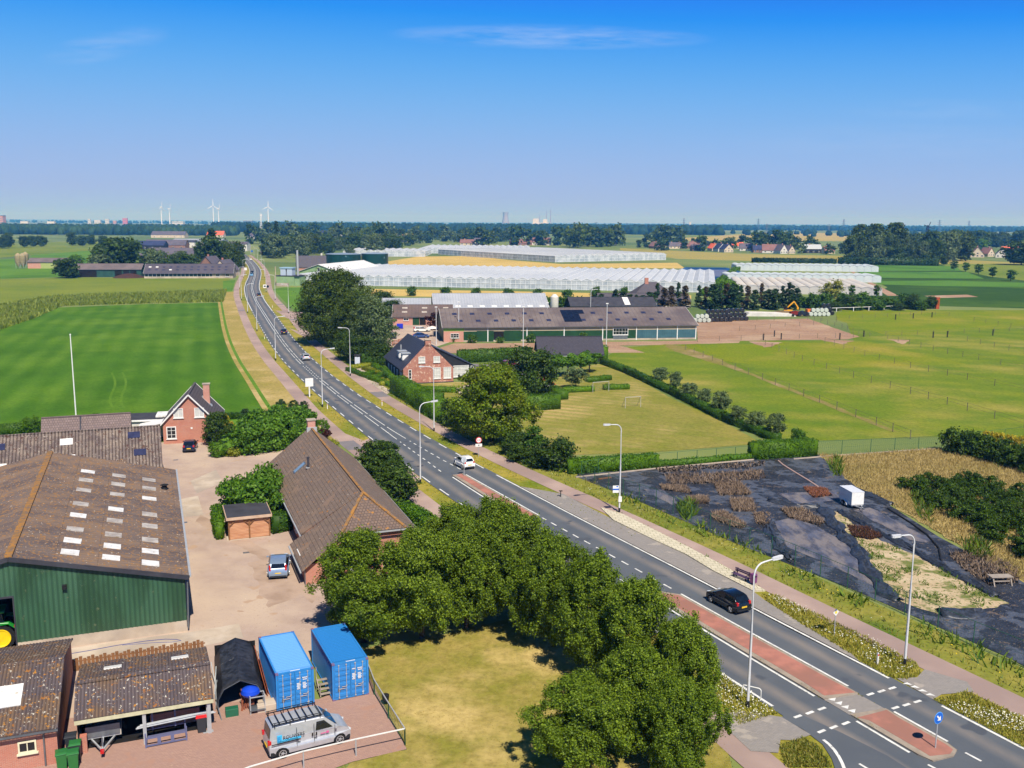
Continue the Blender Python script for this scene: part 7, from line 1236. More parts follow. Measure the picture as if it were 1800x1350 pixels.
# ---- panel van
vd = math.radians(28); vpos = Vector((-12.19, 52.98, .035)); van = car('silver panel van with blue and black company lettering and roof rack', vpos, vd, 'van', p_silver, 'van', 'panel_van', detail=True)
k = MB()
for i in range(8): x = -2.2+i*.41; k.bar((x, -.78, 2.12), (x, .78, 2.12), .045)
for s_ in (-1, 1):
    k.bar((-2.25, s_*.78, 2.12), (.75, s_*.78, 2.12), .05); k.bar((-2.25, s_*.78, 2.24), (.6, s_*.78, 2.24), .035)
    for x in (-2.1, -1.2, -.3, .6): k.bar((x, s_*.78, 1.93), (x, s_*.78, 2.24), .045)
k.build('roof_rack', m_blk, van)
def text(name, body, size, mat, parent, loc, rot, ex=.004, sx=1., shear=0.):
    c = D.curves.new(name, 'FONT'); c.body = body; c.size = size; c.extrude = ex; c.align_x = 'LEFT'; c.shear = shear; c.materials.append(mat); o = D.objects.new(name, c); COL.objects.link(o); me = D.meshes.new_from_object(o); D.objects.remove(o); o = D.objects.new(name, me); COL.objects.link(o); o.parent = parent; o.location = loc; o.rotation_euler = rot; o.scale = (sx, 1, 1); return o
m_ink = paint('black lettering', (18, 18, 20), .5); m_cyan = paint('cyan lettering', (60, 176, 226), .5); m_pink = paint('pink emblem', (206, 96, 150), .5); m_wink = paint('white lettering', (232, 234, 236), .5)
ys = -.955; RX = (R(90), 0, 0)
k = MB(); k.bx(-2.02, -1.74, ys-.012, ys+.06, 1.06, 1.5); k.bx(-1.74, -.62, ys-.012, ys+.06, 1.06, 1.17); k.build('logo_panel', m_cyan, van); text('lettering', 'B', .42, paint('blue lettering', (34, 120, 196), .5), van, (-2.01, ys-.014, 1.13), RX, sx=.8); text('lettering', 'ROUWERS', .31, m_ink, van, (-1.70, ys-.014, 1.2), RX, sx=.88, ex=.006); text('lettering', 'INSTALLATIEWERKEN', .12, m_ink, van, (-2.0, ys-.014, 1.075), RX, sx=1.0, ex=.006)
k = MB(); k.bx(-2.36, -.75, ys-.01, ys+.03, .98, 1.02); k.bx(-.88, -.86, ys-.012, ys+.03, .5, 1.75); k.bx(.16, .18, ys-.012, ys+.03, .5, 1.75); k.bx(1.42, 1.44, ys-.012, ys+.03, .62, 1.1); k.build('door_seam', m_trim, van); k = MB(); k.bx(-1.25, 1.25, ys-.012, ys+.04, .5, .6); k.build('side_moulding', p_silver, van)
k = MB(); k.bx(.02, .1, ys-.03, ys, 1.0, 1.18); k.bx(.26, .34, ys-.03, ys, 1.0, 1.18); k.build('side_handle', m_ink, van); k = MB(); k.bx(.55, .86, ys-.012, ys+.02, .98, 1.03); k.bx(.9, 1.06, ys-.012, ys+.02, .96, 1.08); k.build('door_emblem', m_pink, van)
# ---- tractor inside the barn door
def bl(x, y, z=0.): return yd(-22.0+x, 73.2+y, z)
j_g = paint('tractor green', (34, 140, 50), .3); j_y = paint('tractor yellow', (240, 206, 20), .35)
tr = thing('tractor', 'green tractor with yellow wheels standing inside the barn doorway', 'tractor', bl(9.6, 1.9, .06), YR+math.pi)
for x, y, r_, w_ in ((-1.05, .75, .98, .55), (-1.05, -.75, .98, .55), (1.45, .7, .68, .42), (1.45, -.7, .68, .42)):
    s_ = 1 if y > 0 else -1; c = Vector((x, y, r_)); k = MB(); k.cyl(c-Vector((0, w_/2, 0)), c+Vector((0, w_/2, 0)), r_*.94, r_*.94, 28)
    for i in range(22): a = i*2*math.pi/22; d = Vector((math.cos(a), 0, math.sin(a))); k.bar(c+d*r_*.95+Vector((0, -w_/2, 0)), c+d*r_*.95+Vector((.04, w_/2, 0)), .1, .09)
    wl_ = k.build('wheel', m_blk, tr); k = MB(); k.lathe([(0, .02*s_), (r_*.3, .0), (r_*.55, .02*s_), (r_*.64, .06*s_), (r_*.68, .06*s_), (r_*.68, -.05*s_)], c+Vector((0, s_*(w_/2+.03), 0)), 24, 'Y'); k.cyl(c+Vector((0, s_*(w_/2-.02), 0)), c+Vector((0, s_*(w_/2+.02), 0)), r_*.66, r_*.66, 20); k.build('rim', j_y, wl_)
k = MB(); k.extr([(.1, .7), (1.9, .75), (2.1, .9), (2.05, 1.45), (.1, 1.6)], 'Y', -.38, .38); k.build('bonnet', j_g, tr, bevel=.05); k = MB(); k.extr([(-1.3, .7), (.15, .7), (.3, 1.7), (.1, 2.75), (-1.15, 2.75), (-1.35, 1.7)], 'Y', -.7, .7); k.build('cab_glass', m_tint, tr, bevel=.04); k = MB(); k.bx(-1.35, .3, -.78, .78, 2.75, 2.92); k.build('cab_roof', j_g, tr, bevel=.05)
for s_ in (-1, 1):
    k = MB(); k.tube([(-2.1, s_*.95, 1.55), (-1.6, s_*.95, 2.05), (-.9, s_*.95, 2.1), (-.2, s_*.95, 1.6)], .05, 6); k.slab([(-2.0, s_*.62, 1.72), (-1.6, s_*.62, 2.06), (-1.6, s_*1.1, 2.06), (-2.0, s_*1.1, 1.72)], .05); k.slab([(-1.6, s_*.62, 2.06), (-.6, s_*.62, 2.0), (-.6, s_*1.1, 2.0), (-1.6, s_*1.1, 2.06)], .05); k.build('fender', j_g, tr); k = MB(); k.bx(-2.1, -1.96, s_*.95-.12, s_*.95+.12, 1.72, 1.84); k.build('tail_light', m_red, tr)
# ---------------------------------------------------------------- shipping containers
m_ctp = M('light blue container roof', (108, 168, 230), lines=(('Y', .228, .34, (64, 128, 198), .8),), rough=.45); m_ctq = M('blue container roof', (46, 126, 194), lines=(('Y', .228, .34, (24, 84, 142), .8),), rough=.45)  # darker lines paint the shade between the roof ribs
def container(label, loc, rz, group, roofm):
    t = thing('shipping_container', label, 'container', loc, rz, group); W, L_, Hh = 2.438, 6.058, 2.591
    k = MB()
    for x in (0, W-.12):
        for y in (0, L_-.12): k.bx(x, x+.12, y, y+.12, .06, Hh)
    for z in (.06, Hh-.1):
        for x in (0, W-.1): k.bx(x, x+.1, .12, L_-.12, z, z+.1)
        for y in (0, L_-.1): k.bx(.12, W-.12, y, y+.1, z, z+.1)
    k.build('frame', m_blue, t)
    k = MB(); k.bx(.07, .09, .12, L_-.12, .15, Hh-.1); k.bx(W-.09, W-.07, .12, L_-.12, .15, Hh-.1); k.bx(.12, W-.12, L_-.08, L_-.06, .15, Hh-.1)
    for i in range(20):
        y = .2+i*.29; k.bx(.03, .07, y, y+.14, .16, Hh-.1); k.bx(W-.07, W-.03, y, y+.14, .16, Hh-.1)
    k.build('side_panel', m_blue, t)
    k = MB(); k.bx(.1, W-.1, .1, L_-.1, Hh-.06, Hh-.03)
    for i in range(24): y = .35+i*.228; k.bx(.14, W-.14, y, y+.11, Hh-.03, Hh-.002)
    k.bx(.1, W-.1, .02, .3, Hh-.03, Hh-.001); k.build('roof', roofm, t)
    for s_ in (0, 1):
        x0 = .13+s_*1.095; k = MB(); k.bx(x0, x0+1.08, .0, .05, .17, Hh-.12)
        for j in range(6): k.box((x0+.54, -.005, .36+j*.36), (.96, .05, .2))
        dr_ = k.build('door', m_blue, t, bevel=.012); k = MB()
        for xx in (.3, .8):
            k.cyl((x0+xx, -.06, .14), (x0+xx, -.06, Hh-.08), .022, .022, 6)
            for z in (.2, 1.0, 1.8, Hh-.14): k.box((x0+xx, -.05, z), (.09, .06, .05))
        k.build('locking_bar', m_galv, dr_); k = MB(); k.box((x0+.5, -.09, .82), (.42, .03, .05)); k.box((x0+.62, -.09, .95), (.3, .03, .04)); k.build('handle', m_galv, dr_)
    k = MB(); x0 = 1.32                                   # stencilled code block, too small to read in the photograph
    for z, a, b in ((2.05, .0, .26), (2.05, .36, .78), (1.93, .4, .66), (1.7, .0, .24), (1.7, .38, .62), (1.61, .02, .28), (1.61, .38, .66), (1.52, .0, .26), (1.52, .4, .64), (1.43, .04, .28), (1.43, .38, .68), (1.34, .0, .24), (1.34, .4, .6), (.33, .66, .8)):
        n = max(2, int((b-a)/.065)); 
        for i in range(n): k.bx(x0+a+i*.065, x0+a+i*.065+.048, -.046, -.036, z-.035, z+.035)
    for i in range(9): k.bx(.95+i*.07, 1.0+i*.07, .05, .14, Hh-.002, Hh+.004)
    k.build('stencil_marks', m_wink, t); k = MB(); k.bx(.34, .52, -.046, -.036, .62, .86); k.build('plate', m_grey_s, t)
    k = MB()
    for x in (0, W-.16):
        for y in (-.01, L_-.15):
            for z in (.0, Hh-.1): k.bx(x-.012, x+.172, y-.012, y+.172, z, z+.115)
    k.build('corner_casting', M('rusty casting', (142, 84, 70), (60, 110, 176), 4), t); return t
container('left blue shipping container with pale blue roof behind the van', Vector((-14.94, 56.69, .03)), .4329, 'blue shipping containers', m_ctp); container('right blue shipping container half under the hornbeam leaves', Vector((-11.615, 58.107, .03)), .4292, 'blue shipping containers', m_ctq)  # left roof has the lighter blue colour
sp = thing('step_ladder', 'grey wooden steps between the two blue containers', 'steps', Vector((-12.15, 58.6, .03)), .43); k = MB()
for i in range(4): k.bx(-.35, .35, .1+i*.28, .34+i*.28, .2+i*.2, .24+i*.2)
k.build('tread', M('grey weathered wood', (158, 148, 138), (140, 130, 120), 2), sp)
for x in (-.36, .36): k = MB(); k.bar((x, 0, .1), (x, 1.25, .95), .05, .14); k.bar((x, .05, 0), (x, .05, 1.1), .05); k.bar((x, 1.2, 0), (x, 1.2, 1.7), .05); k.build('side_rail', MATS['grey weathered wood'], sp)
# ---------------------------------------------------------------- things around the sheds
def wheelie(label, loc, rz, bodym, lidm, h=1.05, group=None):
    t = thing('wheelie_bin', label, 'bin', loc, rz, group); k = MB(); a, b = .24, .29; vs = [(-a, -a, .06), (a, -a, .06), (a, a, .06), (-a, a, .06), (-b, -b-.05, h), (b, -b-.05, h), (b, b+.05, h), (-b, b+.05, h)]; k.add(vs, [(3, 2, 1, 0), (4, 5, 6, 7), (0, 1, 5, 4), (1, 2, 6, 5), (2, 3, 7, 6), (3, 0, 4, 7)]); k.build('body', bodym, t, bevel=.03)
    k = MB(); k.extr([(-.36, h), (.36, h), (.33, h+.07), (-.2, h+.11), (-.36, h+.06)], 'X', -.31, .31); k.build('lid', lidm, t, bevel=.02); k = MB(); k.bar((-.26, .38, h-.02), (.26, .38, h-.02), .04); k.build('handle', m_blk, t)
    for s_ in (-1, 1): k = MB(); k.cyl((s_*.2, .28, .1), (s_*.27, .28, .1), .1, .1, 10); k.build('wheel', m_blk, t)
p_gb = paint('green bin plastic', (44, 112, 54), .5); p_bb = paint('charcoal bin plastic', (48, 52, 58), .5); p_rl = paint('red bin lid', (206, 34, 38), .4)
wheelie('green bin at the brick shed corner, left of the labelled bin', at(110, 1353), R(24), p_gb, p_gb); wheelie('green bin with a white label in front of the dark lidded bins', at(130, 1352), R(24), p_gb, p_gb); wheelie('charcoal bin with green lid behind the labelled green bin', at(134, 1336), R(20), p_bb, p_gb); wheelie('charcoal bin with dark lid standing in the shed gap', at(126, 1322), R(20), p_bb, p_bb); wheelie('charcoal bin with red lid beside the steel rack', at(355, 1286), R(20), p_bb, p_rl)
m_rack = paint('blue grey painted steel', (96, 100, 134), .5)
rk = thing('steel_rack', 'blue grey steel stillage rack holding long pipes in front of the open shed', 'rack', at(257, 1316), YR+R(2)); k = MB()
for z in (.15, .62): k.bar((0, 0, z), (2.3, 0, z), .08); k.bar((0, 1.1, z), (2.3, 1.1, z), .08); k.bar((0, 0, z), (0, 1.1, z), .07); k.bar((2.3, 0, z), (2.3, 1.1, z), .07)
k.build('frame', m_rack, rk); k = MB()
for x in (.75, 1.5): k.bx(x-.1, x+.1, -.05, 0., .15, .62)
k.build('plate', m_rack, rk)
for x in (0, 2.3):
    for y, h_ in ((0, .95), (1.1, .95)): k = MB(); k.bx(x-.045, x+.045, y-.045, y+.045, 0, h_); k.build('post', m_rack, rk)
for x in (.45, 1.75): k = MB(); k.bx(x-.045, x+.045, .95, 1.04, .6, 1.75); k.build('upright', m_rack, rk)
k = MB()
for i, (dy, dz) in enumerate(((0, 0), (.1, .02), (.2, .0), (.05, .09), (.16, .1))): k.cyl((-.5+.06*i, dy+.62, 1.05+dz), (4.1-.09*i, dy+.62+.12, 1.13+dz), .045, .045, 8)
pb = k.build('pipe_bundle', m_galv, None, True); tag(pb, 'bundle of long pale pipes lying across the steel rack', 'pipes'); pb.location = rk.location; pb.rotation_euler = rk.rotation_euler
k = MB(); k.bx(3.55, 3.66, .5, .6, 0, 1.9); k.bar((3.6, .55, 1.1), (3.6, 1.0, .1), .05); k.bx(3.3, 3.9, .4, .7, 0, .05); ps_ = k.build('pipe_stand', m_galv); tag(ps_, 'pale upright stand carrying the right pipe ends', 'stand'); ps_.location = rk.location; ps_.rotation_euler = rk.rotation_euler
bt = thing('flatbed_trailer', 'small flat trailer with red coupling parked under the open shed roof', 'trailer', yd(-4.9, 57.5, .05), YR); k = MB(); k.bx(0, 1.9, .4, 3.2, .5, .62); k.build('bed', m_galv, bt); k = MB(); k.bx(0, 1.9, .34, .4, .62, 1.3); k.build('headboard', m_grey_s, bt); k = MB(); k.bx(-.06, 0, .4, 3.2, .5, .9); k.bx(1.9, 1.96, .4, 3.2, .5, .9); k.build('side_board', M('pale weathered board', (196, 188, 176), (170, 164, 152), 2), bt)
k = MB(); k.bar((.3, .4, .5), (.95, -1.0, .42), .08); k.bar((1.6, .4, .5), (.95, -1.0, .42), .08); k.bx(.91, .99, -.9, .5, .42, .5); k.build('drawbar', m_galv, bt); k = MB(); k.bx(.85, 1.05, -1.3, -.98, .36, .52); k.build('coupling', m_red, bt); k = MB(); k.bx(.92, 1.0, -.7, -.62, .0, 1.0); k.build('jockey_post', m_grey_s, bt)
for x in (-.2, 2.1): k = MB(); k.cyl((x-.09, 1.9, .3), (x+.09, 1.9, .3), .3, .3, 16); k.build('wheel', m_blk, bt)
ck = thing('kettle_barbecue', 'small black kettle pot beside the shed pier', 'pot', at(168, 1313)); k = MB(); k.lathe([(0, .12), (.2, .18), (.27, .36), (.25, .4), (.1, .5), (0, .52)], n=14); k.build('bowl', m_blk, ck, True); k = MB(); k.bar((-.2, 0, 0), (-.14, 0, .2), .03); k.bar((.2, 0, 0), (.14, 0, .2), .03); k.bar((0, .2, 0), (0, .14, .2), .03); k.build('leg', m_grey_s, ck)
k = MB(); rg = random.Random(8)
for i in range(16): k.bar((rg.uniform(0, .6), rg.uniform(0, .25), 0), (rg.uniform(0, .6), rg.uniform(.1, .4), rg.uniform(.9, 1.4)), .04)
o = k.build('timber_offcuts', m_timd); tag(o, 'upright timber offcuts leaning behind the shed pier', 'timber'); o.location = at(157, 1308)
k = MB()
for i in range(22): k.bar((rg.uniform(0, .9), rg.uniform(0, .5), 0), (rg.uniform(0, .9), rg.uniform(.2, .7), rg.uniform(.9, 1.5)), .07, .04)
o = k.build('firewood_planks', M('red brown planks', (132, 76, 54), (110, 62, 46), 2)); tag(o, 'stack of red brown planks leaning by the tarpaulin shelter', 'planks'); o.location = at(424, 1252); o.rotation_euler = (0, 0, YR)
k = MB(); k.lathe([(0, .0), (.5, .02), (.62, .2), (.55, .42), (.3, .58), (0, .64)], n=14); o = k.build('blue_sheet', paint('blue plastic sheet', (24, 70, 200), .35), None, True); tag(o, 'crumpled bright blue plastic cover on the plank stack', 'cover'); o.location = at(440, 1250)+Vector((0, .2, 1.0)); o.scale = (1, .9, 1)
hf = thing('handcart', 'pale tubular trolley frame by the blue plastic cover', 'trolley', at(441, 1258), YR); k = MB(); 
for x in (0, .9): k.bar((x, 0, 0), (x, 0, 1.2), .05); k.bar((x, .7, 0), (x, .7, 1.2), .05); k.bar((x, 0, 1.2), (x, .7, 1.2), .05)
for z in (.3, 1.2): k.bar((0, 0, z), (.9, 0, z), .05); k.bar((0, .7, z), (.9, .7, z), .05)
k.build('frame', m_galv, hf); k = MB(); k.bx(-.05, .95, -.05, .75, .28, .33); k.build('deck', m_grey_s, hf)
k = MB(); k.bx(0, 2.6, 0, .5, 0, .5); k.bx(.1, 2.5, .55, 1., 0, .45); o = k.build('concrete_block', m_conc, bevel=.03); tag(o, 'pale concrete blocks behind the van and left container', 'block'); o.location = at(453, 1255); o.rotation_euler = (0, 0, YR)
k = MB(); k.bx(0, .05, 0, 5.2, 0, 1.5); k.bx(.12, .16, .2, 4.6, 0, 1.2); o = k.build('rust_red_sheets', M('rust red sheets', (150, 80, 50), (124, 66, 44), 1)); tag(o, 'rust red panels leaning between shelter and left container', 'panel'); o.location = yd(5.95, 60.6); o.rotation_euler = (0, R(-12), YR)
k = MB(); k.bx(0, .8, 0, .5, 0, .55); o = k.build('green_crate', paint('green crate', (30, 96, 70), .5), bevel=.03); tag(o, 'green crate at the mouth of the tarpaulin shelter', 'crate'); o.location = at(397, 1263); o.rotation_euler = (0, 0, YR)
k = MB()
for i in range(7): k.bar((rg.uniform(-.2, .2), i*.75, 0), (rg.uniform(-.2, .2), i*.75+1.4, rg.uniform(.6, 1.5)), .05)
o = k.build('scrap_frames', m_grey_s); tag(o, 'tangled grey green frames between open shed and shelter', 'scrap'); o.location = yd(2.75, 58.4); o.rotation_euler = (0, 0, YR)
hp = [bl(x, -y, .06) for x, y in ((12.2, 1.5), (12.5, 1.85), (13.3, 2.0), (14.3, 1.8), (14.6, 1.4), (13.8, 1.2), (12.9, 1.25), (14.5, 1.35), (16.5, 1.2), (18.5, .95), (20.5, .9), (21.8, 1.05), (22.6, 1.4), (22.9, 1.7), (22.2, 1.75), (21.0, 1.4), (18.8, 1.05))]
k = MB(); k.tube(hp, .022, 5); tag(k.build('hose', paint('blue hose', (44, 60, 130), .5)), 'thin blue hose lying in loops on the concrete apron', 'hose')
for i, (px, py, lab) in enumerate(((324, 919, 'small square drain cover by the green barn eave'), (433, 972, 'small drain cover near the carport'), (309, 809, 'drain cover before the navy blue car'))): k = MB(); k.bx(-.3, .3, -.22, .22, .03, .045); o = k.build('drain_cover', m_grey_s); tag(o, lab, 'drain cover'); o.location = at(px, py); o.rotation_euler = (0, 0, YR)
# white rail fence
def railfence(label, pts, h, postm, railm, name='rail_fence', rails=(1.,), wire=False):
    t = thing(name, label, 'fence'); 
    for p in pts: k = MB(); k.cyl((p.x, p.y, 0), (p.x, p.y, h), .045, .04, 8); k.build('post', postm, t)
    for f_ in rails:
        k = MB()
        for a, b in zip(pts, pts[1:]): k.bar((a.x, a.y, h*f_), (b.x, b.y, h*f_), .06)
        k.build('rail', railm, t)
    if wire:
        k = MB()
        for a, b in zip(pts, pts[1:]):
            l = (b-a).length; n = int(l/.28)
            for i in range(n):
                p, q = a.lerp(b, i/n), a.lerp(b, (i+1)/n); k.bar((p.x, p.y, .05), (q.x, q.y, h), .012); k.bar((q.x, q.y, .05), (p.x, p.y, h), .012)
        k.build('wire_mesh', M('green wire', (52, 84, 70)), t)
    return t
railfence('white topped rail fence in front of the van and lawn edge', pp(400, 1397, 440, 1380, 534, 1352, 626, 1330, 712, 1311), 1.12, m_galv, m_wwood)
railfence('green posted wire fence between containers and dry lawn', pp(712, 1311, 683, 1264, 658, 1222, 648, 1195), 1.12, paint('green fence paint', (40, 92, 64), .5), m_galv, 'wire_fence', (1.,), True)
k = MB(); k.lathe([(.0, .0), (.2, .0), (.24, .4), (.0, .4)], n=12); o = k.build('bucket', m_blk); tag(o, 'small black bucket hanging at the wire fence by the containers', 'bucket'); o.location = at(674, 1240)+Vector((.15, 0, .35))
# ---------------------------------------------------------------- street lamps
m_lamp = paint('pale grey lamp post', (206, 208, 212), .4)
def lamp_proto():
    t = D.objects.new('street_lamp', None); COL.objects.link(t); k = MB()
    pts = [(0, 0, 0), (0, 0, 1.6), (0, 0, 5), (0, 0, 9.1)] + [(.75-.75*math.cos(a), 0, 9.1+.75*math.sin(a)) for a in np.linspace(.2, math.pi/2-.08, 6)] + [(1.55, 0, 9.93)]
    k.tube(pts, [.1, .095, .08, .06]+[.055]*6+[.045], 10); k.build('pole', m_lamp, t, True); k = MB(); k.cyl((0, 0, 0), (0, 0, .55), .112, .11, 10); k.build('base_sleeve', m_blk, t)
    k = MB(); k.extr([(0, -.06), (.25, -.15), (.75, -.14), (.86, -.05), (.86, .05), (.75, .14), (.25, .15), (0, .06)], 'Z', 9.86, 10.0); k.v = [(x+1.45, y, z+(x*.06)) for x, y, z in k.v]; hd_ = k.build('lamp_head', m_lamp, t, bevel=.03); k = MB(); k.bx(1.75, 2.2, -.1, .1, 9.845, 9.87); k.build('lens', m_winl, hd_); return t
LP_ = lamp_proto(); first = [True]
def lamp(label, loc, rz, lean=0.):
    o = LP_ if first[0] else dup(LP_); first[0] = False; o.location = loc; o.rotation_euler = (0, lean, rz); return tag(o, label, 'street lamp', 'street lamps along the road')
def across(fn, y, right=True): t_, n = along(fn, y); return math.atan2(-n.y, -n.x) if right else math.atan2(n.y, n.x)
LL = [(1314, 1245, 'left verge lamp nearest the camera, beside the hornbeams'), (739, 850, 'left verge lamp by the tiled farmhouse driveway'), (567, 716, 'left verge lamp near the blank white notice board'), (484.8, 634, 'left verge lamp beside the dry bank opposite the hedge garden'), (451.9, 582.2, 'left verge lamp level with the huge oak'), (435.5, 550.4, 'left verge lamp at the maize end'), (424.8, 527.4, 'left verge lamp before the far bend'), (421.3, 507.5, 'left lamp in the far bend'), (428, 488, 'left lamp behind the far bend'), (431.5, 466, 'left lamp by the far junction trees')]
RL = [(1590, 1170, 'right verge lamp nearest the camera, before the nursery'), (1088.5, 901, 'right lamp carrying the bus stop flag'), (763, 758, 'right lamp in front of the tall clipped hedge'), (616, 661, 'right lamp by the white display pillar'), (507.7, 551, 'right lamp beside the glasshouse grass plot'), (484, 527.4, 'right lamp at the far farm entrance'), (468, 513.7, 'right lamp next to the two small far signs'), (465.3, 488, 'right lamp in the far bend'), (459.5, 466, 'right lamp beyond the far bend'), (453, 459, 'right lamp near the far grove'), (446.7, 452.5, 'right lamp at the far grove end'), (441, 448, 'farthest right lamp before the white building')]
for px, py, lab in LL: g = at(px, py); lamp('pale grey street lamp, '+lab, g, across(xl, min(max(g.y, 25), 1150)))
for px, py, lab in RL: g = at(px, py); lamp('pale grey street lamp, '+lab, g, across(xr, min(max(g.y, 25), 1150), False))
def flood(label, px, py, h): t = thing('light_mast', label, 'light mast', at(px, py), 0, 'light masts round the riding yard'); k = MB(); k.cyl((0, 0, 0), (0, 0, h), .11, .07, 8); k.build('pole', m_lamp, t); k = MB(); k.bx(-.3, .3, -.16, .1, h-.05, h+.18); k.build('floodlight', m_wwood, t)
for px, py, h, lab in ((767, 606, 9.6, 'straight light mast beside the white parasol'), (806.5, 599, 10.2, 'straight light mast at the office end of the long barn'), (919.5, 611, 10.2, 'straight light mast in front of the long barn middle'), (961.8, 591, 9.2, 'straight light mast behind the outbuilding roof'), (1065.5, 616, 11.5, 'straight light mast right of the outbuilding')): flood(lab, px, py, h)
t = thing('street_lamp', 'lone curved lamp standing before the conifers', 'street lamp', at(1038, 552)); k = MB(); k.tube([(0, 0, 0), (0, 0, 7.5), (.3, 0, 8.2), (1.6, 0, 8.5)], .09, 8); k.build('pole', m_lamp, t); k = MB(); k.bx(1.5, 2.4, -.15, .15, 8.42, 8.56); k.build('lamp_head', m_lamp, t)
# ---------------------------------------------------------------- signs and small road furniture
def disc(mb, c, r, th, nrm, n=28):
    nrm = Vector(nrm).normalized(); return mb.cyl(Vector(c)-nrm*th/2, Vector(c)+nrm*th/2, r, r, n)
m_sb = paint('sign blue', (18, 96, 200), .4); m_sr = paint('sign red', (204, 36, 38), .4); m_sw = paint('sign white', (232, 232, 230), .4); m_sy = paint('sign yellow', (240, 216, 90), .4)
def sign_face(t, zc, yaw): return Matrix.Translation((0, 0, zc)) @ Matrix.Rotation(yaw, 4, 'Z')
fdir = math.atan2(*(-Vector((along(xr, 53)[0].x, along(xr, 53)[0].y))).yx)            # towards oncoming drivers
def roundsign(name, label, loc, yaw, zc, r, rim, face, pole_h=None, pz=0.):
    """disc facing direction yaw"""
    t = thing(name, label, 'sign', loc, yaw+math.pi/2); k = MB(); k.cyl((0, .05, pz), (0, .05, (pole_h or zc+r*.6)), .04, .04, 10); k.build('pole', m_galv, t); b = MB(); disc(b, (0, 0, zc), r, .02, (0, 1, 0)); p = b.build('sign_plate', rim, t); b = MB(); disc(b, (0, -.006, zc), r*face[1], .02, (0, 1, 0)); b.build('sign_face', face[0], p); return t, p
g = at(1645, 1319); s1, p1 = roundsign('keep_right_sign', 'blue round sign with white arrow on the short red island', Vector((g.x, g.y, .15)), R(-62), 1.95, .38, paint('sign light blue', (90, 160, 236), .4), (m_sb, .9))
k = MB(); a = R(-45)
ar = [(-.22, .05), (.02, .05), (.02, .17), (.24, 0), (.02, -.17), (.02, -.05), (-.22, -.05)]; ar = [(x*math.cos(a)-z*math.sin(a), x*math.sin(a)+z*math.cos(a)) for x, z in ar]; k.extr([(x*1.05, 1.95+z*1.05) for x, z in ar], 'Y', -.03, -.018); k.build('arrow', m_sw, p1)
g = at(815.5, 838); s2, p2 = roundsign('keep_right_sign', 'grey back of a round sign on the far narrow island', Vector((g.x, g.y, .15)), R(118), 2.0, .38, m_grey_s, (m_sb, .9)); k = MB(); disc(k, (0, .016, 2.0), .375, .01, (0, 1, 0)); k.build('back_plate', paint('pale grey sign back', (186, 196, 206), .5), p2)
g = at(841.5, 803); s3, p3 = roundsign('no_overtaking_sign', 'red ringed white round sign above a small white plate beside the white car', Vector((g.x, g.y, 0)), R(-72), 2.3, .42, m_sr, (m_sw, .78), 2.7)
k = MB(); k.bx(-.24, -.05, -.03, -.018, 2.26, 2.36); k.build('red_symbol', paint('red sign symbol', (206, 70, 70), .5), p3); k = MB(); k.bx(.05, .24, -.03, -.018, 2.26, 2.36); k.build('black_symbol', m_ink, p3); k = MB(); k.bx(-.46, .46, -.02, .01, 1.4, 1.8); sb_ = k.build('sub_plate', m_sw, s3); k = MB(); k.bx(-.1, .1, -.026, -.02, 1.53, 1.68); k.build('symbol', m_grey_s, sb_)
g = at(1467, 1118); t = thing('priority_sign', 'white diamond priority sign with yellow centre on the flowering verge', 'sign', g, R(-62)+math.pi/2); k = MB(); k.cyl((0, .05, 0), (0, .05, 1.75), .035, .035, 8); k.build('pole', m_galv, t); k = MB(); k.extr([(0, 1.62), (.3, 1.92), (0, 2.22), (-.3, 1.92)], 'Y', 0, .02); p = k.build('sign_plate', m_sw, t); k = MB(); k.extr([(0, 1.77), (.15, 1.92), (0, 2.07), (-.15, 1.92)], 'Y', -.012, -.002); k.build('yellow_centre', m_sy, p)
t = thing('notice_board', 'blank white square road board on a thick white post left of the road', 'sign', at(544.5, 698), R(-62)+math.pi/2); k = MB(); k.cyl((0, .1, 0), (0, .1, 2.2), .13, .13, 10); k.build('pole', m_wwood, t); k = MB(); k.bx(-.72, .72, 0, .06, 1.9, 3.4); p = k.build('board', m_sw, t, bevel=.02); k = MB(); k.bx(-.5, .42, -.008, 0, 3.02, 3.1); k.build('faint_line', M('pale grey print', (214, 214, 210)), p)
# bus stop flag and timetable on the lamp post
g = at(1088.5, 901); t = thing('bus_stop_sign', 'white bus stop flag with blue band fixed to the second right lamp', 'sign', g, R(8)); k = MB(); k.bx(-.78, -.12, -.02, .02, 2.25, 3.05); p = k.build('flag', m_sw, t); k = MB(); k.bx(-.78, -.12, -.03, -.02, 2.55, 2.72); k.bx(-.4, -.2, -.03, -.02, 2.88, 3.0); k.build('blue_band', m_sb, p); k = MB(); k.bx(-.16, .2, -.18, -.1, 1.25, 1.85); k.build('timetable', m_sw, t); k = MB(); k.bar((-.3, 0, 2.4), (0, 0, 2.4), .03); k.bar((-.3, 0, 2.9), (0, 0, 2.9), .03); k.build('bracket', m_galv, t)
for i, (px, py, lab) in enumerate(((1542, 1168, 'white red banded marker post on the flowering verge by the right lamp'), (671.5, 713, 'white marker post on the mown verge left of the clipped hedge'), (575.5, 719, 'white marker post at the foot of the left lamp and notice board'), (479, 541, 'white marker post far along the right verge'), (465, 596, 'white marker post at the left verge across the oak'))):
    t = thing('marker_post', lab, 'marker post', at(px, py), R(28)); k = MB(); k.extr([(-.06, 0), (.06, 0), (.06, .88), (-.06, .96)], 'Y', -.05, .05); k.build('post', m_wwood, t); k = MB(); k.bx(-.064, .064, -.056, -.05, .68, .8); k.build('reflector', m_sr, t)
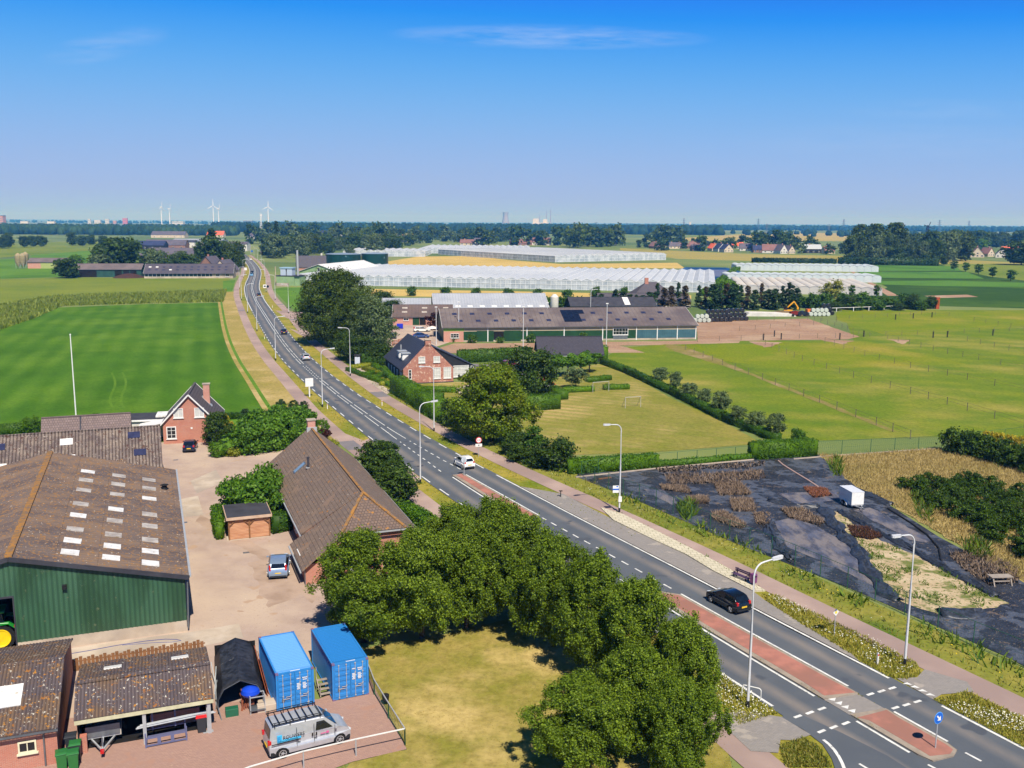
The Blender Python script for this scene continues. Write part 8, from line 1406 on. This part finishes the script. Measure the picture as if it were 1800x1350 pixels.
hb = thing('hoop_barrier', 'white tubular hoop barrier at the left verge by the crossing', 'barrier', at(1304, 1225), R(-28)); k = MB(); k.tube([(0, 0, 0), (0, 0, .75), (.06, 0, .85), (.16, 0, .88), (1.1, 0, .88), (1.2, 0, .83), (1.24, 0, .75), (1.24, 0, 0)], .04, 8); k.build('hoop', m_wwood, hb)
# bench and litter bin at the bus platform
g = at(1303, 1020); be = thing('park_bench', 'dark purple slatted bench beside the bus platform', 'bench', g, R(-57)); m_pur = paint('dark purple boards', (84, 62, 92), .5)
k = MB()
for i in range(4): k.bx(-.95, .95, -.3+i*.12, -.21+i*.12, .43, .47)
k.build('seat', m_pur, be); k = MB()
for z in (.62, .78): k.bx(-.95, .95, .2, .24, z, z+.12)
k.build('backrest', m_pur, be)
for x in (-.7, .7): k = MB(); k.bx(x-.04, x+.04, -.28, .22, .38, .43); k.bx(x-.04, x+.04, -.25, -.18, 0, .4); k.bar((x, .14, 0), (x, .26, .92), .07); k.bx(x-.03, x+.03, -.28, .2, .62, .66); k.build('leg', m_blk, be)
lbn = thing('litter_bin', 'purple litter bin on a post at the end of the bench', 'litter bin', at(1324, 1030), R(-57)); m_pb = paint('purple bin enamel', (118, 62, 112), .35); k = MB(); k.cyl((0, 0, 0), (0, 0, .4), .04, .04, 8); k.build('post', m_blk, lbn); k = MB(); k.extr([(-.16, .35), (.16, .35), (.2, .95), (.14, 1.08), (-.2, 1.08), (-.2, .95)], 'Y', -.22, .22); b_ = k.build('body', m_pb, lbn, bevel=.04); k = MB(); k.bx(.16, .215, -.14, .14, .84, .98); k.build('opening', m_blk, b_)
k = MB(); k.cyl((0, 0, 0), (0, 0, .75), .05, .05, 8); k.bx(-.2, .2, -.12, .12, .72, .78); o = k.build('low_marker', m_blk); tag(o, 'small dark T shaped marker at the head of the bus bay', 'marker'); o.location = at(985.5, 874)
dp = thing('display_pillar', 'tall white glass display case with dark top beside the right path', 'display case', at(628.5, 645), R(6)); k = MB(); k.bx(-.62, .62, -.22, .22, .55, 2.5); c_ = k.build('case', m_blk, dp); k = MB(); k.bx(-.54, .54, -.235, -.22, .7, 2.2); k.build('pane', paint('pale display', (204, 212, 226), .2), c_); k = MB(); k.bx(-.66, .66, -.26, .26, 2.5, 2.72); k.build('top', m_roofdark, dp); k = MB(); k.bx(-.6, .6, -.3, .25, 0, .55); k.build('plinth', m_wwood, dp)  # pane is plain pale paint without emission
for i, (px, py) in enumerate(((466, 514), (471, 514))):
    t = thing('road_sign', ('left white square', 'right dark blue round')[i]+' of the two small signs far along the right path', 'sign', at(px, py), R(20)); k = MB(); k.cyl((0, .05, 0), (0, .05, 2.4), .05, .05, 8); k.build('pole', m_galv, t); k = MB(); k.bx(-.75, .75, -.02, .02, 2, 3.4) if i == 0 else disc(k, (0, 0, 2.6), .55, .03, (0, 1, 0)); p = k.build('sign_plate', m_sw if i == 0 else p_navy, t)
    if i == 0: k = MB(); k.bx(-.45, .4, -.03, -.02, 2.4, 3.0); k.build('symbol', m_ink, p)
for px, py, lab in ((432, 481, 'white square sign at the left side of the far bend'), (443, 447, 'small blue sign at the far end of the road')): t = thing('road_sign', lab, 'sign', at(px, py), 0); k = MB(); k.cyl((0, .05, 0), (0, .05, 2.4), .06, .06, 8); k.build('pole', m_galv, t); k = MB(); k.bx(-.8, .8, -.02, .02, 2, 3.5); k.build('sign_plate', m_sw if 'white' in lab else m_sb, t)
# ---------------------------------------------------------------- cyclist on the left path
def skin(name, pts, edges, rad, mat, parent, root=0, sub=2):
    me = D.meshes.new(name); me.from_pydata(pts, edges, []); me.update(); me.materials.append(mat); o = D.objects.new(name, me); COL.objects.link(o); o.parent = parent
    m = o.modifiers.new('skin', 'SKIN'); m.use_smooth_shade = True
    for i, v in enumerate(me.skin_vertices[0].data): r_ = rad[i]; v.radius = (r_, r_) if not hasattr(r_, '__len__') else r_; v.use_root = i == root
    s_ = o.modifiers.new('sub', 'SUBSURF'); s_.levels = s_.render_levels = sub; return o
cg = at(709.5, 851); ch = math.atan2(*(Vector((xq(cg.y+2)-xq(cg.y), 2))).yx)
bi = thing('bicycle', 'bicycle ridden along the left path by the dark shrub clump', 'bicycle', Vector((cg.x, cg.y, .055)), ch)
for x in (-.53, .53):
    k = MB(); k.lathe([(.33, -.02), (.36, 0), (.33, .02), (.31, 0), (.33, -.02)], (x, 0, .36), 24, 'Y'); w_ = k.build('wheel', m_blk, bi); k = MB()
    for j in range(8): a = j*math.pi/4; k.bar((x, 0, .36), (x+.32*math.cos(a), 0, .36+.32*math.sin(a)), .006)
    k.build('spokes', m_galv, w_)
k = MB()
for a, b in (((-.53, 0, .36), (-.05, 0, .3)), ((-.53, 0, .36), (-.2, 0, .82)), ((-.05, 0, .3), (-.22, 0, .95)), ((-.05, 0, .3), (.36, 0, .82)), ((-.2, 0, .82), (.36, 0, .86)), ((.33, 0, 1.0), (.53, 0, .36))): k.bar(a, b, .035)
k.build('frame', m_blk, bi); k = MB(); k.bx(-.36, -.1, -.09, .09, .95, 1.0); k.build('saddle', m_blk, bi); k = MB(); k.tube([(.2, -.3, 1.06), (.36, -.12, 1.08), (.36, .12, 1.08), (.2, .3, 1.06)], .02, 6); k.build('handlebar', m_galv, bi)
pr_ = thing('person', 'cyclist in white top and dark shorts riding away on the left path', 'person', Vector((cg.x, cg.y, .055)), ch); m_skin = M('skin', (206, 146, 118), rough=.5)
pts = [(-.22, 0, 1.03), (-.14, 0, 1.25), (-.02, 0, 1.48), (.05, 0, 1.6), (.09, 0, 1.7), (-.02, .17, 1.47), (.02, .27, 1.25), (.2, .28, 1.1), (-.02, -.17, 1.47), (.02, -.27, 1.25), (.2, -.28, 1.1), (-.2, .1, 1.0), (.16, .12, .86), (-.02, .12, .46), (.08, .12, .38), (-.2, -.1, 1.0), (.12, -.12, .72), (-.1, -.12, .3), (.02, -.12, .22)]
ed = [(0, 1), (1, 2), (2, 3), (3, 4), (2, 5), (5, 6), (6, 7), (2, 8), (8, 9), (9, 10), (0, 11), (11, 12), (12, 13), (13, 14), (0, 15), (15, 16), (16, 17), (17, 18)]
skin('body', pts, ed, [.13, .12, .13, .055, .09, .06, .045, .032, .06, .045, .032, .09, .065, .045, .04, .09, .065, .045, .04], m_skin, pr_)
skin('shirt', [(-.2, 0, 1.08), (-.14, 0, 1.25), (-.02, 0, 1.5), (-.02, .18, 1.47), (.0, .25, 1.32), (-.02, -.18, 1.47), (.0, -.25, 1.32)], [(0, 1), (1, 2), (2, 3), (3, 4), (2, 5), (5, 6)], [.155, .145, .15, .08, .065, .08, .065], m_sw, pr_); skin('shorts', [(-.22, 0, 1.0), (-.2, .1, 1.0), (.1, .12, .88), (-.2, -.1, 1.0), (.08, -.12, .76)], [(0, 1), (1, 2), (0, 3), (3, 4)], [.15, .11, .09, .11, .09], m_ink, pr_); k = MB(); k.lathe([(0, -.04), (.1, -.02), (.115, .05), (.07, .11), (0, .13)], (.075, 0, 1.7), 12); k.build('hair', M('brown hair', (110, 66, 48)), pr_, True)
for s_ in (-1, 1):
    q = [(.2, s_*.28, 1.1), (.26, s_*.27, 1.09)]; e_ = [(0, 1)]
    for f_ in range(4): b_ = len(q); q += [(.3, s_*(.235+.02*f_), 1.1), (.32, s_*(.235+.02*f_), 1.065)]; e_ += [(1, b_), (b_, b_+1)]
    b_ = len(q); q += [(.25, s_*.235, 1.07)]; e_ += [(0, b_)]; skin('hand', q, e_, [.03, .028]+[.01]*8+[.01], m_skin, pr_, sub=1)
# ---------------------------------------------------------------- nursery things
ft = thing('box_trailer', 'white twin axle box trailer standing on the black nursery cloth', 'trailer', at(1496, 896)+Vector((0, 0, .03)), R(99)); L_, W_, z0, z1 = 2.8, 1.45, .5, 1.9
k = MB(); k.bx(.0, L_, -W_+.0, 0, z0, z1); k.build('body', p_white, ft, bevel=.02); k = MB(); k.bx(-.02, L_+.02, -W_-.02, .02, z1, z1+.05); k.build('roof', p_white, ft); k = MB(); k.bx(.05, L_-.05, -W_+.05, -.05, z0-.12, z0); k.bar((0, -.3, z0-.06), (-1.2, -W_/2, z0-.08), .08); k.bar((0, -W_+.3, z0-.06), (-1.2, -W_/2, z0-.08), .08); k.build('chassis', m_galv, ft); k = MB(); k.bx(-1.45, -1.15, -W_/2-.06, -W_/2+.06, z0-.12, z0); k.cyl((-1.0, -W_/2, .05), (-1.0, -W_/2, .7), .03, .03, 6); k.build('coupling', m_grey_s, ft)
for y in (.06, -W_-.06):
    for x in (1.15, 1.8): k = MB(); k.cyl((x, y-.08, .3), (x, y+.08, .3), .3, .3, 16); w_ = k.build('wheel', m_blk, ft); k = MB(); k.cyl((x, y-.085, .3), (x, y+.085, .3), .16, .16, 10); k.build('rim', m_rim, w_)
    k = MB()
    for a in np.linspace(0, math.pi, 9)[:-1]: b = a+math.pi/8; k.add([(1.47-.7*math.cos(a), y-.12, .3+.42*math.sin(a)), (1.47-.7*math.cos(b), y-.12, .3+.42*math.sin(b)), (1.47-.7*math.cos(b), y+.12, .3+.42*math.sin(b)), (1.47-.7*math.cos(a), y+.12, .3+.42*math.sin(a))], [(0, 1, 2, 3)])
    o = k.build('mudguard', p_white, ft); o.modifiers.new('t', 'SOLIDIFY').thickness = .03
pt = thing('picnic_table', 'grey wooden table with sloping legs at the lower right of the nursery', 'table', at(1757, 1027), R(5)); m_gw = MATS['grey weathered wood']; k = MB(); k.bx(-1., 1., -.4, .4, .74, .8); k.build('tabletop', m_gw, pt)
for x in (-.8, .8):
    for s_ in (-1, 1): k = MB(); k.bar((x, s_*.55, 0), (x, s_*.2, .76), .1); k.build('leg', m_gw, pt)
k = MB(); k.bar((-.8, -.3, .4), (.8, -.3, .4), .08); k.build('stretcher', m_gw, pt)
m_fg = paint('green fence paint', (1, 1, 1), .5)
def meshfence(label, pts, h, name='chain_link_fence', step=None, wires=True):
    t = thing(name, label, 'fence'); P_ = []
    for a, b in zip(pts, pts[1:]): n = max(1, round((b-a).length/(step or 3.2))); P_ += [a.lerp(b, i/n) for i in range(n)]
    P_.append(pts[-1])
    for p in P_: k = MB(); k.cyl((p.x, p.y, 0), (p.x, p.y, h), .04, .035, 6); k.build('post', m_fg, t)
    k = MB(); k2 = MB()
    for a, b in zip(P_, P_[1:]):
        k.bar((a.x, a.y, h-.02), (b.x, b.y, h-.02), .03)
        if wires:
            for z in (.05, h*.5): k.bar((a.x, a.y, z), (b.x, b.y, z), .012)
            n = int((b-a).length/.3)
            for i in range(n): p, q = a.lerp(b, i/n), a.lerp(b, (i+1)/n); k2.bar((p.x, p.y, .03), (q.x, q.y, h), .005); k2.bar((q.x, q.y, .03), (p.x, p.y, h), .005)
    k.build('top_rail', m_fg, t)
    if wires: k2.build('wire_mesh', MATS['green wire'], t)
    return t
meshfence('dark green chain link fence along the road side of the nursery', pp(1022, 838, 1095, 872, 1153, 890, 1248, 935, 1317, 962, 1397, 994, 1489, 1035, 1590, 1081, 1710, 1136, 1800, 1174, 1900, 1215), 2.0); meshfence('green wire fence along the back hedge of the nursery', pp(1022, 838, 1080, 827, 1155, 822, 1325, 807), 1.9, wires=False); meshfence('green wire fence at the paddock corner above the straw grass', pp(1428, 800, 1530, 795, 1655, 789, 1800, 772, 1900, 760), 1.9, step=4)
def kerbline(label, pts): 
    k = MB()
    for a, b in zip(pts, pts[1:]): k.bar((a.x, a.y, .1), (b.x, b.y, .1), .12, .16)
    return tag(k.build('edging_board', m_conc), label, 'edging')
kerbline('pale edging board below the back nursery fence', pp(1012, 840, 1150, 825, 1325, 809)); kerbline('pale edging board below the paddock corner fence', pp(1395, 808, 1480, 801, 1655, 789))
k = MB(); k.tube([(*p[:2], .1) for p in pp(1368, 811, 1376, 818, 1395, 830, 1420, 845, 1438, 857)], .09, 6); tag(k.build('pipe', M('pink grey pipe', (190, 160, 150))), 'pale pinkish pipe curving across the black cloth', 'pipe'); k = MB(); k.tube([(*p[:2], .1) for p in pp(1560, 895, 1600, 920, 1630, 942, 1650, 965, 1656, 995)], .1, 6); tag(k.build('pipe', m_blk), 'dark pipe running from trailer to sand patch', 'pipe'); k = MB(); k.bar(at(1052, 842, .1), at(1074, 839, .1), .2, .1); tag(k.build('board', m_timd), 'single brown board lying inside the nursery fence', 'board')
def ruck(label, pts, w_, seed):
    rg = np.random.default_rng(seed); vs = []; fs = []; P_ = []
    for a, b in zip(pts, pts[1:]): n = max(2, int((b-a).length/.5)); P_ += [a.lerp(b, i/n) for i in range(n)]
    K = 9; k = MB()
    for i, p in enumerate(P_):
        d = (P_[min(i+1, len(P_)-1)]-P_[max(i-1, 0)]).normalized(); n = Vector((-d.y, d.x, 0))
        for j in range(K): u = j/(K-1)-.5; vs.append(tuple(p + n*u*w_*(1+.3*math.sin(i*.7)) + Vector((rg.normal(0, .05), rg.normal(0, .05), max(.0, .34*(1-4*u*u)*rg.uniform(.1, 1.3))+.03))))
    fs = [(i*K+j, i*K+j+1, (i+1)*K+j+1, (i+1)*K+j) for i in range(len(P_)-1) for j in range(K-1)]; k.add(vs, fs); o = k.build('rumpled_cloth', M('rumpled black cloth', (40, 44, 52), (60, 66, 80), 3, rough=.45, spec=.4), None, True); o.modifiers.new('t', 'SOLIDIFY').thickness = .02; return tag(o, label, 'cloth')
ruck('rumpled black cloth edge winding down the left side of the sand patch', pp(1448, 895, 1470, 925, 1490, 950, 1510, 968, 1525, 1000, 1545, 1025, 1565, 1050, 1592, 1062), 1.5, 1); ruck('rumpled black cloth rim right of the sand patch', pp(1478, 900, 1540, 935, 1600, 965, 1680, 1010, 1760, 1055), .9, 2); ruck('rumpled black netting heap right of the trailer', pp(1520, 868, 1545, 880, 1575, 892), 1.6, 3); ruck('rumpled black cloth pile below the sand patch', pp(1650, 1078, 1700, 1080, 1740, 1078), 1.8, 4); ruck('long black cloth fold between nursery beds', pp(1345, 905, 1352, 935, 1370, 965, 1395, 990), .9, 5); ruck('thin black cloth fold behind the torn grey panel', pp(1350, 880, 1400, 892, 1450, 893), .7, 6)
# ---------------------------------------------------------------- paddock fences, goals, farm things across the road
def wirefence(label, pts, h=1.35, step=5., name='wire_fence', rail=None, pm=None, thick=.045, group='paddock fences'):
    k = MB(); P_ = []
    for a, b in zip(pts, pts[1:]): n = max(1, round((b-a).length/step)); P_ += [a.lerp(b, i/n) for i in range(n)]
    P_.append(pts[-1])
    for p in P_: k.bx(p.x-thick, p.x+thick, p.y-thick, p.y+thick, 0, h)
    for a, b in zip(P_, P_[1:]):
        for z in ((h*.95, h*.55) if rail is None else rail): k.bar((a.x, a.y, z), (b.x, b.y, z), .025 if rail is None else .14)
    return tag(k.build(name, pm or m_gpost), label, 'fence', group)
m_gpost = M('grey fence posts', (120, 112, 98), (98, 92, 80), 2); m_dpost = M('dark fence posts', (44, 42, 40))
for lab, xy in (('paddock wire fence beside the dirt track', (1205, 615, 1270, 642, 1340, 668, 1440, 708, 1540, 748, 1600, 772)), ('second paddock wire fence from the pollards', (1345, 607, 1410, 635, 1500, 664, 1600, 693, 1700, 722, 1800, 752)), ('third paddock wire fence from the pollards', (1450, 602, 1520, 626, 1600, 647, 1700, 668, 1800, 690)), ('fourth paddock wire fence, before the small bare patches', (1560, 596, 1640, 617, 1720, 633, 1800, 650)), ('fifth paddock wire fence at the far right', (1700, 600, 1800, 622, 1850, 632)), ('sixth paddock wire fence running to the right edge', (1712, 565, 1800, 580)), ('wire fence along the lane behind the paddocks', (1226, 601, 1340, 597, 1500, 593, 1640, 588, 1800, 582)), ('wire fence along the back of the dirt pen', (1225, 568, 1300, 565, 1420, 562, 1470, 566)), ('inner wire fence across the dirt pen', (1300, 582, 1380, 575, 1430, 572)), ('wire fence at the right flank of the dirt pen', (1420, 560, 1480, 577, 1520, 592)), ('fence around the lush far paddock', (1470, 563, 1560, 558, 1620, 553, 1668, 556))): wirefence(lab, pp(*xy), 1.4, 6.)
wirefence('white railed fence behind the lush far paddock', pp(1440, 549, 1500, 547, 1580, 544), 1.5, 8., 'rail_fence', (1.4,), m_wwood, .1)
for i, (px, py) in enumerate(((1361, 592), (1373, 597), (1342, 598), (1476, 597), (1518, 592), (1640, 594), (1665, 593), (1745, 590), (1574, 562), (1605, 560), (1638, 558))): k = MB(); k.bx(-.13, .13, -.13, .13, 0, 1.7); k.bx(-.17, .17, -.17, .17, 1.7, 1.78); o = k.build('gate_post', m_dpost); tag(o, nth(i)+' thick dark gate post of the paddocks', 'gate post', 'thick dark gate posts'); o.location = at(px, py)
def goal(label, a, b, h=1.9, dp=1.3):
    k = MB(); d = (b-a).normalized(); n = Vector((-d.y, d.x, 0)); z = Vector((0, 0, h)); k.bar(a, a+z, .08); k.bar(b, b+z, .08); k.bar(a+z, b+z, .08); k.bar(a+z, a+n*dp, .05); k.bar(b+z, b+n*dp, .05); k.bar(a+n*dp, b+n*dp, .05); k.bar(a, a+n*dp, .05); k.bar(b, b+n*dp, .05)
    t = thing('football_goal', label, 'goal'); k.build('frame', M('grey goal frame', (170, 168, 160)), t); q = MB()
    for i in range(9): u = i/8; p0 = a.lerp(b, u); q.bar(p0+z, p0+n*dp, .012)
    for i in range(1, 5): u = i/5; q.bar(a+z*(1-u)+n*dp*u, b+z*(1-u)+n*dp*u, .012)
    q.build('net', M('grey net', (150, 150, 140)), t)
goal('small football goal in the middle of the dry garden lawn', at(1099, 718), at(1126, 716)); goal('small football goal in front of the low back hedges', at(1042, 690), at(1070, 688))
pa = thing('parasol', 'large pale pink white parasol beside the long barn', 'parasol', at(760, 592)); k = MB(); k.cyl((0, 0, 0), (0, 0, 2.6), .04, .04, 6); k.build('pole', m_wwood, pa); k = MB(); k.lathe([(1.9, 2.35), (1., 2.75), (0, 3.0)], n=8); k.lathe([(0, 2.97), (1., 2.72), (1.9, 2.33)], n=8); k.build('canopy', M('pale parasol cloth', (226, 210, 206)), pa)
ib = thing('plastic_tank', 'bright blue plastic container by the small stable', 'container', at(703, 578)); k = MB(); k.bx(-.9, .9, -.5, .5, .12, 1.5); k.build('body', paint('deep blue plastic', (26, 44, 190), .4), ib, bevel=.08); k = MB(); k.bx(-1, 1, -.6, .6, 0, .12); k.build('pallet', m_timd, ib)
gt = thing('board_fence', 'low red brown board fence at the court entrance', 'fence', at(676, 606)); k = MB(); a, b = at(690, 608)-at(676, 606), at(722, 598)-at(676, 606)
for z in (.35, .75, 1.1): k.bar(a+Vector((0, 0, z)), b+Vector((0, 0, z)), .06, .16)
for u in (0, .33, .66, 1): p = a.lerp(b, u); k.bx(p.x-.07, p.x+.07, p.y-.07, p.y+.07, 0, 1.25)
k.build('boards', M('red brown fence boards', (164, 98, 70)), gt)
def bales(label, px, py, n, mat, rz=0., r_=.7, stack=2, name='wrapped_bale', group=None):
    g = at(px, py); i = 0; rg = random.Random(int(px))
    for lvl in range(stack):
        for c in range(n-lvl):
            for row in range(2 if lvl == 0 else 1):
                k = MB(); k.cyl((0, -.62, 0), (0, .62, 0), r_*.96, r_*.96, 14); o = k.build(name, mat, None, True, .12); tag(o, label, 'bale', group or label); o.location = g + Vector((math.cos(rz)*(c+lvl*.5)*r_*2.02 - math.sin(rz)*row*1.3, math.sin(rz)*(c+lvl*.5)*r_*2.02 + math.cos(rz)*row*1.3, r_+lvl*r_*1.75))
m_wrapb = glass('black bale wrap', (34, 36, 42), .35); m_wrapw = paint('white bale wrap', (188, 196, 186), .5)
bales('black wrapped silage bale in the stack right of the long barn', 1272, 564, 6, m_wrapb, R(8), .75, 3, group='black bales behind the dirt pen'); bales('black wrapped silage bale in the stack before the conifers', 1236, 566, 7, m_wrapb, R(8), .75, 3, group='black bales beside the long barn'); bales('white wrapped bale beside the long barn end', 1222, 567, 4, m_wrapw, R(8), .72, 2, group='white bales beside the long barn'); bales('white wrapped bale in the stack by the orange wagon', 1425, 556, 5, m_wrapw, R(6), .75, 2, group='white bales by the orange wagon'); bales('black wrapped bale behind the white bales by the orange wagon', 1440, 554, 4, m_wrapb, R(6), .75, 3, group='black bales by the orange wagon')
k = MB(); k.extr([(0, 0), (17, 0), (16, .9), (1, 1.2)], 'Y', 0, 6); o = k.build('silage_clamp', M('white silage sheet', (216, 212, 206), (196, 192, 186), .4)); tag(o, 'low white sheeted silage clamp behind the dirt pen', 'silage clamp'); o.location = at(1312, 556); k = MB(); k.lathe([(6, 0), (4, .9), (0, 1.6)], n=14); o = k.build('earth_heap', M('brown earth heap', (130, 108, 78), (100, 84, 60), .8)); tag(o, 'brown earth heap below the yellow excavator', 'heap'); o.location = at(1380, 553)
ex = thing('excavator', 'yellow excavator with raised bent arm before the conifers', 'excavator', at(1383, 553), R(160)); p_y = paint('excavator yellow', (232, 168, 30), .4)
for y in (-1, 1): k = MB(); k.extr([(-1.5, .1), (1.5, .1), (1.8, .4), (1.5, .75), (-1.5, .75), (-1.8, .4)], 'Y', y-.25, y+.25); k.build('track', m_blk, ex)
k = MB(); k.bx(-1.8, 1.0, -1.1, 1.1, .8, 1.7); k.build('body', p_y, ex, bevel=.08); k = MB(); k.bx(-.2, 1.1, .1, 1.1, 1.7, 2.9); k.build('cab', m_tint, ex, bevel=.05); k = MB(); k.bar((.9, -.4, 1.5), (-2.2, -.4, 4.6), .35, .45); k.bar((-2.2, -.4, 4.6), (-3.6, -.4, 2.6), .3, .35); k.v = [(-x*0+ (1.8-x) if False else x, y, z) for x, y, z in k.v]; k.build('arm', p_y, ex); k = MB(); k.extr([(-3.9, 2.6), (-3.3, 2.7), (-3.2, 2.0), (-3.8, 1.8)], 'Y', -.8, 0); k.build('bucket', p_y, ex)
wg = thing('farm_wagon', 'bright orange farm wagon left of the white bales', 'wagon', at(1432, 555), R(5)); k = MB(); k.bx(-3, 3, -1.1, 1.1, 1, 2.3); k.build('body', paint('orange wagon', (236, 124, 26), .4), wg)
for x in (-1.6, 1.6):
    for y in (-1, 1): k = MB(); k.cyl((x, y-.15, .5), (x, y+.15, .5), .5, .5, 12); k.build('wheel', m_blk, wg)
for i, (px, mt, lab) in enumerate(((1398, p_redp, 'dark red machine beside the yellow excavator'), (1410, p_navy, 'dark blue machine beside the orange wagon'))): t = thing('farm_machine', lab, 'machine', at(px, 556), R(5)); k = MB(); k.extr([(-2, .6), (2, .6), (1.8, 1.5), (.2, 1.9), (-1.8, 1.6)], 'Y', -.9, .9); k.build('body', mt, t); [MB().cyl((x, -1.1, .5), (x, 1.1, .5), .5, .5, 12).build('wheel', m_blk, t) for x in (-1.2, 1.2)]
k = MB(); k.bx(-1.2, 1.2, -1, 1, 0, 4.4); k.bx(-1.4, 1.4, -1.2, 1.2, 4.4, 4.8); o = k.build('rusty_silo', M('rust orange steel', (176, 84, 44), (150, 70, 40), .6)); tag(o, 'tall rust orange feed box by the shrub belt at the right', 'feed box'); o.location = at(1647, 543); o.scale = (.5, .5, .9)
# ---------------------------------------------------------------- haze
hz = MB(); hz.bx(-16000, 16000, -300, 21000, -1.2, 150)
t = NT('haze air'); vol = t.N('VolumePrincipled', {'Color': (.08, .40, 1.0, 1), 'Absorption Color': (1, 1, 1, 1), 'Density': .00014, 'Anisotropy': .0}); t.t.links.new(vol, t.out.inputs['Volume'])
o = hz.build('haze', t.m); tag(o, 'pale blue summer haze that fades the far woods', 'haze', kind='stuff')
